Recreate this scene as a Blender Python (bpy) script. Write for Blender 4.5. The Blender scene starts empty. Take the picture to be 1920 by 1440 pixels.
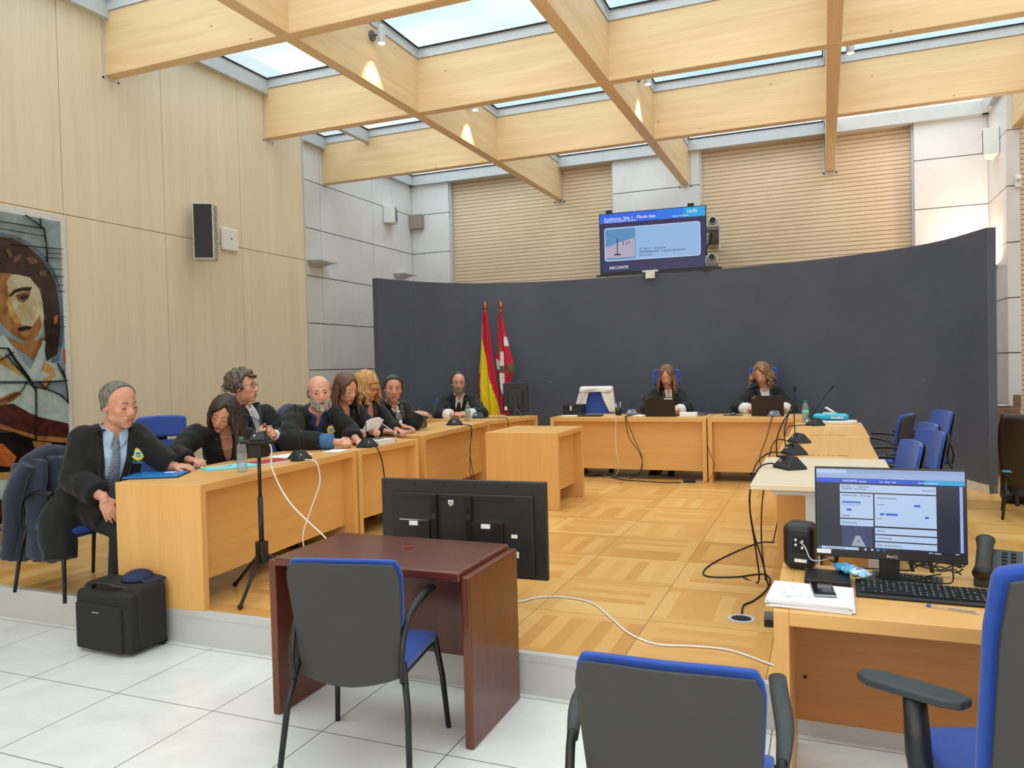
import bpy, bmesh, math, random
import numpy as np
from mathutils import Vector, Matrix, noise, Euler
from mathutils.bvhtree import BVHTree
random.seed(7); np.random.seed(7)
SC = bpy.context.scene
COL = SC.collection
# ------------------------------------------------------------------ camera
cam_d = bpy.data.cameras.new('camera'); cam = bpy.data.objects.new('camera', cam_d); COL.objects.link(cam)
FPX = 1440.0
def _cam_axes():
    d1 = np.array([1545-960, 673-720, FPX]); d1 = d1/np.linalg.norm(d1)
    v2 = np.array([-2557-960, 773-720, FPX]); v2 = v2/np.linalg.norm(v2)
    v2 = v2-d1*(v2@d1); v2 = v2/np.linalg.norm(v2)
    X = -v2; Y = d1; Z = np.cross(X, Y)
    return np.array([X, Y, Z])
RW = _cam_axes()
m = Matrix.Identity(4)
for i in range(3):
    m[i][0] = RW[i][0]; m[i][1] = -RW[i][1]; m[i][2] = -RW[i][2]
m[2][3] = 1.6
cam.matrix_world = m
cam_d.sensor_width = 36.0; cam_d.lens = FPX/1920*36; cam_d.clip_start = 0.05; cam_d.clip_end = 200
SC.camera = cam
# ------------------------------------------------------------------ colour management
SC.view_settings.view_transform = 'Standard'; SC.view_settings.look = 'None'
SC.view_settings.gamma = 1.0; SC.view_settings.use_curve_mapping = False
SC.view_settings.exposure = 0.0
SC.cycles.use_denoising = True
SC.cycles.max_bounces = 7; SC.cycles.diffuse_bounces = 4; SC.cycles.transparent_max_bounces = 12
SC.cycles.sample_clamp_indirect = 6.0
# ------------------------------------------------------------------ node helpers
def srgb(r, g, b):
    f = lambda c: (c/255)/12.92 if c/255 <= .04045 else ((c/255+.055)/1.055)**2.4
    return (f(r), f(g), f(b), 1.0)
class NT:
    def __init__(s, tree): s.t = tree; s.n = tree.nodes; s.l = tree.links
    def node(s, typ, ins=None, **kw):
        nd = s.n.new(typ)
        for k, v in kw.items(): setattr(nd, k, v)
        for k, v in (ins or {}).items(): s.set(nd, k, v)
        return nd
    def set(s, nd, k, v):
        if isinstance(v, bpy.types.NodeSocket): s.l.new(v, nd.inputs[k])
        else: nd.inputs[k].default_value = v
    def math(s, op, a, b=None, c=None, clamp=False):
        nd = s.n.new('ShaderNodeMath'); nd.operation = op; nd.use_clamp = clamp
        s.set(nd, 0, a)
        if b is not None: s.set(nd, 1, b)
        if c is not None: s.set(nd, 2, c)
        return nd.outputs[0]
    def mix(s, f, a, b, blend='MIX'):
        nd = s.n.new('ShaderNodeMix'); nd.data_type = 'RGBA'; nd.blend_type = blend
        s.set(nd, 0, f); s.set(nd, 6, a); s.set(nd, 7, b); return nd.outputs[2]
    def ramp(s, f, stops):
        nd = s.n.new('ShaderNodeValToRGB'); e = nd.color_ramp.elements
        while len(e) < len(stops): e.new(.5)
        for i, (p, c) in enumerate(stops):
            e[i].position = p; e[i].color = c if len(c) == 4 else (*c, 1)
        s.set(nd, 0, f); return nd.outputs[0]
    def coord(s, which='Object', scale=(1, 1, 1), rot=(0, 0, 0), loc=(0, 0, 0)):
        tc = s.n.new('ShaderNodeTexCoord'); mp = s.n.new('ShaderNodeMapping')
        s.l.new(tc.outputs[which], mp.inputs[0])
        mp.inputs['Scale'].default_value = scale; mp.inputs['Rotation'].default_value = rot; mp.inputs['Location'].default_value = loc
        return mp.outputs[0]
    def noise(s, v, scale, detail=3, rough=.55, dist=0):
        nd = s.node('ShaderNodeTexNoise', {'Vector': v, 'Scale': scale, 'Detail': detail, 'Roughness': rough, 'Distortion': dist})
        return nd.outputs['Fac']
def newmat(name):
    mt = bpy.data.materials.new(name); mt.use_nodes = True
    nt = NT(mt.node_tree); b = nt.n['Principled BSDF']
    return mt, nt, b
MATS = {}
def plain(name, col, rough=.6, metal=0, spec=.5, var=.06, nscale=18, bump=0, bscale=150, sheen=0, coat=0):
    """procedural material: base colour with a faint noise variation"""
    if name in MATS: return MATS[name]
    mt, nt, b = newmat(name)
    v = nt.coord('Object')
    n = nt.noise(v, nscale, 2)
    c = srgb(*col)
    dk = tuple(x*(1-var) for x in c[:3])+(1,); lt = tuple(min(1, x*(1+var)) for x in c[:3])+(1,)
    nt.set(b, 'Base Color', nt.ramp(n, [(.3, dk), (.7, lt)]))
    b.inputs['Roughness'].default_value = rough; b.inputs['Metallic'].default_value = metal
    b.inputs['Specular IOR Level'].default_value = spec
    if sheen: b.inputs['Sheen Weight'].default_value = sheen
    if coat: b.inputs['Coat Weight'].default_value = coat; b.inputs['Coat Roughness'].default_value = .1
    if bump:
        bn = nt.node('ShaderNodeBump', {'Height': nt.noise(v, bscale, 2), 'Strength': bump, 'Distance': .002})
        nt.l.new(bn.outputs[0], b.inputs['Normal'])
    MATS[name] = mt; return mt
def wood(name, c1, c2, axis=0, rough=.4, knots=0, scale=1.0, coat=0, contrast=1.0):
    """grain stretched along one axis (0 x, 1 y, 2 z) of the object's coordinates"""
    if name in MATS: return MATS[name]
    mt, nt, b = newmat(name)
    sc = [9*scale]*3; sc[axis] = .55*scale
    v = nt.coord('Object', scale=sc)
    n1 = nt.noise(v, 1.3, 4, .6, .6)
    sc2 = [60*scale]*3; sc2[axis] = 1.6*scale
    v2 = nt.coord('Object', scale=sc2)
    n2 = nt.noise(v2, 1.0, 3, .6)
    f = nt.math('ADD', nt.math('MULTIPLY', n1, .65), nt.math('MULTIPLY', n2, .35))
    lo, hi = .5-.18/contrast, .5+.18/contrast
    c = nt.ramp(f, [(lo, srgb(*c1)), (hi, srgb(*c2))])
    if knots:
        kv = nt.coord('Object', scale=[(3.2 if i == axis else 8.0)*1.0 for i in range(3)])
        vr = nt.node('ShaderNodeTexVoronoi', {'Vector': kv, 'Scale': 1.0, 'Randomness': 1.0})
        k = nt.math('LESS_THAN', nt.math('ADD', vr.outputs['Distance'], nt.math('MULTIPLY', nt.noise(v2, 3, 2), .03)), .065*knots)
        k = nt.math('MULTIPLY', k, nt.math('LESS_THAN', nt.node('ShaderNodeSeparateColor', {'Color': vr.outputs['Color']}).outputs[0], .85))
        c = nt.mix(nt.math('MULTIPLY', k, .75), c, srgb(132, 84, 40))
    nt.set(b, 'Base Color', c)
    b.inputs['Roughness'].default_value = rough
    if coat: b.inputs['Coat Weight'].default_value = coat; b.inputs['Coat Roughness'].default_value = .15
    MATS[name] = mt; return mt
def emis(name, col, strength=1.0):
    if name in MATS: return MATS[name]
    mt, nt, b = newmat(name)
    b.inputs['Base Color'].default_value = (.01, .01, .01, 1); b.inputs['Roughness'].default_value = .25
    b.inputs['Emission Color'].default_value = srgb(*col); b.inputs['Emission Strength'].default_value = strength
    MATS[name] = mt; return mt
# ------------------------------------------------------------------ sky above the glass roof
w = bpy.data.worlds.new('sky'); SC.world = w; w.use_nodes = True
nt = NT(w.node_tree); bg = nt.n['Background']
v = nt.coord('Generated', scale=(1.6, 1.6, 4.0))
cl = nt.noise(v, 1.7, 3, .5, .3)
skyc = nt.ramp(cl, [(.40, (.50, .77, .88, 1)), (.55, (.76, .92, .98, 1)), (.66, (1.25, 1.22, 1.15, 1))])
nt.set(bg, 'Color', skyc)
bg.inputs['Strength'].default_value = 1.0
def area_light(name, loc, size, size_y, energy, col=(1, 1, 1), rot=(0, 0, 0)):
    d = bpy.data.lights.new(name, 'AREA'); d.shape = 'RECTANGLE'; d.size = size; d.size_y = size_y
    d.energy = energy; d.color = col; o = bpy.data.objects.new(name, d); COL.objects.link(o)
    o.location = loc; o.rotation_euler = rot; return o
sun_d = bpy.data.lights.new('sun', 'SUN'); sun_d.energy = 5.0; sun_d.angle = math.radians(110); sun_d.color = (1, .97, .93)
sun = bpy.data.objects.new('sun', sun_d); COL.objects.link(sun); sun.rotation_euler = (math.radians(14), math.radians(-8), 0)
area_light('fill_behind_camera', (0.5, -3.0, 2.3), 9.0, 3.4, 250, (1, .98, .95), (math.radians(80), 0, 0))  # added fill lamp behind the camera to brighten the room; no entrance is modelled
# ------------------------------------------------------------------ mesh helpers
class G:
    """collects geometry; build() links it as ONE mesh object"""
    def __init__(s): s.V = []; s.F = []; s.M = []
    def add(s, V, F, m=0, mat=None):
        o = len(s.V)
        if mat is not None: V = [tuple(mat @ Vector(v)) for v in V]
        s.V += [tuple(v) for v in V]; s.F += [tuple(i+o for i in f) for f in F]; s.M += [m]*len(F); return s
    def box(s, x0, x1, y0, y1, z0, z1, m=0, mat=None):
        V = [(x, y, z) for z in (z0, z1) for y in (y0, y1) for x in (x0, x1)]
        F = [(0, 2, 3, 1), (4, 5, 7, 6), (0, 1, 5, 4), (2, 6, 7, 3), (0, 4, 6, 2), (1, 3, 7, 5)]
        return s.add(V, F, m, mat)
    def cbox(s, c, d, m=0, mat=None):
        return s.box(c[0]-d[0]/2, c[0]+d[0]/2, c[1]-d[1]/2, c[1]+d[1]/2, c[2]-d[2]/2, c[2]+d[2]/2, m, mat)
    def prism(s, poly, z0, z1, m=0, mat=None):
        n = len(poly); V = [(x, y, z0) for x, y in poly]+[(x, y, z1) for x, y in poly]
        F = [tuple(range(n-1, -1, -1)), tuple(range(n, 2*n))]+[(i, (i+1) % n, n+(i+1) % n, n+i) for i in range(n)]
        return s.add(V, F, m, mat)
    def tube(s, path, r, n=8, m=0, mat=None, closed=False, flat=1.0):
        P = [Vector(p) for p in path]; k = len(P)
        R = r if isinstance(r, (list, tuple)) else [r]*k
        up = None; V = []; F = []
        for i, p in enumerate(P):
            if closed: t = (P[(i+1) % k]-P[i-1])
            else: t = (P[min(i+1, k-1)]-P[max(i-1, 0)])
            t = t.normalized() if t.length > 1e-9 else Vector((0, 0, 1))
            if up is None: up = Vector((0, 0, 1)) if abs(t.z) < .9 else Vector((0, 1, 0))
            a = t.cross(up)
            if a.length < 1e-6: a = t.orthogonal()
            a.normalize(); b = a.cross(t).normalized(); up = b
            for j in range(n):
                th = 2*math.pi*j/n
                V.append(tuple(p+a*math.cos(th)*R[i]+b*math.sin(th)*R[i]*flat))
        for i in range(k if closed else k-1):
            for j in range(n):
                i2 = (i+1) % k
                F.append((i*n+j, i*n+(j+1) % n, i2*n+(j+1) % n, i2*n+j))
        if not closed:
            F.append(tuple(range(n-1, -1, -1))); F.append(tuple(range((k-1)*n, k*n)))
        return s.add(V, F, m, mat)
    def lathe(s, prof, n=20, m=0, mat=None, c=(0, 0, 0), axis='z'):
        V = []; F = []
        for r, z in prof:
            for j in range(n):
                th = 2*math.pi*j/n; p = (r*math.cos(th), r*math.sin(th), z)
                if axis == 'y': p = (p[0], p[2], -p[1])
                if axis == 'x': p = (p[2], p[0], p[1])
                V.append((p[0]+c[0], p[1]+c[1], p[2]+c[2]))
        for i in range(len(prof)-1):
            for j in range(n): F.append((i*n+j, i*n+(j+1) % n, (i+1)*n+(j+1) % n, (i+1)*n+j))
        F.append(tuple(range(n-1, -1, -1))); F.append(tuple(range((len(prof)-1)*n, len(prof)*n)))
        return s.add(V, F, m, mat)
    def ell(s, c, r, n=14, k=9, m=0, mat=None):
        prof = [(math.sin(math.pi*(i+.02)/(k-1+.04)), -math.cos(math.pi*(i+.02)/(k-1+.04))) for i in range(k)]
        M = Matrix.Translation(c) @ Matrix.Diagonal((*r, 1))
        if mat is not None: M = mat @ M
        return s.lathe(prof, n, m, M)
    def grid(s, fn, nu, nv, m=0, thick=0, mat=None):
        """surface fn(u,v)->point; thick gives real thickness along the normal"""
        P = [[Vector(fn(i/nu, j/nv)) for j in range(nv+1)] for i in range(nu+1)]
        W = nv+1; V = [tuple(P[i][j]) for i in range(nu+1) for j in range(W)]
        F = [(i*W+j, (i+1)*W+j, (i+1)*W+j+1, i*W+j+1) for i in range(nu) for j in range(nv)]
        if thick:
            N = []
            for i in range(nu+1):
                for j in range(W):
                    a = P[min(i+1, nu)][j]-P[max(i-1, 0)][j]; b = P[i][min(j+1, nv)]-P[i][max(j-1, 0)]
                    c = a.cross(b); N.append(c.normalized() if c.length > 1e-12 else Vector((0, 0, 1)))
            o = len(V); V += [tuple(Vector(V[i])-N[i]*thick) for i in range(o)]
            F += [tuple(reversed([o+q for q in f])) for f in F[:nu*nv]]
            edge = [i*W for i in range(nu+1)]+[nu*W+j for j in range(1, W)]+[i*W+nv for i in range(nu-1, -1, -1)]+[j for j in range(nv-1, 0, -1)]
            for q in range(len(edge)):
                a, b = edge[q], edge[(q+1) % len(edge)]; F.append((b, a, a+o, b+o))
        return s.add(V, F, m, mat)
    def build(s, name, mats, parent=None, smooth=False, bevel=0, seg=2, sub=0, loc=None, fix=True):
        me = bpy.data.meshes.new(name); me.from_pydata(s.V, [], s.F)
        if not isinstance(mats, (list, tuple)): mats = [mats]
        for mt in mats: me.materials.append(mt)
        if len(mats) > 1: me.polygons.foreach_set('material_index', s.M)
        if fix:
            bm = bmesh.new(); bm.from_mesh(me); bmesh.ops.recalc_face_normals(bm, faces=bm.faces); bm.to_mesh(me); bm.free()
        if smooth: me.polygons.foreach_set('use_smooth', [True]*len(me.polygons))
        me.update()
        o = bpy.data.objects.new(name, me); COL.objects.link(o)
        if parent: o.parent = parent
        if loc: o.location = loc
        if bevel:
            b = o.modifiers.new('b', 'BEVEL'); b.width = bevel; b.segments = seg; b.limit_method = 'ANGLE'; b.angle_limit = math.radians(35)
            if smooth or bevel > .008: me.polygons.foreach_set('use_smooth', [True]*len(me.polygons))
            b.harden_normals = True if (smooth or bevel > .008) else False
        if sub:
            q = o.modifiers.new('s', 'SUBSURF'); q.levels = sub; q.render_levels = sub
        return o
def thing(name, label, cat, loc=(0, 0, 0), rz=0, group=None):
    o = bpy.data.objects.new(name, None); o.empty_display_size = .1; COL.objects.link(o)
    o.location = loc; o.rotation_euler = (0, 0, rz); o['label'] = label; o['category'] = cat
    if group: o['group'] = group
    return o
def tag(o, label, cat, group=None, kind=None):
    o['label'] = label; o['category'] = cat
    if group: o['group'] = group
    if kind: o['kind'] = kind
    return o
def struct(o):
    o['kind'] = 'structure'; return o
def copy_tree(src, parent=None):
    c = src.copy(); COL.objects.link(c)
    if parent is not None: c.parent = parent
    for ch in [x for x in KIDS(src)]: copy_tree(ch, c)
    return c
def KIDS(o): return [x for x in list(bpy.data.objects) if x.parent == o]
def bez(pts, n=12):
    """Catmull-Rom through points"""
    P = [Vector(p) for p in pts]; P = [2*P[0]-P[1]]+P+[2*P[-1]-P[-2]]; out = []
    for i in range(1, len(P)-2):
        for q in range(n):
            t = q/n; a, b, c, d = P[i-1], P[i], P[i+1], P[i+2]
            out.append(.5*((2*b)+(c-a)*t+(2*a-5*b+4*c-d)*t*t+(3*b-a-3*c+d)*t**3))
    out.append(P[-2]); return [tuple(p) for p in out]
def text_mesh(name, body, size, mat4, mt, parent=None, align='LEFT', extrude=.0004, bold=0, sx=1.0):
    cu = bpy.data.curves.new(name, 'FONT'); cu.body = body; cu.size = size; cu.align_x = align; cu.extrude = extrude; cu.offset = bold
    cu.resolution_u = 3
    t = bpy.data.objects.new(name+'_t', cu); COL.objects.link(t)
    bpy.context.view_layer.update()
    me = bpy.data.meshes.new_from_object(t.evaluated_get(bpy.context.evaluated_depsgraph_get()))
    bpy.data.objects.remove(t); bpy.data.curves.remove(cu)
    me.transform(mat4 @ Matrix.Diagonal((sx, 1, 1, 1))); me.materials.clear(); me.materials.append(mt)
    o = bpy.data.objects.new(name, me); COL.objects.link(o); o.parent = parent
    return o
def frame_mat(o, x, y):
    """matrix with origin o, local x and y directions"""
    x = Vector(x).normalized(); y = Vector(y).normalized(); z = x.cross(y).normalized(); y = z.cross(x)
    M = Matrix.Identity(4)
    for i in range(3): M[i][0] = x[i]; M[i][1] = y[i]; M[i][2] = z[i]; M[i][3] = o[i]
    return M
# ================================================================== SETTING
# ---- materials
M_BEAM = wood('pine_beam', (219, 184, 134), (237, 208, 164), axis=0, rough=.5, knots=1.0, contrast=1.0)
M_BEAMY = wood('pine_beam_long', (219, 184, 134), (237, 208, 164), axis=1, rough=.5, knots=1.0, contrast=1.0)
M_MAPLE = wood('maple_panel', (214, 200, 172), (229, 217, 191), axis=2, rough=.38, scale=.55, contrast=.8)
M_DESK = wood('beech_desk', (216, 160, 88), (234, 184, 116), axis=2, rough=.36, scale=.8, contrast=.7)
M_DESKX = wood('beech_desk_x', (216, 160, 88), (234, 184, 116), axis=0, rough=.36, scale=.8, contrast=.7)
M_DESKY = wood('beech_desk_y', (216, 160, 88), (234, 184, 116), axis=1, rough=.36, scale=.8, contrast=.7)
M_PALE = wood('pale_laminate', (228, 208, 178), (236, 218, 192), axis=0, rough=.35, contrast=.5)
M_RED = wood('mahogany', (76, 32, 20), (106, 50, 33), axis=0, rough=.25, scale=1.1, coat=.3)
M_REDZ = wood('mahogany_z', (76, 34, 18), (110, 52, 28), axis=2, rough=.3, scale=1.0, coat=.2)
M_ALU = plain('brushed_aluminium', (196, 198, 200), .45, .1, var=.03)
M_WHITE = plain('white_paint', (232, 232, 230), .5, var=.02)
M_BLACKM = plain('black_metal', (26, 27, 29), .38, .2)
M_BLACKP = plain('black_plastic', (24, 24, 26), .42)
M_RUBBER = plain('rubber', (18, 18, 18), .8)
M_GAP = plain('dark_gap', (30, 28, 26), .9)
M_WHITEP = plain('white_plastic', (228, 228, 226), .35, var=.02)
M_GREYP = plain('grey_plastic', (96, 100, 106), .45)
M_CHROME = plain('chrome', (200, 200, 205), .2, 1.0, var=.02)
M_PAPER = plain('paper', (236, 236, 238), .8, var=.02)
def mat_stone():
    mt, nt, b = newmat('white_marble')
    v = nt.coord('Object')
    n = nt.noise(v, 1.1, 5, .6, 1.2)
    vein = nt.math('ABSOLUTE', nt.math('SUBTRACT', nt.noise(nt.coord('Object', scale=(1, .6, 1.3), rot=(.5, .3, 0)), 1.4, 6, .62, .9), .5))
    vm = nt.math('MULTIPLY', nt.math('LESS_THAN', vein, .004), nt.math('GREATER_THAN', nt.noise(v, 1.9, 1), .54))
    c = nt.ramp(n, [(.3, srgb(214, 213, 214)), (.7, srgb(226, 224, 224))])
    c = nt.mix(nt.math('MULTIPLY', vm, .16), c, srgb(160, 158, 158))
    nt.set(b, 'Base Color', c); b.inputs['Roughness'].default_value = .28; b.inputs['Specular IOR Level'].default_value = .4
    return mt
M_STONE = mat_stone()
def mat_tile():
    mt, nt, b = newmat('white_floor_tile')
    tc = nt.node('ShaderNodeTexCoord'); sp = nt.node('ShaderNodeSeparateXYZ', {0: tc.outputs['Object']})
    def joint(s, off, step):
        f = nt.math('FRACT', nt.math('DIVIDE', nt.math('SUBTRACT', s, off), step))
        return nt.math('LESS_THAN', nt.math('ABSOLUTE', nt.math('SUBTRACT', f, .5)), .5-.0028/step)
    j = nt.math('MULTIPLY', joint(sp.outputs[0], -3.95-31, .62), joint(sp.outputs[1], 2.795-31, .62))
    v = nt.coord('Object'); n = nt.noise(v, 2.2, 5, .65, 1.0)
    c = nt.ramp(n, [(.3, srgb(214, 214, 212)), (.65, srgb(228, 228, 226))])
    nt.set(b, 'Base Color', nt.mix(j, srgb(120, 118, 114), c))
    b.inputs['Roughness'].default_value = .22; b.inputs['Specular IOR Level'].default_value = .5
    return mt
def mat_parquet():
    """square parquet panels: frame strips round an inner field of strips that alternates direction"""
    mt, nt, b = newmat('oak_parquet')
    tc = nt.node('ShaderNodeTexCoord'); sp = nt.node('ShaderNodeSeparateXYZ', {0: tc.outputs['Object']})
    S = .65
    ux = nt.math('DIVIDE', nt.math('ADD', sp.outputs[0], .905+65), S); uy = nt.math('DIVIDE', nt.math('ADD', sp.outputs[1], -4.765+65), S)
    ix = nt.math('FLOOR', ux); iy = nt.math('FLOOR', uy); fx = nt.math('FRACT', ux); fy = nt.math('FRACT', uy)
    chk = nt.math('FLOORED_MODULO', nt.math('ADD', ix, iy), 2)
    # swap x/y on odd cells
    def sel(a, bb): return nt.math('ADD', nt.math('MULTIPLY', a, nt.math('SUBTRACT', 1, chk)), nt.math('MULTIPLY', bb, chk))
    A = sel(fx, fy); B = sel(fy, fx)          # strips run along A, stacked in B
    row = nt.math('FLOOR', nt.math('MULTIPLY', B, 8))
    endA = nt.math('LESS_THAN', nt.math('ABSOLUTE', nt.math('SUBTRACT', A, .5)), .375)     # 1 = inner field
    coln = nt.math('FLOOR', nt.math('MULTIPLY', A, 8))
    sid = nt.math('ADD', nt.math('MULTIPLY', endA, nt.math('ADD', row, 20)), nt.math('MULTIPLY', nt.math('SUBTRACT', 1, endA), coln))
    cv = nt.node('ShaderNodeCombineXYZ', {0: ix, 1: iy, 2: sid})
    wn = nt.node('ShaderNodeTexWhiteNoise', {'Vector': cv.outputs[0]}, noise_dimensions='3D')
    wc = nt.node('ShaderNodeTexWhiteNoise', {'Vector': nt.node('ShaderNodeCombineXYZ', {0: ix, 1: iy, 2: 5.5}).outputs[0]}, noise_dimensions='3D')
    tone = nt.math('ADD', nt.math('MULTIPLY', wn.outputs[0], .62), nt.math('MULTIPLY', wc.outputs[0], .38))
    # grain
    ga = nt.noise(nt.coord('Object', scale=(3, 30, 3)), 2.0, 4, .6, .4); gb = nt.noise(nt.coord('Object', scale=(30, 3, 3)), 2.0, 4, .6, .4)
    gdir = nt.math('ADD', nt.math('MULTIPLY', endA, chk), nt.math('MULTIPLY', nt.math('SUBTRACT', 1, endA), nt.math('SUBTRACT', 1, chk)))
    g = nt.math('ADD', nt.math('MULTIPLY', ga, nt.math('SUBTRACT', 1, gdir)), nt.math('MULTIPLY', gb, gdir))
    c = nt.ramp(nt.math('ADD', nt.math('MULTIPLY', tone, .72), nt.math('MULTIPLY', g, .28)),
                [(.2, srgb(200, 144, 74)), (.5, srgb(214, 162, 90)), (.8, srgb(226, 182, 112))])
    ed = nt.math('MINIMUM', nt.math('MINIMUM', fx, nt.math('SUBTRACT', 1, fx)), nt.math('MINIMUM', fy, nt.math('SUBTRACT', 1, fy)))
    c = nt.mix(nt.math('MULTIPLY', nt.math('LESS_THAN', ed, .0035), .7), c, srgb(96, 58, 24))
    nt.set(b, 'Base Color', c); b.inputs['Roughness'].default_value = .3; b.inputs['Specular IOR Level'].default_value = .45
    return mt
def mat_slate():
    mt, nt, b = newmat('slate_paint')
    v = nt.coord('Object'); n = nt.noise(v, 1.6, 4, .6)
    c = nt.ramp(n, [(.3, srgb(80, 85, 99)), (.7, srgb(88, 93, 107))])
    sp = nt.node('ShaderNodeSeparateXYZ', {0: v})
    band = nt.math('LESS_THAN', nt.math('ABSOLUTE', nt.math('SUBTRACT', sp.outputs[2], 1.33)), .03)
    vr = nt.node('ShaderNodeTexVoronoi', {'Vector': nt.coord('Object', scale=(1, 1, 2.2)), 'Scale': 7.5})
    chip = nt.math('LESS_THAN', nt.math('ADD', vr.outputs['Distance'], nt.math('MULTIPLY', nt.noise(v, 60, 2), .05)), .085)
    chip = nt.math('MULTIPLY', nt.math('MULTIPLY', chip, band), nt.math('GREATER_THAN', nt.noise(v, 1.3, 1), .47))
    c = nt.mix(chip, c, srgb(205, 205, 200))
    nt.set(b, 'Base Color', c); b.inputs['Roughness'].default_value = .45; b.inputs['Specular IOR Level'].default_value = .35
    return mt
def mat_glass_roof():
    mt, nt, b = newmat('frosted_roof_glass')
    out = nt.n['Material Output']; nt.n.remove(b)
    tr = nt.node('ShaderNodeBsdfTransparent', {'Color': (.92, .97, 1, 1)})
    gl = nt.node('ShaderNodeBsdfGlossy', {'Roughness': .1, 'Color': (.9, .95, 1, 1)})
    tl = nt.node('ShaderNodeBsdfTranslucent', {'Color': (.9, .96, 1, 1)})
    m1 = nt.node('ShaderNodeMixShader', {0: .08, 1: tr.outputs[0], 2: tl.outputs[0]})
    m2 = nt.node('ShaderNodeMixShader', {0: .05, 1: m1.outputs[0], 2: gl.outputs[0]})
    nt.l.new(m2.outputs[0], out.inputs[0]); return mt
M_TILE = mat_tile(); M_PARQ = mat_parquet(); M_SLATE = mat_slate(); M_ROOF = mat_glass_roof()
M_RISER = plain('step_riser_metal', (198, 199, 198), .45, .1, var=.03, nscale=3)
M_GROOVE = wood('slat_oak', (218, 192, 160), (230, 206, 176), axis=0, rough=.5, contrast=.6)
# ---- floors
XL, XR, YB, Y0 = -5.985, 6.0, 12.0, -3.2
RY = 3.456
struct(G().box(XL-.9, XR, Y0, RY+.3, -.1, 0).build('floor', M_TILE))
g = G(); g.box(XL-.9, XR, RY+.035, YB+.1, .1, .2, 0); struct(g.build('floor_platform', M_PARQ))
g = G(); g.box(XL-.0, XR, RY, RY+.034, .0, .197, 0); g.box(XL, XR, RY-.004, RY+.036, .165, .2015, 0)
struct(g.build('trim_1', M_RISER))
# ---- left wall, maple panels with open joints
SEAM = [ -3.2, -2.0, -.9, .2, 1.3, 2.4, 3.55, 4.665, 5.76, 6.83, 7.955]
g = G(); g.box(XL-.16, XL-.02, Y0, 7.955, 0, 4.9, 1)
for a, c in zip(SEAM[:-1], SEAM[1:]):
    for z0, z1 in ((.0, 2.988), (2.994, 4.86)):
        g.box(XL-.02, XL, a+.003, c-.003, z0, z1, 0)
g.box(-6.76, XL-.16, 7.80, 7.955, 0, 4.9, 0)
struct(g.build('wall_left', [M_MAPLE, M_GAP]))
g = G(); g.box(XL-.03, XL+.008, 7.955, 7.975, .2, 4.86); struct(g.build('trim_2', M_ALU))
# ---- recessed stone wall on the left and stone / slatted back wall
XS = -6.72
SZ = [.2, .94, 1.62, 2.286, 2.954, 3.628, 4.30, 4.86]
def stone_x(g, x, y0, y1, ys, thick=.03, sgn=-1):
    """stone facing on a plane x=const, thickness behind it"""
    xs = sorted((x, x+sgn*thick))
    cuts = [y0]+[q for q in ys if y0 < q < y1]+[y1]
    for a, c in zip(cuts[:-1], cuts[1:]):
        for z0, z1 in zip(SZ[:-1], SZ[1:]):
            g.box(xs[0], xs[1], a+.004, c-.004, z0+.006, z1-.006, 0)
def stone_y(g, y, x0, x1, xsn=(), thick=.03):
    cuts = [x0]+[q for q in xsn if x0 < q < x1]+[x1]
    for a, c in zip(cuts[:-1], cuts[1:]):
        for z0, z1 in zip(SZ[:-1], SZ[1:]):
            g.box(a+.002, c-.002, y, y+thick, z0+.006, z1-.006, 0)
g = G(); g.box(XS-.15, XS-.03, 7.9, YB+.3, 0, 5, 1); stone_x(g, XS, 7.96, YB, [7.96, 9.32, 10.72])
struct(g.build('wall_left_stone', [M_STONE, M_GAP]))
PIL = [(-6.72, -5.99), (-3.07, -1.72), (1.19, 2.07)]
g = G(); g.box(XS-.15, 2.3, YB+.26, YB+.4, 0, 5, 1)
for a, c in PIL:
    stone_y(g, YB, a, c)
    g.box(a+.001, c-.001, YB+.03, YB+.27, .2, 4.86, 1)
    for q, s in ((a, 1), (c, -1)):
        if q in (-6.72, 2.07): continue
        for z0, z1 in zip(SZ[:-1], SZ[1:]): g.box(min(q, q+s*.02), max(q, q+s*.02), YB+.002, YB+.16, z0+.006, z1-.006, 0)
struct(g.build('wall_back', [M_STONE, M_GAP]))
g = G()
for a, c in ((-5.99, -3.07), (-1.72, 1.19)):
    z = .2
    while z < 4.82:
        g.box(a+.03, c-.03, YB+.14, YB+.165, z, z+.053, 0); z += .0605
    g.box(a+.0, c, YB+.17, YB+.2, .2, 4.86, 1)
struct(g.build('wall_back_slats', [M_GROOVE, plain('slat_gap', (120, 88, 60), .9)]))
g = G()
for q in (-5.99, -3.10, -1.72, 1.16): g.box(q, q+.03, YB+.05, YB+.15, .2, 4.84)
struct(g.build('trim_3', M_ALU))
# ---- right stone column and slatted wall beyond it
g = G(); stone_x(g, 2.07, 10.91, YB, [], .03, 1); stone_y(g, 10.90, 2.07, 2.21); g.box(2.10, 2.195, 10.94, YB+.2, 0, 5, 1)
struct(g.build('wall_right_column', [M_STONE, M_GAP]))
g = G(); z = .2
while z < 4.8: g.box(2.215, XR, 10.95, 10.975, z, z+.053, 0); z += .0605
g.box(2.2, XR, 10.98, 11.1, 0, 5, 1)
struct(g.build('wall_right_slats', [M_GROOVE, plain('slat_gap', (120, 88, 60), .9)]))
struct(G().box(XR, XR+.1, Y0, 11.1, 0, 5.2).build('wall_right', M_WHITE))
struct(G().box(XL-.9, XR+.1, Y0-.1, Y0, 0, 5.2).build('wall_front', M_MAPLE))
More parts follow.
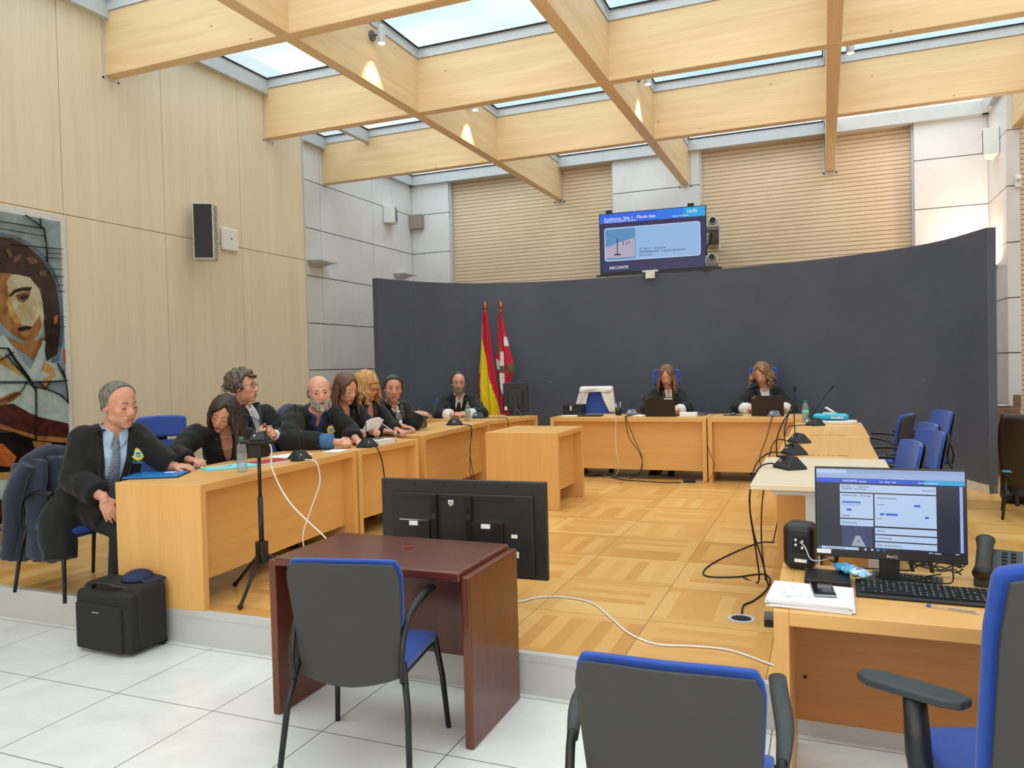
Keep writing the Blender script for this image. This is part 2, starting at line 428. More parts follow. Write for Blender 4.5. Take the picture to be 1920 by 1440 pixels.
# ---- curved dark wall
CP = [(-5.74, 9.21), (-5.50, 9.86), (-5.14, 10.38), (-4.6, 10.77), (-3.85, 10.99), (-2.95, 11.03), (-2.05, 11.00), (-1.35, 10.93), (-.6, 10.77), (.18, 10.5), (.90, 10.05), (1.26, 9.6), (1.525, 8.946)]
cp = [Vector((p[0], p[1], 0)) for p in bez([(x, y, 0) for x, y in CP], 6)]
def ribbon(g, pts, th, z0, z1, m=0, off=0):
    n = len(pts); inn = []; out = []
    for i, p in enumerate(pts):
        t = (pts[min(i+1, n-1)]-pts[max(i-1, 0)]).normalized(); nn = Vector((-t.y, t.x, 0))
        inn.append(p+nn*off); out.append(p+nn*(off+th))
    V = [(p.x, p.y, z) for z in (z0, z1) for p in inn]+[(p.x, p.y, z) for z in (z0, z1) for p in out]
    F = []
    for i in range(n-1):
        F += [(i, i+1, n+i+1, n+i), (2*n+i, 3*n+i, 3*n+i+1, 2*n+i+1), (n+i, n+i+1, 3*n+i+1, 3*n+i), (i, 2*n+i, 2*n+i+1, i+1)]
    F += [(0, n, 3*n, 2*n), (n-1, 3*n-1, 4*n-1, 2*n-1)]
    g.add(V, F, m)
g = G(); ribbon(g, cp, .09, .2, 2.874); struct(g.build('wall_screen', M_SLATE, smooth=False))
g = G(); ribbon(g, cp, .11, .2, .285, off=-.01); struct(g.build('baseboard_screen', plain('pale_kerb', (222, 210, 192), .5)))
# ---- roof: beams, aluminium channels, gaskets, glass
BX = [-8.2+4.19-.0, -1.935, .12, 2.19, 4.26]; BX[0] = -4.01
BY = [-1.2, .93, 3.06, 5.19, 7.33, 9.45]
ZB, ZT = 4.32, 4.885; HW = .06
for i, y in enumerate(BY):
    x0 = XS if i == 5 else XL
    o = struct(G().box(x0-.02, XR, y-HW, y+HW, ZB, ZT).build('ceiling_beam', M_BEAM, bevel=.006))
for i, x in enumerate(BX):
    cuts = [Y0]+BY+[YB if x < 2.1 else 10.95]
    for a, c in zip(cuts[:-1], cuts[1:]):
        aa = a+HW-.001 if a != Y0 else a; cc = c-HW+.001 if c in BY else c+.0
        struct(G().box(x-HW, x+HW, aa, cc, ZB+.0015, ZT-.001).build('ceiling_beam', M_BEAMY, bevel=.004))
# notches where beams enter the walls
def notch(name, g): return struct(g.build(name, M_ALU))
g = G()
for y in (5.19, 7.33):
    g.box(XL-.005, XL+.004, y-HW-.03, y-HW-.012, ZB-.03, ZT); g.box(XL-.005, XL+.004, y+HW+.012, y+HW+.03, ZB-.03, ZT); g.box(XL-.005, XL+.004, y-HW-.03, y+HW+.03, ZB-.03, ZB-.014)
for x in (-4.01, -1.935, .12):
    yy = YB-.004 if x == -1.935 else YB+.13
    g.box(x-HW-.035, x-HW-.012, yy, yy+.02, ZB-.035, ZT); g.box(x+HW+.012, x+HW+.035, yy, yy+.02, ZB-.035, ZT); g.box(x-HW-.035, x+HW+.035, yy, yy+.02, ZB-.035, ZB-.014)
notch('trim_4', g)
for x in (-4.01, .12):   # the two beams that end over slatted bays reach the deeper wall
    struct(G().box(x-HW, x+HW, YB-.001, YB+.15, ZB+.0015, ZT-.001).build('ceiling_beam', M_BEAMY))
g = G(); CH0, CH1 = 4.815, 4.99
g.box(XL, XL+.075, Y0, 7.97, CH0, CH1); g.box(XL-.0, XL+.075, 7.97, BY[5]-HW, CH0, CH1)
g.box(XS, XS+.075, 7.97, YB, CH0, CH1); g.box(XS, 2.07, YB-.075, YB+.1, CH0, CH1)
g.box(2.0, 2.07, 10.9, YB, CH0, CH1); g.box(2.07, XR, 10.85, 10.95, CH0, CH1); g.box(XR-.075, XR, Y0, 10.9, CH0, CH1)
for y in BY:
    for s in (-1, 1): g.box(XL if y < 8 else XS, XR, min(y+s*HW, y+s*(HW+.012)), max(y+s*HW, y+s*(HW+.012)), 4.885, 4.99)
    g.box(XL if y < 8 else XS, XR, y-HW, y+HW, 4.886, 4.99)
for x in BX:
    g.box(x-HW-.012, x+HW+.012, Y0, YB if x < 2.1 else 10.9, 4.8865, 4.989)
struct(g.build('ceiling_channels', M_ALU))
# glass panes per cell, each with a black gasket
gx = [XS, XL+.0]+BX+[XR]; gy = [Y0]+BY+[YB]
gl = G(); gk = G()
def cell(x0, x1, y0, y1):
    gl.box(x0, x1, y0, y1, 4.99, 5.0)
    k = .014; z0, z1 = 4.978, 4.992
    gk.box(x0, x1, y0, y0+k, z0, z1); gk.box(x0, x1, y1-k, y1, z0, z1); gk.box(x0, x0+k, y0, y1, z0, z1); gk.box(x1-k, x1, y0, y1, z0, z1)
ex = [XL+.075]+[x for x in BX]+[XR-.075]
for i in range(len(ex)-1):
    for j in range(len(gy)-1):
        x0 = ex[i]+(HW+.02 if i else 0); x1 = ex[i+1]-(HW+.02 if i < len(ex)-2 else 0)
        y0 = gy[j]+(HW+.02 if j else 0); y1 = gy[j+1]-(HW+.02 if j < len(gy)-2 else .075)
        if i >= 3 and j == len(gy)-2: y1 = 10.85; 
        if i == 3 and j == len(gy)-2: pass
        if i == 0 and j == len(gy)-2: x0 = XS+.075
        cell(x0, x1, y0, y1)
cell(XS+.075, XL, 7.97, BY[5]-HW-.02)
struct(gl.build('ceiling_glass', M_ROOF)); struct(gk.build('ceiling_gaskets', M_RUBBER))
# opaque edges round the glass so that the room is closed
g = G(); g.box(XL-.9, XS+.0, Y0, YB+.4, 4.86, 5.2); g.box(XS, XL, Y0, 7.97, 4.87, 5.2); g.box(XS-.1, 2.2, YB+.1, YB+.5, 4.86, 5.2); g.box(2.07, XR+.1, 10.951, YB+.5, 4.86, 5.2)
struct(g.build('ceiling_edge', M_WHITE))
# ================================================================== PEOPLE
def V3(*a): return Vector(a if len(a) == 3 else a[0])
def rebase(root, loc):
    """moves a thing built in world coordinates so that its Empty sits at loc"""
    root.location = loc; T = Matrix.Translation(-Vector(loc)); done = set()
    def rec(o):
        for ch in KIDS(o):
            if ch.data and ch.data.name not in done: ch.data.transform(T); done.add(ch.data.name)
            rec(ch)
    rec(root)
def remesh(g, name, voxel, smooth=2, fold=None):
    """voxel union of the closed shapes in g -> one continuous mesh datablock"""
    me = bpy.data.meshes.new(name); me.from_pydata(g.V, [], g.F); me.update()
    bm = bmesh.new(); bm.from_mesh(me); bmesh.ops.recalc_face_normals(bm, faces=bm.faces); bm.to_mesh(me); bm.free()
    o = bpy.data.objects.new(name+'_tmp', me); COL.objects.link(o)
    r = o.modifiers.new('r', 'REMESH'); r.mode = 'VOXEL'; r.voxel_size = voxel; r.use_smooth_shade = True
    if smooth:
        s = o.modifiers.new('s', 'SMOOTH'); s.factor = .5; s.iterations = smooth
    bpy.context.view_layer.update()
    m2 = bpy.data.meshes.new_from_object(o.evaluated_get(bpy.context.evaluated_depsgraph_get()))
    bpy.data.objects.remove(o); bpy.data.meshes.remove(me)
    m2.materials.clear(); m2.name = name
    m2.polygons.foreach_set('use_smooth', [True]*len(m2.polygons))
    if fold:
        n = len(m2.vertices); co = np.empty(n*3); no = np.empty(n*3)
        m2.vertices.foreach_get('co', co); m2.vertices.foreach_get('normal', no)
        co = co.reshape(-1, 3); no = no.reshape(-1, 3)
        amp, fr = fold; k_ = fr/50
        f = np.array([noise.noise(Vector((c[0]*8*k_, c[1]*8*k_, c[2]*2.6*k_)))+.55*noise.noise(Vector((c[0]*19*k_+5, c[1]*19*k_, c[2]*7*k_)))+.5*(1-2*abs(noise.noise(Vector((c[0]*5*k_, c[1]*5*k_+9, c[2]*9*k_))))) for c in co])
        co += no*(amp*2.2*f)[:, None]
        m2.vertices.foreach_set('co', co.reshape(-1)); m2.update()
    return m2
def link_mesh(me, name, mats, parent):
    if not isinstance(mats, (list, tuple)): mats = [mats]
    for mt in mats: me.materials.append(mt)
    o = bpy.data.objects.new(name, me); COL.objects.link(o); o.parent = parent; return o
# ---- head as a distance field, sampled on rays from its centre
def _ell(p, c, r):
    q = p-np.array(c); r = np.array(r); k0 = np.linalg.norm(q/r, axis=-1); k1 = np.linalg.norm(q/(r*r), axis=-1)
    return k0*(k0-1)/np.maximum(k1, 1e-9)
def _cap(p, a, b, ra, rb):
    a = np.array(a); b = np.array(b); ab = b-a; t = np.clip(((p-a)@ab)/(ab@ab), 0, 1)
    return np.linalg.norm(p-(a+t[..., None]*ab), axis=-1)-(ra+(rb-ra)*t)
def _smin(a, b, k):
    h = np.clip(.5+.5*(b-a)/k, 0, 1); return b+(a-b)*h-k*h*(1-h)
def _smax(a, b, k): return -_smin(-a, -b, k)
def head_field(P):
    wx = P.get('wide', 1.0); jw = P.get('jaw', 1.0); ns = P.get('nose', 1.0); ck = P.get('cheek', 1.0)
    def f(p):
        d = _ell(p, (0, -.014, .035), (.076*wx, .096, .083))
        d = _smin(d, _ell(p, (0, .014, -.02), (.063*wx, .076, .085)), .02)
        d = _smin(d, _ell(p, (0, .018, -.066), (.052*wx*jw, .062, .042)), .02)
        d = _smin(d, _ell(p, (0, .062, -.098), (.022*jw, .019, .017)), .018)
        for s in (-1, 1): d = _smin(d, _ell(p, (s*.036, .053, -.020), (.024*ck, .023*ck, .026)), .016)
        d = _smin(d, _ell(p, (0, .071, .024), (.043, .017, .010)), .012)
        d = _smin(d, _ell(p, (0, .068, -.062), (.031, .022, .026)), .012)
        for s in (-1, 1):
            d = _smax(d, -_ell(p, (s*.031, .101, .004), (.020, .019, .0115)), .009)
            if P.get('closed', 0): d = _smin(d, _ell(p, (s*.031, .0705, .004), (.0155, .0145, .011)), .004)
        d = _smin(d, _cap(p, (0, .080, .014), (0, .102*(.97+.03*ns), -.026), .0075*ns, .0115*ns), .008)
        for s in (-1, 1): d = _smin(d, _ell(p, (s*.0115*ns, .093, -.033), (.0085*ns, .012, .0085)), .005)
        d = _smin(d, _ell(p, (0, .0865, -.0575), (.021, .0085, .0055)), .004)
        d = _smin(d, _ell(p, (0, .0845, -.0685), (.018, .0085, .0065)), .004)
        for s in (-1, 1):
            q = p-np.array((s*.077*wx, -.008, -.004)); c_, s_ = math.cos(.35), math.sin(.35)*s
            q = np.stack([q[..., 0]*c_-q[..., 1]*-s_, q[..., 0]*-s_+q[..., 1]*c_, q[..., 2]], -1)
            d = _smin(d, _ell(q, (0, 0, 0), (.008, .019, .031)), .004)
        return d
    return f
def head_radius(P, dirs):
    f = head_field(P); t = np.full(dirs.shape[:-1], .17)
    for _ in range(46):
        d = f(dirs*t[..., None]); t = t-d*.8; t = np.maximum(t, .02)
    return t
NTH, NPH = 100, 132
def head_grid():
    th = np.linspace(.001, math.pi-.001, NTH); ph = np.linspace(0, 2*math.pi, NPH, endpoint=False)
    TH, PH = np.meshgrid(th, ph, indexing='ij')
    return np.stack([np.sin(TH)*np.sin(PH), np.sin(TH)*np.cos(PH), np.cos(TH)], -1)   # ph=0 is the face side (+y)
HD = head_grid()
def grid_faces(nt_, np_, mask=None):
    F = []
    for i in range(nt_-1):
        for j in range(np_):
            q = (i*np_+j, i*np_+(j+1) % np_, (i+1)*np_+(j+1) % np_, (i+1)*np_+j)
            if mask is None or mask[i, j] or mask[i, (j+1) % np_] or mask[i+1, j] or mask[i+1, (j+1) % np_]: F.append(q)
    return F
def sstep(a, b, x): t = np.clip((x-a)/(b-a), 0, 1); return t*t*(3-2*t)
def hair_mat(name, c1, c2, rough=.5):
    if name in MATS: return MATS[name]
    mt, nt, b = newmat(name)
    v = nt.coord('Object', scale=(1, 1, .22)); n = nt.noise(v, 75, 3, .65, .8)
    nt.set(b, 'Base Color', nt.ramp(n, [(.35, srgb(*c1)), (.65, srgb(*c2))]))
    b.inputs['Roughness'].default_value = rough
    bn = nt.node('ShaderNodeBump', {'Height': n, 'Strength': .5, 'Distance': .004}); nt.l.new(bn.outputs[0], b.inputs['Normal'])
    MATS[name] = mt; return mt
def skin_mat(name, col):
    if name in MATS: return MATS[name]
    mt, nt, b = newmat(name)
    v = nt.coord('Object'); n = nt.noise(v, 26, 3, .6); c = srgb(*col)
    dk = (c[0]*.93, c[1]*.84, c[2]*.82, 1); lt = (min(1, c[0]*1.05), min(1, c[1]*1.06), min(1, c[2]*1.06), 1)
    nt.set(b, 'Base Color', nt.ramp(n, [(.35, dk), (.65, lt)])); b.inputs['Roughness'].default_value = .48
    b.inputs['Subsurface Weight'].default_value = .12; b.inputs['Subsurface Radius'].default_value = (.012, .005, .003); b.inputs['Subsurface Scale'].default_value = .6
    MATS[name] = mt; return mt
M_EYEW = plain('eye_white', (225, 220, 214), .25); M_IRIS = plain('iris_brown', (58, 38, 26), .2); M_PUPIL = plain('pupil', (8, 8, 8), .15)
M_ROBE = plain('robe_black', (25, 25, 27), .78, spec=.25, var=.15, nscale=30, sheen=.12)
M_SATIN = plain('robe_satin', (34, 34, 38), .42, spec=.4)
M_NAVY = plain('navy_cloth', (30, 36, 56), .8, sheen=.15)
M_DARKT = plain('dark_trousers', (26, 27, 32), .8)
M_SHOE = plain('black_leather', (20, 19, 19), .35)
def mat_lace():
    mt, nt, b = newmat('white_lace'); v = nt.coord('Object')
    vr = nt.node('ShaderNodeTexVoronoi', {'Vector': v, 'Scale': 95})
    nt.set(b, 'Base Color', nt.ramp(vr.outputs['Distance'], [(.25, srgb(172, 172, 170)), (.42, srgb(236, 234, 230))])); b.inputs['Roughness'].default_value = .9
    return mt
M_LACE = mat_lace()
def dirs_to_cam(pos, yaw, pitch, roll=0):
    """forward/right/up of a head at pos, turned yaw degrees to picture right from looking at the photographer"""
    t = Vector((-pos[0], -pos[1], 0)).normalized(); r = Vector((-t.y, t.x, 0))
    a = math.radians(yaw); f = (t*math.cos(a)+r*math.sin(a)); p = math.radians(pitch)
    f = (f*math.cos(p)+Vector((0, 0, 1))*math.sin(p)).normalized()
    right = f.cross(Vector((0, 0, 1))).normalized(); up = right.cross(f)
    a = math.radians(roll); right, up = right*math.cos(a)+up*math.sin(a), up*math.cos(a)-right*math.sin(a)
    return f, right, up
def head_matrix(pos, f, r, u, s):
    M = Matrix.Identity(4)
    for i in range(3): M[i][0] = r[i]*s; M[i][1] = f[i]*s; M[i][2] = u[i]*s; M[i][3] = pos[i]
    return M
def add_hand(g, W, D, N, side, curl=(25, 30, 20), s=1.0, spread=1.0, thumb=.6):
    """palm, four unequal bent fingers and a thumb leaving the side of the palm. N = back of the hand"""
    D = Vector(D).normalized(); N = Vector(N); N = (N-D*N.dot(D)).normalized(); A = D.cross(N)*side  # A points to the thumb side
    W = Vector(W); M = Matrix.Identity(4)
    for i in range(3): M[i][0] = A[i]; M[i][1] = D[i]; M[i][2] = N[i]; M[i][3] = (W+D*.05*s)[i]
    g.ell((0, 0, 0), (.041*s, .052*s, .0155*s), 14, 9, mat=M)
    g.ell((.006*s, .022*s, .001*s), (.036*s, .026*s, .0125*s), 12, 7, mat=M)
    g.tube([W-D*.03*s, W+D*.03*s], [.026*s, .027*s], 10); g.ell(W, (.029*s,)*3, 12, 8)
    L = [(.031, .078), (.0105, .086), (-.0105, .080), (-.030, .063)]
    for k, (a, ln) in enumerate(L):
        p = W+D*.088*s+A*a*s; ang = math.radians(8); seg = [ln*.44, ln*.32, ln*.24]; pts = [p-D*.02*s, p]
        base = (D+A*a*2.2*spread).normalized(); q = p.copy()
        for c, l in zip(curl, seg):
            ang += math.radians(c*(1+.12*k)); d = base*math.cos(ang)-N*math.sin(ang); q = q+d*l*s; pts.append(q.copy())
        rr = .0088 if k < 3 else .0078
        g.tube(pts, [rr*s*1.02, rr*s*1.05, rr*s*.98, rr*s*.9, rr*s*.72], 8)
    p = W+D*.028*s+A*.030*s; d1 = (D*.62+A*.72-N*.28*thumb).normalized(); d2 = (D*.9+A*.25-N*.45*thumb).normalized()
    g.tube([W+D*.012*s+A*.012*s, p, p+d1*.034*s, p+d1*.034*s+d2*.028*s, p+d1*.034*s+d2*.050*s], [.013*s, .0135*s, .0115*s, .0098*s, .007*s], 8)
def loft(g, rings, n=20):
    """rings: (centre, right, forward, half width, half depth)"""
    V = []; F = []
    for c, r, f, w_, d_ in rings:
        for j in range(n):
            a = 2*math.pi*j/n; cs, sn = math.cos(a), math.sin(a); e = .85
            V.append(tuple(Vector(c)+Vector(r)*w_*math.copysign(abs(cs)**e, cs)+Vector(f)*d_*math.copysign(abs(sn)**e, sn)))
    k = len(rings)
    for i in range(k-1):
        for j in range(n): F.append((i*n+j, i*n+(j+1) % n, (i+1)*n+(j+1) % n, (i+1)*n+j))
    F.append(tuple(range(n-1, -1, -1))); F.append(tuple(range((k-1)*n, k*n))); g.add(V, F)
def bvh_of(o):
    me = o.data; return BVHTree.FromPolygons([v.co for v in me.vertices], [p.vertices for p in me.polygons])
class Person:
    def __init__(s, P, label, loc):
        s.P = P; s.root = thing('person', label, 'person'); s.loc = loc
        s.sc = P.get('s', 1.1)
        s.pelv = V3(P['pelv']); s.neck = V3(P['neck']); s.sR = V3(P['sR']); s.sL = V3(P['sL'])
        s.U = (s.neck-s.pelv).normalized(); r = (s.sR-s.sL); r = (r-s.U*r.dot(s.U)).normalized(); s.Rt = r; s.Fw = s.U.cross(r).normalized()
        s.mid = (s.sR+s.sL)/2; s.jR = s.mid+(s.sR-s.mid)*.80-s.U*.02; s.jL = s.mid+(s.sL-s.mid)*.80-s.U*.02; s.H = V3(P['head'])
        s.hf, s.hr, s.hu = dirs_to_cam(s.H, *P['look']); s.HM = head_matrix(s.H, s.hf, s.hr, s.hu, P.get('hs', 1.12))
        s.HMi = s.HM.inverted()
        s.skin = skin_mat('skin_'+P['id'], P['skin']); s.lips = skin_mat('lips_'+P['id'], P['lip'])
        s.hw = P.get('sw', .2)*s.sc; s.body()
    def torso(s, g, k=0.0, top=True):
        sc = s.sc; U, R_, F_ = s.U, s.Rt, s.Fw; L = (s.neck-s.pelv).length; b = s.P.get('bulk', 1.0)
        chestw = s.hw*.86; nb = s.neck
        rings = [(s.pelv-U*.02, R_, F_, (.165*b+k)*sc, (.125*b+k)*sc), (s.pelv+U*L*.22, R_, F_, (.158*b+k)*sc, (.125*b+k)*sc), (s.pelv+U*L*.5, R_, F_, (.160*b+k)*sc, (.122*b+k)*sc),
                 (s.pelv+U*L*.72, R_, F_, chestw+k, (.115*b+k)*sc), (s.pelv+U*L*.86+(s.mid-s.neck)*.35, R_, F_, chestw*.98+k, (.095+k)*sc), (s.pelv+U*L*.955+(s.mid-s.neck)*.15, R_, F_, chestw*.62+k, (.070+k)*sc), (nb+U*.012, R_, F_, (.066+k)*sc, (.062+k)*sc)]
        loft(g, rings)
    def limb(s, g, pts, rad, n=12):
        pts = [V3(p) for p in pts]; pp = []; rr = []
        for i in range(len(pts)-1):
            for q in range(5):
                t = q/5; pp.append(pts[i].lerp(pts[i+1], t)); rr.append(rad[i]+(rad[i+1]-rad[i])*t)
        pp.append(pts[-1]); rr.append(rad[-1]); g.tube(pp, rr, n)
        for i in range(0, len(pts)-1): g.ell(pts[i], (rad[i],)*3, 14, 9)
    def body(s):
        P = s.P; g = G(); sc = s.sc
        t = head_radius(P, HD); s.t = t
        V = (HD*t[..., None]).reshape(-1, 3); F = grid_faces(NTH, NPH)
        F += [tuple(range(NPH)), tuple(range((NTH-1)*NPH, NTH*NPH))]
        g.add([s.HM @ Vector(v) for v in V], F)
        hb = s.HM @ Vector((0, -.022, -.06)); nk = s.neck-s.U*.03
        g.tube([nk, s.neck+s.U*.02, hb], [.068*sc, .056*sc, .054*sc], 16)
        s.torso(g)
        for a in ('R', 'L'):
            sh = getattr(s, 'j'+a); e = P.get('e'+a); w_ = P.get('w'+a)
            if e: s.limb(g, [sh, e if w_ else V3(e).lerp(V3(sh), .25)]+([w_] if w_ else []), [.05*sc, .042*sc]+([.027*sc] if w_ else []))
            h = P.get('hand'+a)
            if h and w_: add_hand(g, w_, h['D'], h['N'], h.get('side', -1 if a == 'R' else 1), h.get('curl', (25, 30, 20)), h.get('s', sc*.97), thumb=h.get('thumb', .6))
        me = remesh(g, 'body', P.get('vox', .0052), 2)
        o = link_mesh(me, 'body', [s.skin, s.lips], s.root); s.body_o = o
        mi = np.zeros(len(me.polygons), dtype=int)
        ce = np.empty(len(me.polygons)*3); me.polygons.foreach_get('center', ce); ce = ce.reshape(-1, 3)
        A = np.array(s.HMi); q = ce@A[:3, :3].T+A[:3, 3]
        lip = (np.abs(q[:, 0]) < .0215-.35*np.abs(q[:, 2]+.063)) & (q[:, 2] > -.0745) & (q[:, 2] < -.053) & (q[:, 1] > .078)
        mi[lip] = 1; me.polygons.foreach_set('material_index', mi)
        # eyes, brows, mouth line
        for sx in (-1, 1):
            if not P.get('closed'):
                eg = G(); c = Vector((sx*.031, .0672, .0040)); R0 = .0132
                eg.ell((0, 0, 0), (R0,)*3, 16, 12, 0); look = Vector(P.get('gaze', (0, 1, 0))).normalized()
                for r_, h_, mm in ((.0066, .0012, 1), (.0032, .0016, 2)):
                    fm = frame_mat(look*(R0*.9), look.orthogonal(), look.cross(look.orthogonal()))
                    dome = [(r_, 0), (r_*.98, R0*.1-.0002), (r_*.6, R0*.1+h_*.55), (.0001, R0*.1+h_)]
                    eg.lathe(dome, 12, mm, fm)
                eg.V = [tuple(s.HM @ (Vector(v)+c)) for v in eg.V]
                eg.build('eye', [M_EYEW, M_IRIS, M_PUPIL], s.root, smooth=True)
                # upper lid
                lg = G(); pts = []
                for a in np.linspace(-1.15, 1.15, 9): pts.append(Vector((sx*.031+math.sin(a)*.0150, .0672+math.cos(a)*.0110+.0026, .0072+.0022*math.cos(a)-.003*abs(math.sin(a)))))
                lg.tube(pts, [.0014]+[.0028]*7+[.0014], 6); lg.V = [tuple(s.HM @ Vector(v)) for v in lg.V]
                lg.build('eyelid', hair_mat('lash', (60, 38, 30), (86, 56, 44)), s.root, smooth=True)
            else:
                lg = G(); pts = [Vector((sx*.031+math.sin(a)*.0145, .0705+math.cos(a)*.0148, .0005-.0035*math.cos(a))) for a in np.linspace(-1.1, 1.1, 9)]
                lg.tube(pts, [.0010]+[.0021]*7+[.0010], 6); lg.V = [tuple(s.HM @ Vector(v)) for v in lg.V]
                lg.build('eyelash', plain('lash_dark', (36, 24, 20), .6), s.root, smooth=True)
            bg_ = G(); pts = []; bt = P.get('brow', .0030)
            for a in np.linspace(0, 1, 8):
                x = sx*(.013+.033*a); z = .0255+.0065*math.sin(a*2.4)-.002*a
                d = Vector((x, .083, z)).normalized(); r_ = head_radius(P, np.array([list(d)]))[0]; pts.append(d*(r_+.0005))
            bg_.tube(pts, [bt*.8, bt, bt, bt, bt*.95, bt*.85, bt*.6, bt*.3], 6, flat=1.3); bg_.V = [tuple(s.HM @ Vector(v)) for v in bg_.V]
            bg_.build('eyebrow', P['browmat'], s.root, smooth=True)
        lg = G(); pts = []
        for a in np.linspace(-1, 1, 9):
            d = Vector((a*.021, .092, -.0628-.0018*abs(a))).normalized(); r_ = head_radius(P, np.array([list(d)]))[0]; pts.append(d*(r_-.0002))
        lg.tube(pts, [.0006]+[.0014]*7+[.0006], 5); lg.V = [tuple(s.HM @ Vector(v)) for v in lg.V]
        lg.build('mouth_line', plain('mouth_dark', (90, 40, 36), .6), s.root, smooth=True)
    def shell(s, name, mt, thick, noise_amp=.003, fr=40, seed=0, str_=(1, 1, .3)):
        """hair or beard: thick(dir array)->metres, negative where there is none"""
        th = thick(HD); x, y, z = (HD*s.t[..., None]*np.array(str_)).transpose(2, 0, 1)
        n = np.sin(fr*5*(x+.3*y)+seed+2*np.sin(fr*1.7*z+fr*2*y))+np.sin(fr*7.3*(y-.4*x)+1.3*seed+1.5*np.sin(fr*2.1*x))+.7*np.sin(fr*11*(x-y)+seed)
        tt = th+np.where(th > .002, noise_amp*n*.5*np.clip(th/.008, 0, 1), 0)
        r = s.t+np.maximum(tt, -.004); mask = th > -.0038
        V = [tuple(s.HM @ Vector(v)) for v in (HD*r[..., None]).reshape(-1, 3)]
        g = G(); g.add(V, grid_faces(NTH, NPH, mask))
        used = sorted({i for f in g.F for i in f}); mp = {a: i for i, a in enumerate(used)}
        g.V = [g.V[i] for i in used]; g.F = [tuple(mp[i] for i in f) for f in g.F]
        return g
    def locks(s, g, starts, length, r0=.010, wave=.006, fr=3.0, out=.02, curl=0.0, drift=(0, 0, 0)):
        """tapered locks that leave the scalp at directions 'starts' (head space) and fall down"""
        for i, (d, ln) in enumerate(starts):
            d = Vector(d).normalized(); rr = head_radius(s.P, np.array([list(d)]))[0]
            p0 = s.HM @ (d*(rr+.004)); outw = (s.HM.to_3x3() @ Vector((d.x, d.y, 0))).normalized()
            L = length*ln; pts = []; ph = random.random()*6.28; K = 12
            hd = Vector((0, 0, -1))*.8+s.hu*-.2
            for q in range(K+1):
                t = q/K; o_ = outw*(out*math.sin(min(1, t*1.6)*1.57)+.012*t)
                w_ = wave*(.3+t); sd = outw.cross(hd).normalized()
                pts.append(p0+hd*L*t+o_+sd*w_*math.sin(ph+fr*6.28*t)+outw*w_*curl*math.cos(ph+fr*6.28*t)+Vector(drift)*t*t)
            g.tube(pts, [r0*(.5+.5*math.sin(min(1, (q+1)/4)*1.57))*(1 if q < K*.65 else 1-.75*((q-K*.65)/(K*.35))) for q in range(K+1)], 7, flat=.75)
    def garment(s, name, mt, parts, vox=.010, smooth=4, fold=(.0052, 62), cut=None, k=.018, torso=True):
        g = G()
        if torso: s.torso(g, k)
        if torso:
            for j in (s.jR, s.jL): g.tube([s.neck-s.U*.035, (s.neck-s.U*.03).lerp(j, .5), j], [(.052+k*.8)*s.sc, (.058+k*.8)*s.sc, (.060+k*.8)*s.sc], 14)
        for pts, rad in parts: s.limb(g, pts, [r*s.sc for r in rad], 16)
        me = remesh(g, name, vox, smooth, fold)
        if cut:
            bm = bmesh.new(); bm.from_mesh(me); dl = []
            for f in bm.faces:
                c = f.calc_center_median()-s.neck; u = c.dot(s.Rt); v = c.dot(s.U); w_ = c.dot(s.Fw)
                if cut(u, v, w_): dl.append(f)
            bmesh.ops.delete(bm, geom=dl, context='FACES')
            for _ in range(14):
                bv = [(v, [e.other_vert(v) for e in v.link_edges if e.is_boundary]) for v in bm.verts if v.is_boundary]
                new = [(v, v.co*.4+sum((q.co for q in nb), Vector())*(.6/len(nb))) for v, nb in bv if nb]
                for v, c in new: v.co = c
            bm.to_mesh(me); bm.free()
        return link_mesh(me, name, mt, s.root)
    def drape(s, bvh, u, v, off=.004):
        o = s.neck+s.Rt*u+s.U*v+s.Fw*.5; h = bvh.ray_cast(o, -s.Fw)
        if h[0] is None: return s.neck+s.Rt*u+s.U*v+s.Fw*(.1+off)
        return h[0]+s.Fw*off
    def strip(s, name, mt, bvh, path, w_, off=.005, th=.003, parent=None, nw=3):
        """a flat band laid on the chest along (u,v) path; w_ number or per-point list"""
        W = w_ if isinstance(w_, (list, tuple)) else [w_]*len(path)
        P_ = [Vector((a, b, 0)) for a, b in path]
        def fn(a, b):
            x = a*(len(P_)-1); i = min(int(x), len(P_)-2); t = x-i; c = P_[i].lerp(P_[i+1], t); d = (P_[i+1]-P_[i]).normalized()
            n = Vector((-d.y, d.x, 0)); q = c+n*(b-.5)*(W[i]+(W[i+1]-W[i])*t); return s.drape(bvh, q.x, q.y, off)
        g = G(); g.grid(fn, max(6, 3*(len(path)-1)), nw, thick=th); return g.build(name, mt, parent or s.root, smooth=True)
    def badge(s, bvh, u, v, r=.034, letters='ICAGI'):
        """embroidered round crest with letters below"""
        c = s.drape(bvh, u, v, .0075); q1 = s.drape(bvh, u+.02, v, .004); q2 = s.drape(bvh, u, v+.02, .004)
        X = (q1-c).normalized(); Y = (q2-c); Y = (Y-X*Y.dot(X)).normalized(); X = -X  # picture right is the wearer's left
        M = frame_mat(c, X, Y)
        if M.to_3x3().col[2].dot(s.Fw) < 0: M = frame_mat(c, X, Y) @ Matrix.Scale(-1, 4, (0, 0, 1))
        g = G()
        n = 14
        for i in range(n):
            a = 2*math.pi*i/n; g.ell((math.cos(a)*r*.86, math.sin(a)*r*.9, .0015), (r*.2, r*.2, .002), 8, 5, 0, M)
        g.lathe([(r*.8, 0), (r*.8, .002), (r*.68, .003), (.001, .003)], 20, 0, M)
        g.lathe([(r*.66, .002), (r*.64, .0038), (.001, .0038)], 20, 1, M)
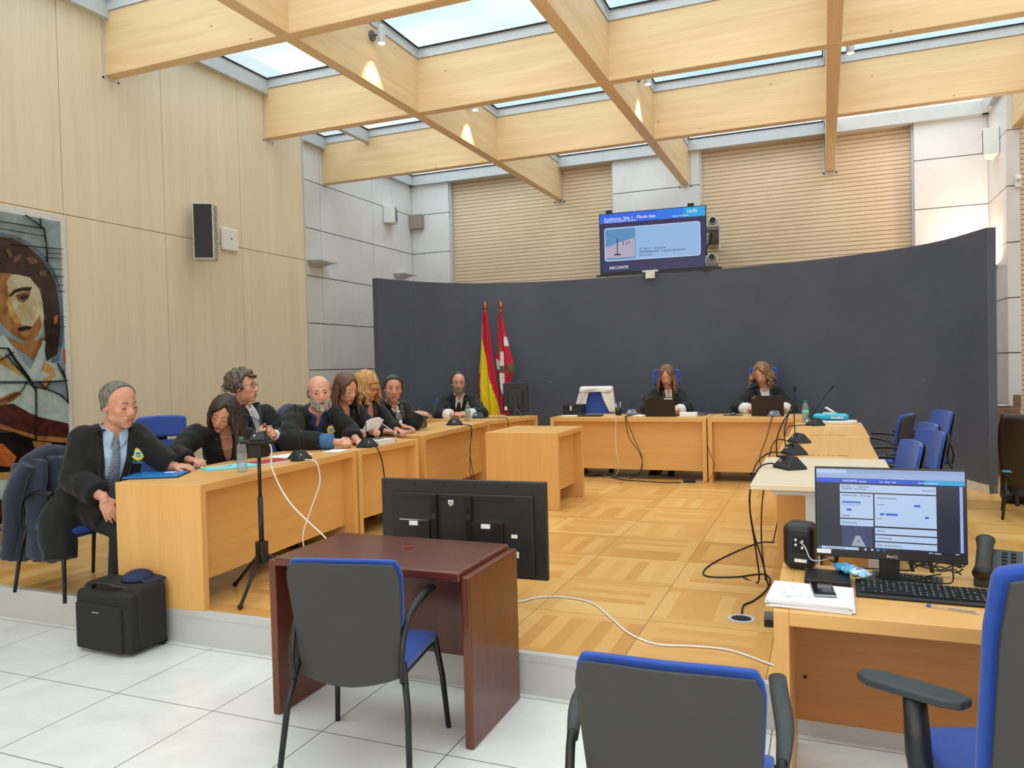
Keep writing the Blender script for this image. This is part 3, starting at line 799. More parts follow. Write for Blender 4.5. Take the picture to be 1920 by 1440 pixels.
        g.ell((0, r*.12, .004), (r*.42, r*.2, .0012), 10, 5, 2, M); g.ell((0, -r*.3, .004), (r*.45, r*.12, .0012), 10, 5, 3, M)
        b = g.build('crest', [plain('crest_yellow', (226, 208, 46), .7), plain('crest_pale', (190, 214, 214), .7), plain('crest_green', (52, 120, 76), .7), plain('crest_blue', (60, 120, 190), .7)], s.root, smooth=True)
        if letters:
            T = M @ Matrix.Translation((0, -r*1.5, .001)); text_mesh('crest_letters', letters, r*.62, T, plain('crest_cyan', (86, 178, 206), .7), b, 'CENTER', .0008)
    def glasses(s, mt, r=.021):
        g = G()
        for sx in (-1, 1):
            pts = [Vector((sx*.032+math.cos(a)*r, .0935-.006*abs(math.cos(a))*0-.25*max(0, abs(sx*.032+math.cos(a)*r)-.035), .004+math.sin(a)*r*.8)) for a in np.linspace(0, 2*math.pi, 17)[:-1]]
            g.tube(pts, .0016, 6, closed=True)
            g.tube([Vector((sx*.053, .088, .009)), Vector((sx*.076, .06, .010)), Vector((sx*.081, .0, .010)), Vector((sx*.080, -.012, .002))], .0014, 6)
        g.tube([Vector((-.011, .094, .008)), Vector((0, .0975, .010)), Vector((.011, .094, .008))], .0014, 6)
        g.V = [tuple(s.HM @ Vector(v)) for v in g.V]; return g.build('glasses', mt, s.root, smooth=True)
    def done(s): rebase(s.root, s.loc)
def vcut(wid, dep, nk=.085):
    """opening of a robe: V on the chest plus the neck hole"""
    def f(u, v, w_):
        if .0 < w_ < .20 and -dep < v < .06 and abs(u) < wid*max(0, min(1, 1+v/dep))**.6: return True
        return v > -.012 and (u*u+w_*w_) < nk*nk
    return f
def short_hair(front=.66, temple=.30, th=.012, recede=0.0, low=-.48, e0=.34, e1=.62):
    """thickness for short hair; front = hairline height over the forehead, recede lifts it at the temples"""
    def f(D):
        x, y, z = D[..., 0], D[..., 1], D[..., 2]
        fr = front+recede*np.clip(np.abs(x)*2.2, 0, 1)*np.clip(y, 0, 1)*.6
        side = temple*sstep(-.02, .30, y)+(-.12)*(1-sstep(-.02, .30, y))
        side = side*sstep(-.30, -.02, y)+low*(1-sstep(-.30, -.02, y))
        lim = side+(fr-side)*sstep(e0, e1, y)
        m_ = sstep(-.03, .07, z-lim)
        return -.004+(th*(.45+.55*sstep(-.1, .6, z))+.004)*m_
    return f
H_GREY = hair_mat('hair_grey_brown', (70, 66, 62), (128, 122, 114)); H_DARK = hair_mat('hair_dark_brown', (30, 20, 17), (66, 42, 32))
H_WAVY = hair_mat('hair_wavy_brown', (52, 42, 34), (110, 94, 78)); H_BEARD = hair_mat('beard_grey', (92, 84, 76), (196, 190, 180), .7)
H_BROWN = hair_mat('hair_chestnut', (62, 38, 30), (116, 76, 58)); H_BLOND = hair_mat('hair_blonde', (150, 98, 48), (222, 172, 104))
H_BLACKB = hair_mat('hair_black_brown', (28, 25, 24), (70, 62, 56)); H_OMBRE = hair_mat('hair_brown_ombre', (70, 44, 32), (150, 110, 76)); H_CURL = hair_mat('hair_curly_fair', (86, 58, 38), (180, 138, 96))  # H_OMBRE: dark and fair strands are the ombre hair's own tones
H_STUB = hair_mat('hair_cropped', (96, 76, 66), (130, 104, 92), .8); H_GBEARD = hair_mat('beard_short_grey', (66, 60, 56), (150, 142, 134), .7)
M_SHIRTB = plain('shirt_light_blue', (166, 196, 222), .8); M_SHIRTW = plain('shirt_white', (222, 222, 222), .8); M_DENIM = plain('denim_blue', (62, 104, 152), .85)
M_SHIRTN = plain('shirt_dark_blue', (40, 58, 104), .85)
def mat_tie(name, a, b_, sc):
    mt, nt, b = newmat(name); ch = nt.node('ShaderNodeTexChecker', {'Vector': nt.coord('Object', scale=(1, 1, 1)), 'Scale': sc, 'Color1': srgb(*a), 'Color2': srgb(*b_)})
    nt.set(b, 'Base Color', ch.outputs[0]); b.inputs['Roughness'].default_value = .5; return mt
def long_hair(th=.016, face=.30, top=.82, low=-.75, part=0.0, slope=.75, wide=.62):
    """hair round a face opening: a parting at 'part' with the hairline falling to both sides"""
    def f(D):
        x, y, z = D[..., 0], D[..., 1], D[..., 2]
        line = top-slope*np.abs(x-part)
        opening = sstep(face-.10, face+.08, y)*(1-sstep(-.05, .07, z-line))*(1-sstep(wide-.08, wide+.06, np.abs(x)))
        m_ = (1-opening)*sstep(low-.1, low+.1, z)*(1-sstep(.1, .3, y)*(1-sstep(-.35, -.2, z)))
        return -.004+(th+.004)*m_
    return f
def beard_fn(th=.02, top=-.30, side=.62, chin=.02):
    def f(D):
        x, y, z = D[..., 0], D[..., 1], D[..., 2]
        m_ = sstep(-.02, .10, (top+1.5*np.clip(np.abs(x)-.60, 0, 1))-z)*sstep(.02, .14, y)*sstep(.95, .86, np.abs(z)*1.0+0*y+.0)**0
        low = sstep(-.99, -.9, z)
        mouth = np.exp(-((x/.20)**4))*np.exp(-(((z+.585)/.095)**4))*sstep(.5, .6, y)
        m_ = m_*low*(1-mouth)
        return -.004+(th*(.55+.45*sstep(-.4, -.8, z))+chin*sstep(-.62, -.85, z)+.004)*m_
    return f
def ring_hair(D):
    x, y, z = D[..., 0], D[..., 1], D[..., 2]
    return -.004+.0062*sstep(.20, .02, y)*sstep(.62, .48, z)*sstep(-.5, -.36, z+.6*np.clip(y, -1, 0)*0)
def make_person(P, label, build):
    p = Person(P, label, (P['pelv'][0], P['pelv'][1], P.get('floor', .2))); build(p); p.done(); return p
SK1 = (214, 158, 132); SK2 = (206, 148, 120)
def arm(p, a, r=(.085, .072, .070)):
    pts = [getattr(p, 'j'+a), p.P['e'+a]]; w_ = p.P.get('w'+a)
    if w_: e = V3(p.P['e'+a]); w2 = V3(w_); pts.append(e.lerp(w2, p.P.get('cuff', .86)))
    return (pts, list(r[:len(pts)]))
def cuff(p, a, mt, r=.060, t0=.70, t1=.98, name='cuff'):
    e = V3(p.P['e'+a]); w_ = V3(p.P['w'+a]); g = G(); s_ = p.sc
    pts = [e.lerp(w_, t0+(t1-t0)*i/4) for i in range(5)]
    g.tube(pts, [r*.96*s_, r*s_, r*1.02*s_, r*s_, r*.93*s_], 18); return g.build(name, mt, p.root, smooth=True)
def legs(p, kR, kL, fR, fL, tm=None, robe=True):
    g = G()
    for k_, f_, sx in ((kR, fR, 1), (kL, fL, -1)):
        h = p.pelv+p.Rt*.09*sx-p.U*.02; p.limb(g, [h, k_, V3(f_)+Vector((0, 0, .07))], [.095*p.sc, .068*p.sc, .05*p.sc])
    me = remesh(g, 'trousers', .012, 3, (.002, 40)); link_mesh(me, 'trousers', tm or M_DARKT, p.root)
    for k_, f_ in ((kR, fR), (kL, fL)):
        d = (V3(f_)-p.pelv); d.z = 0; d.normalize(); g = G(); c = V3(f_)
        M = frame_mat(c, d, Vector((0, 0, 1)).cross(d)); g.ell((.03, 0, .042), (.13, .046, .040), 16, 9, mat=M); g.box(-.09, .14, -.04, .04, 0, .022, mat=M)
        link_mesh(remesh(g, 'shoe', .008, 2), 'shoe', M_SHOE, p.root)
def collar(p, b, mt, u=.05, dz=.075, w_=.032):
    """folded shirt collar: a band round the neck that ends in two points"""
    c = p.neck-p.U*.004+p.Fw*.012
    for s in (-1, 1):
        def fn(a, bb):
            ph = math.pi*(1-a*.93); r = (.064+.020*bb+.010*a*bb)*p.sc*1.04; z = (.040-.034*a)-.045*bb-dz*.75*bb*a**5
            return c+p.Rt*(s*math.sin(ph)*r)+p.Fw*(math.cos(ph)*-r*-1)+p.U*z
        g = G(); g.grid(fn, 18, 4, thick=.003*s); g.build('shirt_collar', mt, p.root, smooth=True)
def lapels(p, b, mt, wid, dep, w_=.05, off=.006):
    for s in (-1, 1):
        pts = [(s*(wid*(1-t)**.6+.018), -dep*t*.97+.02*(1-t)) for t in np.linspace(0, .98, 7)]
        p.strip('robe_facing', mt, b, pts, w_, off, .004)
# ---------- 1 older man at the near end of the left desk row
def b1(p):
    legs(p, (-4.16, 3.57, .62), (-4.05, 3.74, .64), (-4.26, 3.60, .2), (-4.12, 3.78, .2))
    sh = p.garment('shirt', M_SHIRTB, [], .009, 4, (.002, 50), vcut(.03, .05, .070), k=.007)
    tail = ([(-4.46, 3.50, .88), (-4.52, 3.40, .66), (-4.46, 3.36, .46)], [.10, .11, .09])
    rb = p.garment('robe', M_ROBE, [arm(p, 'R', (.088, .082, .075)), arm(p, 'L', (.088, .074, .068)), ([(-4.44, 3.56, .80), (-4.24, 3.54, .69)], [.13, .085]), ([(-4.44, 3.72, .80), (-4.14, 3.74, .72)], [.13, .10]), tail], cut=vcut(.080, .50))
    b = bvh_of(rb); bs = bvh_of(sh)
    lapels(p, b, M_ROBE, .080, .50, .055, .004)
    collar(p, bs, M_SHIRTB, .052, .085, .045)
    p.strip('tie', mat_tie('tie_navy_dots', (24, 28, 48), (150, 160, 180), 150), bs, [(0, -.035), (0, -.075), (.0, -.25), (-.01, -.43), (-.01, -.56)], [.034, .040, .066, .085, .088], .012, .006)
    p.badge(b, -.135, -.125, .040)
    g = p.shell('hair', H_GREY, short_hair(.93, .42, .007, .02, e0=.08, e1=.36), .002, seed=1); g.build('hair', H_GREY, p.root, smooth=True)
P1 = dict(id='a', skin=(206, 150, 124), lip=(186, 124, 106), browmat=H_GREY, brow=.0032, head=(-4.21, 3.628, 1.415), look=(36, -11, -4), hs=1.22, neck=(-4.275, 3.625, 1.262), pelv=(-4.44, 3.63, .76),
          sR=(-4.37, 3.46, 1.215), sL=(-4.22, 3.80, 1.215), eR=(-4.38, 3.42, .96), wR=(-4.135, 3.425, .85), cuff=.78, eL=(-4.10, 3.84, 1.045), wL=(-4.04, 3.875, .992), vox=.0046, s=1.08, sw=.215, bulk=1.12, wide=1.05, jaw=1.22, cheek=1.15, nose=1.15, closed=1,
          handR=dict(D=(.07, .01, -.16), N=(.7, -.75, .2), curl=(14, 18, 12), s=1.08), handL=dict(D=(.18, .10, -.012), N=(0, -.2, 1), curl=(14, 24, 16), s=1.08, thumb=.5))
make_person(P1, 'older grey-haired man in light blue shirt and black robe, one hand on his knee', b1)
# ---------- 2 woman leaning over
def b2(p):
    legs(p, (-4.10, 4.70, .62), (-4.05, 4.95, .62), (-4.1, 4.72, .2), (-4.05, 4.95, .2))
    rb = p.garment('robe', M_ROBE, [arm(p, 'R', (.088, .080, .060)), ([p.jL, p.P['eL']], [.088, .08]), ([p.pelv, (-4.15, 4.75, .70)], [.15, .11])], cut=vcut(.045, .20, .07))
    b = bvh_of(rb); lapels(p, b, M_SATIN, .045, .20, .045)
    g = G(); pts = [p.drape(bvh_of(p.body_o), .05*math.sin(a), -.035-.045*math.cos(a)+.0, .004) for a in np.linspace(-1.5, 1.5, 15)]
    for q in pts: g.ell(q, (.006, .006, .006), 8, 6)
    g.build('necklace', plain('pearl', (214, 196, 170), .3), p.root, smooth=True)
    p.badge(b, -.10, -.235, .034)
    g = p.shell('hair', H_DARK, long_hair(.018, .30, .86, part=-.15, slope=.7), .003, fr=30, seed=3)
    st = [((math.sin(a), math.cos(a)*.9, .25+.5*random.random()), .75+.35*random.random()) for a in np.linspace(-3.05, -.95, 34)]
    st += [((math.sin(a), math.cos(a), .0+.3*random.random()), .7+.3*random.random()) for a in np.linspace(-2.6, -1.05, 22)]
    st += [((math.sin(a), math.cos(a), .2), .5) for a in np.linspace(1.4, 3.0, 12)]
    p.locks(g, st, .40, .0165, .012, 1.6, .028, drift=(.03, .02, 0)); g.build('hair', H_DARK, p.root, smooth=True)
P2 = dict(id='b', skin=(210, 152, 128), lip=(176, 84, 78), browmat=H_DARK, brow=.0020, head=(-4.165, 4.50, 1.300), look=(-22, -26, 20), hs=1.10, neck=(-4.245, 4.61, 1.145), pelv=(-4.45, 4.86, .74),
          sR=(-4.43, 4.42, 1.155), sL=(-4.13, 4.76, 1.10), eR=(-4.38, 4.24, 1.02), wR=(-4.19, 4.18, .990), eL=(-4.05, 4.74, .97), vox=.0046, s=1.0, sw=.185, jaw=.88, nose=.85, closed=1,
          handR=dict(D=(.16, -.02, .0), N=(0, -.1, 1), curl=(20, 34, 22), s=.95))
make_person(P2, 'woman with long dark hair and pearl necklace bending over the left desk', b2)
# ---------- 3 man with glasses in profile
def b3(p):
    legs(p, (-4.15, 5.12, .62), (-4.12, 5.36, .62), (-4.15, 5.12, .2), (-4.12, 5.36, .2))
    sh = p.garment('shirt', M_SHIRTW, [], .009, 4, (.0015, 50), vcut(.02, .03, .068), k=.008)
    rb = p.garment('robe', M_ROBE, [arm(p, 'R', (.085, .075, .06)), arm(p, 'L', (.085, .072, .06)), ([p.pelv, (-4.2, 5.2, .70)], [.15, .12])], cut=vcut(.060, .30, .078))
    b = bvh_of(rb); bs = bvh_of(sh); lapels(p, b, M_SATIN, .06, .30, .05); collar(p, bs, M_SHIRTW, .05, .07, .04)
    p.strip('tie', plain('tie_silver', (168, 172, 176), .4), bs, [(0, -.04), (0, -.075), (0, -.2), (0, -.32)], [.032, .038, .06, .07], .010, .006)
    for a in 'RL': cuff(p, a, M_SHIRTW, .042, .80, .97, 'shirt_cuff')
    g = p.shell('hair', H_WAVY, short_hair(.74, .22, .026, .02, e0=.26, e1=.5), .010, fr=16, seed=5)
    st = [((math.sin(a)*.9, math.cos(a)*.9, .5+.4*random.random()), .16+.1*random.random()) for a in np.linspace(1.25, 5.03, 40)]
    st += [((random.uniform(-.5, .5), .62, .95), .07) for _ in range(8)]
    p.locks(g, st, .42, .011, .012, 1.3, .022, curl=1); g.build('hair', H_WAVY, p.root, smooth=True)
    p.glasses(plain('frame_dark', (34, 24, 22), .35))
P3 = dict(id='c', skin=SK1, lip=(180, 116, 100), browmat=H_WAVY, brow=.0026, head=(-4.52, 5.12, 1.482), look=(66, 4, 0), hs=1.16, neck=(-4.56, 5.15, 1.315), pelv=(-4.50, 5.18, .76),
          sR=(-4.50, 4.98, 1.255), sL=(-4.46, 5.36, 1.255), eR=(-4.42, 4.90, 1.03), wR=(-4.25, 4.97, 1.09), eL=(-4.31, 5.33, 1.03), wL=(-4.20, 5.10, 1.09), vox=.0048, s=1.05, sw=.20, gaze=(0, 1, 0),
          handR=dict(D=(.10, .10, .06), N=(.7, -.6, .3), curl=(26, 36, 26)), handL=dict(D=(.10, -.14, .05), N=(.8, .4, .5), curl=(22, 32, 26)))
make_person(P3, 'man with wavy hair, glasses and silver tie in profile, hands clasped', b3)
# ---------- 4 bald bearded man
def b4(p):
    legs(p, (-4.1, 5.55, .62), (-4.1, 5.8, .62), (-4.1, 5.55, .2), (-4.1, 5.8, .2))
    sh = p.garment('shirt', M_SHIRTN, [], .009, 4, (.002, 50), vcut(.030, .12, .066), k=.008)
    rb = p.garment('robe', M_ROBE, [arm(p, 'R', (.095, .085, .068)), arm(p, 'L', (.092, .08, .066)), ([p.pelv, (-4.15, 5.6, .70)], [.16, .12]), ([p.pelv+Vector((0, -.1, .1)), V3(p.P['eR'])+Vector((-.12, .1, -.03))], [.14, .08])], cut=vcut(.060, .30, .078))
    b = bvh_of(rb); lapels(p, b, M_SATIN, .06, .30, .05); collar(p, bvh_of(sh), M_SHIRTN, .05, .09, .045)
    p.badge(b, -.125, -.135, .038)
    cuff(p, 'R', M_DENIM, .064, .62, .90, 'denim_cuff')
    g = p.shell('hair', H_STUB, ring_hair, .0, seed=1); g.build('hair', H_STUB, p.root, smooth=True)
    g = p.shell('beard', H_BEARD, beard_fn(.009, -.42, chin=.014), .005, fr=30, seed=2); g.build('beard', H_BEARD, p.root, smooth=True)
P4 = dict(id='d', skin=(216, 160, 138), lip=(160, 92, 82), browmat=H_GBEARD, brow=.0032, head=(-3.975, 5.43, 1.42), look=(6, -8, -6), hs=1.17, neck=(-4.09, 5.53, 1.265), pelv=(-4.42, 5.78, .76),
          sR=(-4.27, 5.42, 1.215), sL=(-4.02, 5.74, 1.215), eR=(-4.13, 5.20, 1.03), wR=(-3.76, 5.37, 1.005), eL=(-3.90, 5.74, 1.06), wL=(-3.74, 5.62, .99), cuff=.66, vox=.0048, s=1.1, sw=.215, wide=1.03, jaw=1.12, nose=1.1,
          handR=dict(D=(.14, .13, -.01), N=(.3, -.5, .8), curl=(40, 52, 30)), handL=dict(D=(.16, -.02, -.03), N=(0, 0, 1), curl=(24, 30, 20)))
make_person(P4, 'bald man with full grey beard and denim cuff, leaning on the left desk', b4)
# ---------- 5 woman reading a sheet
def b5(p):
    legs(p, (-4.1, 6.0, .62), (-4.1, 6.2, .62), (-4.1, 6.0, .2), (-4.1, 6.2, .2))
    rb = p.garment('robe', M_ROBE, [arm(p, 'R', (.085, .072, .058)), arm(p, 'L', (.085, .072, .058)), ([p.pelv, (-4.15, 6.08, .70)], [.15, .11])], cut=vcut(.050, .25, .074))
    b = bvh_of(rb); lapels(p, b, M_SATIN, .05, .25, .04)
    p.strip('blouse', M_SHIRTN, bvh_of(p.body_o), [(0, -.17), (0, -.26)], [.06, .03], .012, .004)
    p.badge(b, -.105, -.15, .034)
    g = p.shell('hair', H_BROWN, long_hair(.014, .30, .84, part=.0, slope=.6, wide=.66), .002, fr=26, seed=8)
    st = [((math.sin(a), math.cos(a), .1+.4*random.random()), .8+.3*random.random()) for a in np.linspace(1.5, 4.9, 52)]
    p.locks(g, st, .25, .0135, .006, 1.2, .022, drift=(.01, 0, 0)); g.build('hair', H_BROWN, p.root, smooth=True)
P5 = dict(id='e', skin=(214, 156, 130), lip=(186, 98, 90), browmat=H_BROWN, brow=.0018, head=(-4.02, 5.885, 1.435), look=(40, -20, -4), hs=1.13, neck=(-4.105, 5.94, 1.275), pelv=(-4.38, 6.06, .75),
          sR=(-4.14, 5.78, 1.225), sL=(-4.02, 6.10, 1.225), eR=(-4.02, 5.74, 1.03), wR=(-3.86, 5.72, 1.045), eL=(-3.90, 6.08, 1.03), wL=(-3.78, 5.93, 1.045), cuff=.5, vox=.005, s=1.0, sw=.185, jaw=.9, nose=.95, closed=1,
          handR=dict(D=(.13, .06, .02), N=(.2, -.4, .8), curl=(30, 36, 22), s=.92), handL=dict(D=(.13, -.08, .03), N=(.2, .2, .9), curl=(36, 40, 20), s=.92))
make_person(P5, 'woman with straight chestnut hair in black robe reading a white sheet', b5)
# ---------- 6 blonde woman with glasses
def b6(p):
    legs(p, (-4.15, 6.45, .62), (-4.15, 6.62, .62), (-4.15, 6.45, .2), (-4.15, 6.62, .2))
    rb = p.garment('robe', M_ROBE, [arm(p, 'R', (.085, .078, .06)), arm(p, 'L', (.085, .078, .06)), ([p.pelv, (-4.2, 6.5, .70)], [.15, .11])], cut=vcut(.058, .26, .074))
    b = bvh_of(rb); lapels(p, b, M_SATIN, .058, .26, .04)
    p.strip('blouse', plain('cream_top', (226, 214, 196), .8), bvh_of(p.body_o), [(0, -.12), (0, -.26)], [.09, .05], .012, .004)
    g = p.shell('hair', H_BLOND, long_hair(.030, .35, .46, slope=.1, wide=.66), .009, fr=13, seed=4)
    st = [((math.sin(a), math.cos(a), .15+.5*random.random()), .7+.5*random.random()) for a in np.linspace(.85, 5.43, 70)]
    p.locks(g, st, .19, .013, .016, 1.8, .032, curl=1)
    st = [((x, 1.0, .62), .5) for x in np.linspace(-.55, .6, 16)]
    p.locks(g, st, .10, .010, .008, .8, .016); g.build('hair', H_BLOND, p.root, smooth=True)
    p.glasses(plain('frame_red', (150, 46, 50), .35))
P6 = dict(id='f', skin=(212, 152, 128), lip=(184, 98, 90), browmat=H_BLOND, brow=.0016, head=(-4.145, 6.42, 1.435), look=(56, -12, 0), hs=1.12, neck=(-4.19, 6.45, 1.285), pelv=(-4.42, 6.52, .75),
          sR=(-4.20, 6.28, 1.225), sL=(-4.14, 6.62, 1.225), eR=(-4.06, 6.24, 1.03), eL=(-3.99, 6.60, 1.03), wR=(-3.92, 6.36, 1.01), wL=(-3.88, 6.52, 1.01), vox=.0055, s=1.0, sw=.185, jaw=.92, nose=.9, closed=1,
          handR=dict(D=(.13, .06, -.01), N=(0, 0, 1), s=.92), handL=dict(D=(.13, -.06, -.01), N=(0, 0, 1), s=.92))
make_person(P6, 'woman with curly blonde bob and red-rimmed glasses in black robe', b6)
# ---------- 7 dark haired man reaching for his bag
def b7(p):
    legs(p, (-4.2, 6.95, .62), (-4.2, 7.15, .62), (-4.2, 6.95, .2), (-4.2, 7.15, .2))
    sh = p.garment('shirt', M_SHIRTW, [], .009, 4, (.0015, 50), vcut(.02, .03, .068), k=.008)
    rb = p.garment('robe', M_ROBE, [arm(p, 'R', (.092, .085, .06)), arm(p, 'L', (.09, .075, .062)), ([p.pelv, (-4.2, 7.0, .70)], [.16, .12])], cut=vcut(.055, .32, .08))
    b = bvh_of(rb); bs = bvh_of(sh); lapels(p, b, plain('satin_purple_black', (52, 46, 58), .4), .055, .32, .06); collar(p, bs, M_SHIRTW, .05, .07, .04)
    p.strip('tie', plain('tie_blue', (36, 56, 104), .45), bs, [(0, -.04), (0, -.075), (0, -.2), (0, -.33)], [.032, .038, .06, .075], .010, .006)
    cuff(p, 'L', M_SHIRTW, .048, .72, .98, 'shirt_cuff')
    g = p.shell('hair', H_BLACKB, short_hair(.84, .36, .014, .02, e0=.22, e1=.50), .003, seed=9); g.build('hair', H_BLACKB, p.root, smooth=True)
P7 = dict(id='g', skin=(204, 146, 124), lip=(168, 106, 94), browmat=H_BLACKB, brow=.0032, head=(-4.17, 6.95, 1.395), look=(8, -3, 4), hs=1.15, neck=(-4.24, 7.03, 1.24), pelv=(-4.50, 7.16, .76),
          sR=(-4.34, 6.86, 1.19), sL=(-4.15, 7.20, 1.19), eR=(-4.22, 6.72, 1.03), wR=(-3.97, 6.78, 1.02), eL=(-4.02, 7.12, 1.03), wL=(-3.98, 7.16, 1.13), cuff=.84, vox=.0055, s=1.08, sw=.205, jaw=1.12, nose=1.15,
          handL=dict(D=(.09, .15, -.01), N=(.1, -.3, .9), curl=(20, 30, 20)), handR=dict(D=(.15, .02, -.02), N=(0, 0, 1), curl=(24, 30, 20)))
make_person(P7, 'man with short dark hair and blue tie reaching over a black bag', b7)
# ---------- 8 man with glasses and short beard at the far corner desk
def b8(p):
    legs(p, (-4.62, 9.12, .62), (-4.42, 9.26, .62), (-4.6, 9.1, .2), (-4.42, 9.24, .2))
    sh = p.garment('shirt', M_SHIRTW, [], .009, 4, (.0015, 50), vcut(.02, .03, .068), k=.008)
    rb = p.garment('robe', M_ROBE, [arm(p, 'R', (.092, .085, .065)), arm(p, 'L', (.092, .085, .065)), ([p.pelv, (-4.6, 9.34, .70)], [.16, .12])], cut=vcut(.055, .27, .078))
    b = bvh_of(rb); bs = bvh_of(sh); lapels(p, b, M_SATIN, .055, .27, .05); collar(p, bs, M_SHIRTW, .05, .07, .04)
    p.strip('tie', plain('tie_black', (20, 20, 22), .45), bs, [(0, -.04), (0, -.075), (0, -.2), (0, -.28)], [.036, .046, .07, .075], .010, .006)
    for a in 'RL': cuff(p, a, M_LACE, .070, .55, .98, 'lace_cuff')
    p.badge(b, -.12, -.22, .034, '')
    g = p.shell('hair', H_BLACKB, short_hair(.97, .42, .008, .0, e0=.12, e1=.40), .002, seed=2); g.build('hair', H_BLACKB, p.root, smooth=True)
    g = p.shell('beard', H_GBEARD, beard_fn(.006, -.41, chin=.008), .003, fr=30, seed=2); g.build('beard', H_GBEARD, p.root, smooth=True)
    p.glasses(plain('frame_thin', (90, 60, 50), .35))
P8 = dict(id='h', skin=(212, 152, 132), lip=(170, 104, 96), browmat=H_BLACKB, brow=.0026, head=(-4.475, 9.13, 1.405), look=(3, -4, 0), hs=1.16, neck=(-4.53, 9.25, 1.235), pelv=(-4.74, 9.52, .76),
          sR=(-4.72, 9.13, 1.165), sL=(-4.33, 9.32, 1.165), eR=(-4.66, 8.92, .99), wR=(-4.46, 8.86, 1.0), eL=(-4.16, 9.14, .99), wL=(-4.26, 8.94, 1.0), cuff=.62, vox=.006, s=1.08, sw=.215, jaw=1.1,
          handR=dict(D=(.15, .02, .01), N=(-.1, -.4, .8), curl=(24, 34, 20)), handL=dict(D=(-.12, -.06, .015), N=(.2, -.4, .8), curl=(24, 34, 20)))
make_person(P8, 'man with short grey beard, glasses and lace cuffs seated beside the flags', b8)
# ---------- judges
def b9(p):
    legs(p, (-1.99, 9.62, .62), (-1.78, 9.66, .62), (-1.98, 9.55, .2), (-1.78, 9.58, .2))
    sh = p.garment('blouse', plain('blouse_ivory', (226, 216, 196), .8), [], .009, 3, (.0015, 50), vcut(.028, .10, .066), k=.006)
    rb = p.garment('robe', M_ROBE, [arm(p, 'R', (.088, .085, .070)), arm(p, 'L', (.088, .085, .070)), ([p.pelv, (-1.88, 9.75, .72)], [.16, .14])], cut=vcut(.050, .25, .076))
    b = bvh_of(rb); lapels(p, b, M_SATIN, .05, .25, .05); collar(p, bvh_of(sh), plain('blouse_ivory', (226, 216, 196), .8), .045, .10, .035)
    for a in 'RL': cuff(p, a, M_LACE, .068, .50, .98, 'lace_cuff')
    g = p.shell('hair', H_OMBRE, long_hair(.016, .30, .90, part=.05, slope=1.0, wide=.60), .002, fr=26, seed=6)
    st = [((math.sin(a), math.cos(a), .1+.4*random.random()), .85+.25*random.random()) for a in np.linspace(1.05, 5.23, 62)]
    p.locks(g, st, .235, .0135, .005, 1.0, .022); g.build('hair', H_OMBRE, p.root, smooth=True)
P9 = dict(id='i', skin=(212, 154, 128), lip=(184, 98, 90), browmat=H_BROWN, brow=.0018, head=(-1.875, 9.90, 1.43), look=(-8, -20, 0), hs=1.12, neck=(-1.875, 9.98, 1.265), pelv=(-1.86, 10.12, .77),
          sR=(-2.07, 9.93, 1.20), sL=(-1.70, 10.0, 1.20), eR=(-2.12, 9.76, 1.01), wR=(-2.01, 9.62, 1.005), eL=(-1.62, 9.84, 1.01), wL=(-1.70, 9.66, 1.005), cuff=.6, vox=.006, s=1.05, sw=.19, jaw=.9, nose=.9, closed=1,
          handR=dict(D=(.08, -.10, .0), N=(0, 0, 1), s=.95), handL=dict(D=(-.08, -.10, .0), N=(0, 0, 1), s=.95))
make_person(P9, 'woman with long straight brown hair and ivory blouse behind the left laptop', b9)
def b10(p):
    legs(p, (-.80, 9.98, .62), (-.62, 10.02, .62), (-.80, 9.9, .2), (-.62, 9.94, .2))
    sh = p.garment('blouse', M_SHIRTW, [], .009, 3, (.0015, 50), vcut(.055, .05, .07), k=.006)
    rb = p.garment('robe', M_ROBE, [arm(p, 'R', (.092, .09, .070)), arm(p, 'L', (.092, .09, .070)), ([p.pelv, (-.72, 10.1, .72)], [.17, .14])], cut=vcut(.062, .26, .08))
    b = bvh_of(rb); lapels(p, b, M_SATIN, .062, .26, .05)
    g = G(); bs = bvh_of(sh)
    for s in (-1, 1): g.tube([p.drape(bs, s*.05, .0, .006), p.drape(bs, s*.03, -.09, .006), p.drape(bs, s*.005, -.2, .006)], .0028, 6)
    g.build('lanyard', plain('lanyard_dark', (40, 40, 46), .6), p.root, smooth=True)
    cuff(p, 'R', M_LACE, .072, .45, .98, 'lace_cuff'); cuff(p, 'L', M_LACE, .068, .6, .98, 'lace_cuff')
    g = p.shell('hair', H_CURL, long_hair(.026, .32, .86, part=.25, slope=.75, wide=.62), .010, fr=12, seed=7)
    st = [((math.sin(a), math.cos(a), .1+.6*random.random()), .6+.6*random.random()) for a in np.linspace(1.0, 5.28, 90)]
    p.locks(g, st, .165, .0125, .018, 2.2, .045, curl=1); g.build('hair', H_CURL, p.root, smooth=True)
P10 = dict(id='j', skin=(216, 158, 134), lip=(186, 102, 94), browmat=H_CURL, brow=.0018, head=(-.735, 10.27, 1.42), look=(-14, -18, 0), hs=1.12, neck=(-.725, 10.34, 1.255), pelv=(-.70, 10.46, .77),
          sR=(-.92, 10.30, 1.175), sL=(-.52, 10.40, 1.175), eR=(-1.02, 10.05, 1.0), wR=(-.86, 9.84, 1.005), eL=(-.41, 10.22, 1.0), wL=(-.46, 9.92, 1.005), cuff=.6, vox=.006, s=1.08, sw=.20, jaw=.92, nose=.9, closed=1,
          handR=dict(D=(.10, -.10, .0), N=(0, 0, 1), s=.95), handL=dict(D=(-.04, -.14, .0), N=(0, 0, 1), s=.95))
make_person(P10, 'woman with curly fair hair and white top behind the right laptop', b10)
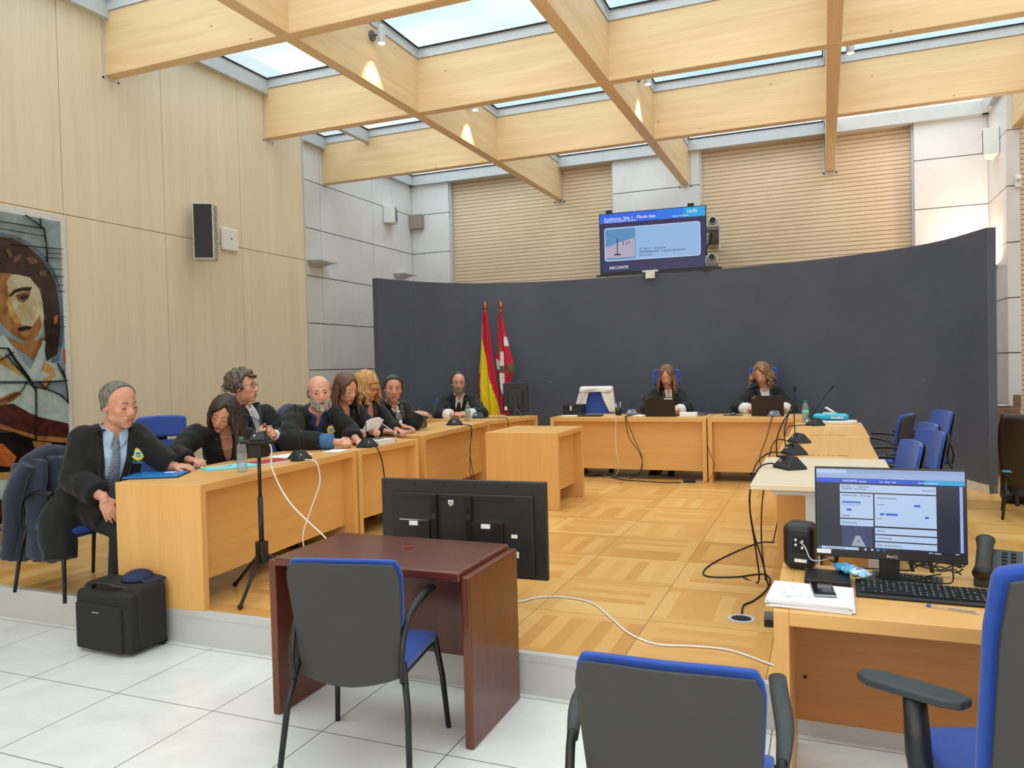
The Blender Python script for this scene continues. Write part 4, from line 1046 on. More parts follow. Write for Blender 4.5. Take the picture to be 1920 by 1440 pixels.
# ================================================================== FURNITURE
M_BLUE = plain('blue_fabric', (30, 72, 162), .85, sheen=.2, nscale=60, bump=.3, bscale=400)
M_BLUEJ = plain('blue_fabric_soft', (52, 80, 164), .85, sheen=.2, nscale=60)
M_SHELL = plain('chair_shell_grey', (52, 51, 50), .55, var=.03)
M_DARKG = plain('dark_grey_plastic', (44, 46, 48), .5)
def desk(label, F0, F1, depth, z0=.2, H=.75, mt=(None, None), group='beech desks in the horseshoe', gap=.15, inset=.09, bays=1, name='desk', top_mat=None, slot=True):
    """F0,F1: ends of the public front edge; the desk extends to the left of F0->F1"""
    F0 = Vector((*F0, 0)); F1 = Vector((*F1, 0)); d = (F1-F0); L = d.length; ang = math.atan2(d.y, d.x)
    t = thing(name, label, 'desk', (F0.x, F0.y, z0), ang, group); T = .05
    G().box(T, L-T, 0, depth, H-T, H).build('desk_top', mt[0] or M_DESKX, t, bevel=.003)
    for a in (0, L-T): G().box(a, a+T, 0, depth, 0, H-.0008).build('side_panel', mt[1] or M_DESK, t, bevel=.003)
    G().box(T+.001, L-T-.001, inset, inset+.02, gap, H-T-.001).build('front_panel', mt[0] or M_DESKX, t)
    if slot:
        g = G(); c = depth*.5; xe = L-.115
        for q in (-.14, -.055, -.025, .005, .035, .07): g.box(xe, xe+.014, c+q, c+q+(.07 if abs(q) > .06 else .014), H, H+.0012)
        g.build('cable_slots', M_GAP, t)
    return t
desk('near left beech desk with recessed front panel, behind the tripod microphone stand', (-3.405, 3.47), (-3.53, 5.29), .635)
desk('short beech desk in the left row between two longer ones', (-3.525, 5.31), (-3.50, 6.26), .60)
desk('long beech desk in the left row, nearest to the flags', (-3.63, 6.60), (-3.74, 8.44), .66)
desk('left desk of the judges with long recessed front panel', (-3.19, 9.08), (-1.275, 9.08), .72, gap=.115)
desk('right desk of the judges, beneath the right laptop', (-1.262, 9.08), (-.22, 9.08), .72, gap=.115)
# corner desk: a wedge
t = thing('desk', 'wedge-shaped beech desk in the left corner carrying a black monitor', 'desk', (-3.8, 8.5, .2), 0, 'beech desks in the horseshoe')
Q = [(0, .02), (.32, .92), (-.25, 1.12), (-1.05, .52), (-.95, .22)]
G().prism(Q, .70, .75).build('desk_top', M_DESKX, t, bevel=.003)
def wall_strip(a, b, th, z0, z1, inset=0):
    a = Vector((*a, 0)); b = Vector((*b, 0)); d = (b-a).normalized(); n = Vector((-d.y, d.x, 0)); a = a+n*inset; b = b+n*inset
    return G().prism([(a.x, a.y), (b.x, b.y), ((b+n*th).x, (b+n*th).y), ((a+n*th).x, (a+n*th).y)], z0, z1)
wall_strip((0.02, .07), (.30, .86), .02, .15, .70, .06).build('front_panel', M_DESK, t)
wall_strip(Q[1], Q[2], .05, 0, .6995).build('side_panel', M_DESK, t); wall_strip(Q[4], Q[0], .05, 0, .6995, .001).build('side_panel', M_DESK, t)
# centre lectern-like desk
desk('square beech desk standing alone in the middle of the platform', (-2.385, 6.99), (-2.385, 7.84), .76, gap=.15, slot=True)
# right row, seen end-on
desk('far desk of the right row, carrying the blue packet of wipes', (-.29, 8.5), (-.29, 6.91), .0, ) if False else None
def desk_r(label, y1, y0, x0, x1):
    t = desk(label, (x0, y1), (x0, y0), x1-x0); return t
desk_r('far beech desk of the right row, beneath the packet of wipes', 8.50, 6.915, -.29, .34)
desk_r('beech desk of the right row behind the pale table', 6.905, 5.46, -.31, .32)
# pale table in front of the right row
t = thing('side_table', 'pale laminate table with grey metal legs in front of the right desks', 'table', (-.01, 4.8, .2))
G().box(-.36, .36, -.60, .62, .722, .75).build('table_top', M_PALE, t, bevel=.003)
G().box(-.25, .30, -.56, -.50, .695, .7215).build('rail', M_ALU, t)
for x in (-.06, .28):
    for y in (-.53, .5): G().box(x-.03, x+.03, y-.02, y+.02, 0, .72).build('leg', M_ALU, t)
# operator desk, bottom right
t = thing('desk', 'beech operator desk holding the lit monitor and keyboards', 'desk', (-.172, 2.73, 0))
G().box(.05, 1.75, 0, .66, .70, .75).build('desk_top', M_DESKX, t, bevel=.003)
for x in (0, 1.75): G().box(x, x+.05, 0, .66, 0, .7495).build('side_panel', M_DESK, t, bevel=.003)
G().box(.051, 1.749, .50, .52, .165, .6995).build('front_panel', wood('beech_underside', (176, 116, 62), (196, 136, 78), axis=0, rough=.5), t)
g = G()
for z in (.57, .34): g.lathe([(.007, 0), (.007, .002), (.001, .003)], 12, 0, Matrix.Translation((.085, .498, z)) @ Matrix.Rotation(math.pi/2, 4, 'X'))
g.build('screw_cap', M_GAP, t)
# mahogany table
t = thing('writing_table', 'dark red-brown mahogany table standing below the platform step', 'table', (-1.895, 3.135, 0))
G().box(-.478, .478, -.285, .265, .705, .748).build('table_top', M_RED, t, bevel=.012, seg=4)
for s in (-1, 1): G().box(min(s*.478, s*.518), max(s*.478, s*.518), -.272, .262, 0, .728).build('side_panel', M_REDZ, t, bevel=.008, seg=3)
G().box(-.477, .477, .10, .12, .24, .7045).build('front_panel', M_REDZ, t)
g = G(); g.lathe([(.026, 0), (.026, .003), (.012, .005), (.001, .005)], 18, 0, Matrix.Translation((.03, .07, .748)))
for s in (-1, 1): g.lathe([(.004, 0), (.004, .018), (.001, .019)], 8, 0, Matrix.Translation((.03+s*.009, .07, .752)))
g.build('cable_cap', plain('brown_red_plastic', (112, 44, 34), .4), t, smooth=False)
# ---- visitor chair (faces +y)
def shell_pt(u, v, off=0, w0=.232, w1=.220):
    """u across -1..1, v up 0..1"""
    w_ = w1+(w0-w1)*v; z = .405+.465*v; x = u*w_*(1-.10*(1-v)**2)
    y = -.238-.055*v*v-.01*v+.035*u*u-off
    if v > .80: x *= 1-.09*((v-.80)/.20)**2.6; z += -.010*((v-.80)/.20)**2*abs(u)**3
    z += -.028*(1-u*u)*(1-v)**3
    return (x, y, z)
def make_chair(label, arms=True):
    t = thing('visitor_chair', label, 'chair')
    g = G(); g.grid(lambda a, b: shell_pt(a*2-1, b, .008), 14, 14, thick=.010); g.build('back_shell', M_SHELL, t, smooth=True, bevel=.003)
    g = G(); g.grid(lambda a, b: (lambda p: (p[0]*1.02, p[1]+.004, p[2]+.012*b))(shell_pt(a*2-1, b*1.0, -.012)), 14, 14, thick=-.018 if False else .020)
    g.build('back_pad', M_BLUE, t, smooth=True, bevel=.006)
    g = G()
    def seat(a, b):
        x = (a*2-1)*(.235-.02*(1-b)); y = -.20+.44*b; return (x, y, .455+.012*math.cos((a*2-1)*1.4)-.03*max(0, b-.8)**1.3*5)
    g.grid(seat, 14, 14, thick=.045); g.build('seat', M_BLUE, t, smooth=True, bevel=.012)
    G().grid(lambda a, b: (lambda p: (p[0]*.97, p[1]*.97, p[2]-.046))(seat(a, b)), 8, 8, thick=.012).build('seat_pan', M_DARKG, t, smooth=True)
    for s in (-1, 1):
        G().tube([(s*.215, -.20, .47), (s*.245, -.25, .30), (s*.265, -.31, 0)], [.014, .0135, .012], 8).build('leg', M_BLACKM, t, smooth=True)
        G().tube([(s*.225, .20, .425), (s*.245, .235, .25), (s*.262, .26, 0)], [.014, .0135, .012], 8).build('leg', M_BLACKM, t, smooth=True)
        if arms:
            pts = bez([(s*.222, -.235, .40), (s*.224, -.245, .50), (s*.228, -.205, .60), (s*.232, -.13, .650), (s*.238, -.01, .672), (s*.240, .12, .668)], 5)
            n = len(pts); G().tube(pts, [.012+.010*sstep(.45, .75, i/n) for i in range(n)], 8, flat=.62).build('armrest', M_BLACKM, t, smooth=True)
    return t
def put(o, x, y, z, deg, label, group=None):
    o.location = (x, y, z); o.rotation_euler.z = math.radians(deg); o['label'] = label
    if group: o['group'] = group
    return o
VC = make_chair('x'); VG = 'blue and grey visitor chairs'
chairs = [(-1.775, 2.71, 0, 12, 'visitor chair with blue seat drawn up to the mahogany table'),
          
          (-4.60, 3.62, .2, -98, 'visitor chair under the older man at the near left desk'),
          (.80, 8.22, .2, 104, 'farthest blue visitor chair by the curved dark wall'),
          (.46, 7.92, .2, 72, 'blue visitor chair turned sideways with its dark back showing'),
          (.50, 6.66, .2, 100, 'middle blue visitor chair behind the right desks'),
          (.46, 5.98, .2, 100, 'blue visitor chair overlapping the one behind it in the right row'),
          (.25, 5.24, .2, 99, 'nearest blue visitor chair of the right row, just above the lit monitor')]
for i, c in enumerate(chairs):
    o = VC if i == 0 else copy_tree(VC); put(o, *c, VG)
o = copy_tree(VC); put(o, -.375, 2.10, 0, 2, 'blue visitor chair with flat padded arms, cut off at the bottom edge', VG)
for k in KIDS(o):
    if k.name.startswith('armrest'): bpy.data.objects.remove(k)
for s in (-1, 1):
    ar = G().tube(bez([(s*.245, -.25, .38), (s*.250, -.255, .50), (s*.260, -.205, .60), (s*.262, -.17, .63)], 5), .013, 8).build('armrest', M_BLACKM, o, smooth=True)
    g = G(); pts = bez([(s*.262, -.18, .610), (s*.268, -.10, .672), (s*.254, .03, .710), (s*.246, .13, .716)], 5); n = len(pts)
    g.tube(pts, [.015+.009*min(1, i/(n*.4)) for i in range(n)], 10, flat=.5); g.build('arm_pad', plain('arm_pad_grey', (50, 56, 58), .5), ar, smooth=True)
# ---- high chair with headrest (faces +y)
def make_high(label, headrest=True, H=1.0):
    t = thing('office_chair', label, 'chair')
    g = G(); g.grid(lambda a, b: ((a*2-1)*(.235-.015*b), -.24-.05*b+.04*(a*2-1)**2, .50+(H-.50)*b-.01*(a*2-1)**4*b), 12, 12, thick=.06); g.build('backrest', M_BLUEJ, t, smooth=True, bevel=.02)
    if headrest:
        g = G(); g.grid(lambda a, b: ((a*2-1)*.19, -.275-.01*b+.035*(a*2-1)**2, H+.03+.20*b-.015*(a*2-1)**4*b), 12, 6, thick=.07); g.build('headrest', M_BLUEJ, t, smooth=True, bevel=.025)
        G().box(-.05, .05, -.335, -.30, H-.1, H+.12).build('headrest_post', M_BLACKP, t)
    g = G(); g.grid(lambda a, b: ((a*2-1)*.24, -.24+.48*b, .48-.03*max(0, b-.8)*3), 10, 10, thick=.07); g.build('seat', M_BLUEJ, t, smooth=True, bevel=.02)
    G().tube([(0, 0, .40), (0, 0, .10)], .03, 12).build('column', M_BLACKP, t, smooth=True)
    for k in range(5):
        a = 2*math.pi*k/5+.3; e = (math.cos(a)*.29, math.sin(a)*.29)
        lg = G().tube([(0, 0, .12), (e[0]*.5, e[1]*.5, .105), (e[0], e[1], .07)], [.025, .02, .014], 8).build('base_arm', M_BLACKP, t, smooth=True)
        G().lathe([(.001, -.02), (.028, -.018), (.028, .018), (.001, .02)], 12, 0, Matrix.Translation((e[0], e[1], .028)) @ Matrix.Rotation(a, 4, 'Z') @ Matrix.Rotation(math.pi/2, 4, 'X')).build('caster', M_RUBBER, lg)
    for s in (-1, 1):
        ar = G().tube([(s*.24, 0, .42), (s*.29, 0, .47), (s*.295, -.01, .64)], [.018, .018, .016], 8).build('armrest', M_BLACKP, t, smooth=True)
        G().box(min(s*.26, s*.33), max(s*.26, s*.33), -.12, .13, .64, .665).build('arm_pad', M_BLACKP, ar, bevel=.01)
    return t
HC = make_high('x'); HG = 'high-backed blue office chairs'
for i, c in enumerate([(-1.965, 10.12, .2, 180, 'blue high-backed chair with headrest behind the woman at the left laptop'),
                       (-.76, 10.36, .2, 176, 'blue high-backed chair with headrest behind the woman at the right laptop'),
                       (-4.80, 4.56, .2, -125, 'empty blue high-backed chair between the older man and the dark-haired woman')]):
    o = HC if i == 0 else copy_tree(HC); put(o, *c, HG)
    if i < 2: o.scale = (1, 1, 1.07)
    else: o.scale = (1.05, 1.05, .87)
LC = make_high('x', False, .96)
for i, c in enumerate([(-2.83, 9.70, .2, 180, 'blue office chair with a white jacket over its back, behind the judges desk'),
                       (-4.88, 9.68, .2, 210, 'blue office chair behind the man seated beside the flags'),
                       (-4.68, 5.86, .2, -95, 'blue office chair with a navy jacket, behind the bald bearded man')]):
    o = LC if i == 0 else copy_tree(LC); put(o, *c, HG); o.scale = (1, 1, 1.09 if i == 0 else 1)
# ---- swivel chair at the lower right edge
t = thing('office_chair', 'large blue swivel chair cut off by the right edge, in front of the operator desk', 'chair', (.515, 2.455, 0), math.radians(17))
def bk(a, b, o=0):
    u = a*2-1; e = 1-(abs(u)**6)*.0; w_ = .25*(1-.12*max(0, b-.75)*4*.5); return (u*w_, -.245-.07*b+.04*u*u-o, .50+.60*b-.02*b*abs(u)**5)
G().grid(lambda a, b: bk(a, b), 14, 16, thick=.048).build('backrest', M_BLUE, t, smooth=True, bevel=.022, seg=4)
G().grid(lambda a, b: (lambda p: (p[0]*.965, p[1], .52+(p[2]-.52)*.975))(bk(a, b, .050)), 12, 14, thick=.014).build('back_shell', M_SHELL, t, smooth=True, bevel=.006)
G().grid(lambda a, b: ((a*2-1)*.25, -.25+.50*b, .485-.03*max(0, b-.8)*3-.006*(a*2-1)**2), 12, 12, thick=.075).build('seat', M_BLUE, t, smooth=True, bevel=.025)
G().tube([(0, 0, .40), (0, 0, .10)], .03, 12).build('column', M_BLACKP, t, smooth=True)
for k in range(5):
    a = 2*math.pi*k/5; e = (math.cos(a)*.31, math.sin(a)*.31)
    lg = G().tube([(0, 0, .12), (e[0], e[1], .07)], [.03, .016], 8).build('base_arm', M_BLACKP, t, smooth=True)
    G().lathe([(.001, -.02), (.028, -.018), (.028, .018), (.001, .02)], 12, 0, Matrix.Translation((e[0], e[1], .028)) @ Matrix.Rotation(a, 4, 'Z') @ Matrix.Rotation(math.pi/2, 4, 'X')).build('caster', M_RUBBER, lg)
for s in (-1, 1):
    g = G(); g.tube([(s*.22, 0, .40), (s*.285, .01, .41), (s*.30, .0, .50), (s*.305, .01, .655)], [.02, .026, .025, .022], 10, flat=1.4); ar = g.build('armrest', M_BLACKP, t, smooth=True)
    ang = 47 if s < 0 else 0; M = Matrix.Translation((s*.305, .03, .668)) @ Matrix.Rotation(math.radians(ang), 4, 'Z')
    pad = [(-.028, -.14), (.020, -.15), (.045, -.10), (.048, .08), (.030, .145), (-.015, .15), (-.045, .11), (-.048, -.09)]
    G().prism(pad, -.013, .014, mat=M).build('arm_pad', plain('arm_pad_grey', (50, 56, 58), .5), ar, bevel=.009, seg=3)
# ================================================================== JACKETS ON CHAIRS
def cloth_blob(name, label, cat, parts, mt, vox=.011, fold=(.004, 50)):
    g = G()
    for pts, rad, flat in parts:
        pts = bez(pts, 5); n = len(pts)
        rr = [rad[0]+(rad[-1]-rad[0])*i/(n-1) if len(rad) == 2 else np.interp(i/(n-1), np.linspace(0, 1, len(rad)), rad) for i in range(n)]
        g.tube(pts, [float(q) for q in rr], 16, flat=flat)
    me = remesh(g, name, vox, 3, fold); me.materials.append(mt); o = bpy.data.objects.new(name, me); COL.objects.link(o)
    return o
def thing_blob(name, label, cat, parts, mt, loc, extra=None, **k):
    t = thing(name, label, cat); o = cloth_blob('cloth', label, cat, parts, mt, **k); o.parent = t
    if extra: extra(t)
    rebase(t, loc); return t
def plates(parts, seed=0):
    """cloth made of vertical slabs: list of (x0,y0,x1,y1,z0,z1,th)"""
    g = G()
    return g
M_NAVYJ = plain('navy_jacket', (36, 41, 60), .85, sheen=.2, var=.1, nscale=50)
def jk_btn(t):
    g = G()
    for z in (.74, .60, .47): g.ell((-4.700, 3.655, z), (.004, .008, .008), 8, 6)
    g.build('button', M_CHROME, t, smooth=True)
thing_blob('jacket', 'navy suit jacket hanging over the chair back behind the older man', 'jacket',
  [([(-4.86, 3.44, 1.03), (-4.87, 3.60, 1.09), (-4.86, 3.80, 1.06)], (.045, .06, .045), 1.0),
   ([(-4.92, 3.46, 1.03), (-4.96, 3.44, .80), (-4.96, 3.45, .40)], (.06, .075, .085), .55),
   ([(-4.93, 3.60, 1.05), (-4.96, 3.58, .78), (-4.95, 3.60, .36)], (.06, .085, .09), .5),
   ([(-4.92, 3.75, 1.04), (-4.95, 3.74, .78), (-4.94, 3.73, .34)], (.06, .075, .08), .55),
   ([(-4.80, 3.50, 1.06), (-4.79, 3.46, .80), (-4.80, 3.47, .42)], (.06, .085, .09), .5), ([(-4.80, 3.66, 1.06), (-4.78, 3.64, .84)], (.06, .08), .5),
   ([(-4.82, 3.60, 1.06), (-4.79, 3.58, .80), (-4.80, 3.56, .52)], (.07, .10, .10), .45),
   ([(-4.80, 3.42, 1.04), (-4.86, 3.36, .86), (-4.93, 3.38, .62), (-4.99, 3.40, .42)], (.05, .06, .055, .05), .9)], M_NAVYJ, (-4.9, 3.55, .2), jk_btn)
thing_blob('jacket', 'navy jacket draped over the chair between the wavy-haired man and the bald man', 'jacket',
  [([(-4.50, 5.52, 1.18), (-4.55, 5.75, 1.24), (-4.54, 6.02, 1.22)], (.055, .07, .055), 1.0),
   ([(-4.47, 5.55, 1.18), (-4.42, 5.52, 1.0), (-4.44, 5.54, .72)], (.07, .09, .08), .7),
   ([(-4.50, 5.75, 1.2), (-4.46, 5.74, 1.0), (-4.48, 5.74, .74)], (.08, .09, .08), .6)], plain('navy_jacket_light', (34, 42, 66), .85, sheen=.2), (-4.5, 5.7, .2))
t = thing('jacket', 'white jacket draped over the empty chair behind the judges desk', 'jacket', (-2.83, 9.95, .2))
def wj(xa0, xb0, xa1, xb1, z0, z1, y0, ph):
    return lambda a, b: ((xa0+(xa1-xa0)*b)*(1-a)+(xb0+(xb1-xb0)*b)*a+2.83, y0-9.95-.035*math.sin(min(1, b*2.2)*1.57)+.010*math.sin(a*9+ph+3*b)+.03*(2*((xa0*(1-a)+xb0*a)+2.83)/.5)**2, z0+(z1-z0)*b-.2-.012*abs(2*a-1)**3*(1-b))
M_WJ = plain('white_jacket', (226, 220, 218), .85, sheen=.2)
for n, f in (('left_front', wj(-3.04, -2.90, -3.10, -2.955, 1.30, 1.05, 9.90, 0)), ('right_front', wj(-2.775, -2.60, -2.63, -2.555, 1.30, .96, 9.90, 2)), ('jacket_collar', wj(-3.045, -2.595, -3.045, -2.60, 1.302, 1.235, 9.895, 1)),
             ('jacket_back', lambda a, b: (-.215+.43*a+(a-.5)*.10*b, .07+.012*math.sin(a*12)+.02*b, 1.09-.5*b)), ('jacket_top', lambda a, b: (-.213+.426*a, -.055+.125*b+.03*(2*a-1)**2*(1-b), 1.098+.012*math.sin(b*3.14)))):
    G().grid(f, 16, 12, thick=.010).build(n, M_WJ, t, smooth=True)
# ================================================================== FLAGS
def flag(name, label, x, y, colfn, left, right, z1, z0, mats, deep):
    t = thing(name, label, 'flag', (x, y, .2))
    G().tube([(0, 0, .03), (0, 0, 2.20)], .014, 10).build('pole', wood('pole_wood', (96, 44, 30), (120, 60, 40), axis=2), t, smooth=True)
    G().lathe([(.15, 0), (.15, .02), (.06, .045), (.02, .06), (.001, .06)], 24).build('pole_base', plain('brass', (170, 124, 60), .3, .9), t, smooth=True)
    G().lathe([(.018, 2.19), (.030, 2.20), (.030, 2.215), (.016, 2.225), (.022, 2.24), (.036, 2.27), (.034, 2.30), (.018, 2.335), (.006, 2.36), (.001, 2.365)], 16).build('finial', plain('copper_brass', (176, 112, 76), .3, .8), t, smooth=True)
    g = G(); nu, nv = 36, 70
    V = []; 
    for i in range(nu+1):
        for j in range(nv+1):
            u = i/nu; v = j/nv; z = z1+(z0-z1)*v; a = np.interp(v, *left); b = np.interp(v, *right); xx = a+(b-a)*u
            yy = deep*(.3+.7*v)*math.sin(u*math.pi*2*2.2+1.2*v+.6)*.5-.035-.05*v*math.sin(u*3.14)
            V.append((xx-x, yy, z-.2))
    W = nv+1
    for i in range(nu):
        for j in range(nv):
            f = [(i*W+j, (i+1)*W+j, (i+1)*W+j+1, i*W+j+1)]; g.V = V; g.F += f; g.M.append(colfn((i+.5)/nu, (j+.5)/nv))
    o = g.build('flag_cloth', mats, t, smooth=True, fix=False); s = o.modifiers.new('s', 'SOLIDIFY'); s.thickness = .003
    return t
FM = [plain('flag_red', (196, 24, 60), .7), plain('flag_yellow', (240, 212, 20), .7), plain('flag_green', (20, 110, 60), .7), plain('flag_white', (228, 224, 228), .7)]
def esp(u, v):
    ub = np.interp(v, [0, .10, .2, .4, .6, .8, 1], [-.1, .0, .22, .52, .76, .93, 1.0])
    if .50 < v < .80 and u < .09: return 0
    return 1 if u < ub else 0
flag('spanish_flag', 'red and yellow flag hanging from its pole beside the seated bearded man', -4.585, 10.30, esp, ([0, .3, .6, 1], [-4.615, -4.66, -4.72, -4.70]), ([0, .3, .6, 1], [-4.555, -4.49, -4.41, -4.33]), 2.42, .62, FM, .09)
def ika(u, v):
    X = np.interp(v, [0, .18, .38, .48, .6, .8, 1], [330, 305, 288, 296, 320, 335, 340]); X2 = np.interp(v, [0, .2, .4, .48, .55, .7, 1], [350, 405, 465, 490, 440, 420, 420])
    px = X+(X2-X)*u; py = 210+v*1500
    for (a, b, c, d, m_) in ((388, 432, 520, 640, 3), (345, 376, 700, 870, 3), (285, 340, 790, 925, 3), (340, 372, 870, 945, 2), (418, 446, 845, 950, 2), (458, 492, 840, 955, 2), (300, 330, 960, 1085, 2)):
        if a < px < b and c+ (px-a)*.3 < py < d: return m_
    if 950 < py < 1210 and 335+max(0, (py-1050))*.15 < px < 372+(py-950)*.12: return 3
    if 255 < py < 720:
        c = np.interp(py, [255, 420, 720], [328, 318, 334])
        if abs(px-c) < 9: return 2
    return 0
def zx(X): return -4.355+((880+X/5.76)-939)*.0086
flag('basque_flag', 'red, green and white flag hanging right of the red and yellow one', -4.345, 10.32, ika, ([0, .18, .38, .48, .6, .8, 1], [zx(q) for q in (330, 305, 288, 296, 320, 335, 340)]), ([0, .2, .4, .48, .55, .7, 1], [zx(q) for q in (350, 405, 465, 490, 440, 420, 420)]), 2.42, .60, FM, .07)
# ================================================================== MICROPHONES
def micro(label, base, deg, neck, body=None, s=1.0, tip=.05, group='black gooseneck microphones'):
    """wedge base (apex ridge across), thin bent neck to a small capsule; neck points are world coordinates"""
    body = body or M_BLACKP; x, y, z = base
    t = thing('microphone', label, 'microphone', (x, y, z), math.radians(deg), group)
    W = .082*s; prof = [(-.06*s, 0), (.06*s, 0), (.062*s, .012*s), (.018*s, .072*s), (-.012*s, .074*s), (-.058*s, .014*s)]
    g = G(); V = [(-W, a, b) for a, b in prof]+[(W, a, b) for a, b in prof]; n = len(prof)
    V = [(v[0]*(1-.42*(v[2]/(.074*s))), v[1], v[2]) for v in V]
    g.add(V, [tuple(range(n-1, -1, -1)), tuple(range(n, 2*n))]+[(i, (i+1) % n, n+(i+1) % n, n+i) for i in range(n)]); b = g.build('microphone_base', body, t, bevel=.004)
    G().lathe([(.010*s, 0), (.010*s, .003), (.001, .004)], 12, 0, Matrix.Translation((-.03*s, -.036*s, .042*s)) @ Matrix.Rotation(math.radians(55), 4, 'X')).build('talk_button', M_CHROME, b)
    Mi = t.matrix_basis.inverted() if False else (Matrix.Translation((x, y, z)) @ Matrix.Rotation(math.radians(deg), 4, 'Z')).inverted()
    P = bez([Mi @ Vector(p) for p in neck], 6); n = len(P)
    G().tube([(0, 0, .07*s), P[0]] if (Vector(P[0])-Vector((0, 0, .07*s))).length > .004 else [(0, 0, .06*s), P[0]], .007, 8).build('neck_socket', M_BLACKM, t, smooth=True)
    G().tube(P, [.0042*s]*n, 7).build('gooseneck', M_BLACKM, t, smooth=True)
    e = Vector(P[-1]); d = (e-Vector(P[-3])).normalized()
    G().tube([e-d*.005, e, e+d*tip*.8, e+d*tip], [.005*s, .0085*s, .0085*s, .005*s], 10).build('capsule', M_RUBBER, t, smooth=True)
    return t
ZD = .9512
micro('black gooseneck microphone on the near left desk, white cable at its foot', (-3.58, 4.62, ZD), 92, [(-3.585, 4.64, 1.02), (-3.61, 4.65, 1.14), (-3.626, 4.66, 1.24), (-3.633, 4.66, 1.31)])
micro('black gooseneck microphone in front of the bald man on the short desk', (-3.58, 5.53, ZD), 88, [(-3.585, 5.53, 1.02), (-3.60, 5.54, 1.16), (-3.61, 5.55, 1.33)])
micro('black gooseneck microphone on the long left desk beside the black bag', (-3.90, 7.83, ZD), 60, [(-3.90, 7.83, 1.02), (-3.91, 7.84, 1.16), (-3.93, 7.85, 1.29)])
micro('black gooseneck microphone right of the bottle before the bearded man by the flags', (-4.10, 8.93, ZD), 10, [(-4.11, 8.93, 1.02), (-4.15, 8.94, 1.13), (-4.20, 8.95, 1.20)])
micro('grey gooseneck microphone left of the left laptop', (-2.27, 9.58, ZD), 20, [(-2.28, 9.59, 1.02), (-2.275, 9.6, 1.075), (-2.20, 9.6, 1.12), (-2.14, 9.6, 1.14)], M_GREYP, .95, .03, 'grey gooseneck microphones')
micro('grey gooseneck microphone in front of the right laptop', (-.54, 9.36, ZD), 0, [(-.54, 9.36, 1.02), (-.539, 9.40, 1.15), (-.535, 9.43, 1.36)], M_GREYP, .95, .03, 'grey gooseneck microphones')
micro('farthest black microphone of the right row, beside the blue packet of wipes', (-.09, 8.09, ZD), -55, [(-.12, 8.1, 1.02), (-.09, 8.1, 1.09), (-.03, 8.1, 1.18), (.05, 8.1, 1.29)], tip=.06)
micro('second black microphone from the far end of the right row', (-.19, 6.40, ZD), -60, [(-.22, 6.4, 1.02), (-.222, 6.4, 1.18), (-.217, 6.4, 1.35)])
micro('black microphone at the near end of the beech right desk', (-.20, 5.60, ZD), -60, [(-.25, 5.5, 1.02), (-.255, 5.5, 1.12), (-.23, 5.5, 1.22), (-.195, 5.5, 1.31)])
micro('nearest black microphone, standing on the pale table', (-.20, 4.86, ZD), -55, [(-.27, 4.87, 1.02), (-.27, 4.87, 1.12), (-.24, 4.87, 1.21), (-.185, 4.87, 1.31)], s=1.05)
# ---- tripod stand with a wedge microphone on its plate
t = thing('microphone_stand', 'black tripod stand with a flat plate, in front of the near left desk', 'stand', (-3.30, 3.86, .2))
G().tube([(0, 0, .20), (0, 0, .62)], .016, 12).build('lower_tube', M_BLACKM, t, smooth=True)
G().tube([(0, 0, .55), (0, 0, .955)], .011, 12).build('upper_tube', M_BLACKM, t, smooth=True)
G().box(-.03, .03, -.03, .03, .20, .34).build('clamp', M_BLACKP, t, bevel=.008)
G().box(-.10, .10, -.06, .06, .955, .975).build('plate', M_BLACKP, t, bevel=.004)
G().box(-.05, .05, -.045, .045, .87, .9545).build('plate_bracket', M_BLACKP, t, bevel=.006)
for a in (-75, 45, 165):
    c, s = math.cos(math.radians(a)), math.sin(math.radians(a))
    lg = G().tube([(c*.02, s*.02, .26), (c*.30, s*.30, .022)], .011, 8).build('leg', M_BLACKM, t, smooth=True)
    G().ell((c*.305, s*.305, .018), (.017, .017, .017), 10, 7).build('rubber_foot', M_RUBBER, lg, smooth=True)
micro('gooseneck microphone bending left above the tripod stand', (-3.29, 3.86, 1.176), 10, [(-3.24, 3.87, 1.23), (-3.25, 3.87, 1.262), (-3.30, 3.87, 1.292), (-3.363, 3.87, 1.325), (-3.47, 3.87, 1.352)], s=.7)
# ================================================================== BOTTLES
def mat_clear(name, col):
    mt, nt, b = newmat(name); out = nt.n['Material Output']
    tr = nt.node('ShaderNodeBsdfTransparent', {'Color': (*col, 1)}); gl = nt.node('ShaderNodeBsdfGlossy', {'Roughness': .05})
    df = nt.node('ShaderNodeBsdfDiffuse', {'Color': (.75, .8, .82, 1)}); nt.n.remove(b)
    lw = nt.node('ShaderNodeLayerWeight', {'Blend': .35})
    m1 = nt.node('ShaderNodeMixShader', {0: .14, 1: tr.outputs[0], 2: df.outputs[0]}); m2 = nt.node('ShaderNodeMixShader', {0: nt.math('MULTIPLY', lw.outputs['Facing'], .5), 1: m1.outputs[0], 2: gl.outputs[0]})
    nt.l.new(m2.outputs[0], out.inputs[0]); return mt
M_PET = mat_clear('clear_plastic', (.88, .93, .95)); M_CAPG = plain('green_cap', (26, 132, 72), .4)
def make_bottle():
    t = thing('water_bottle', 'x', 'bottle')
    pr = [(.028, 0), (.033, .006), (.033, .03), (.0315, .034), (.033, .038), (.033, .06), (.0315, .064), (.033, .068), (.033, .15), (.030, .168), (.020, .19), (.013, .202), (.013, .212), (.0125, .213)]
    G().lathe(pr, 20).build('bottle_body', M_PET, t, smooth=True)
    G().lathe([(.029, .004), (.0312, .01), (.0312, .12), (.001, .1205)], 18).build('water', mat_clear('water', (.86, .92, .95)), t, smooth=True)
    G().lathe([(.0155, .210), (.0155, .226), (.013, .229), (.001, .229)], 16).build('cap', M_CAPG, t, smooth=True)
    return t
B0 = make_bottle()
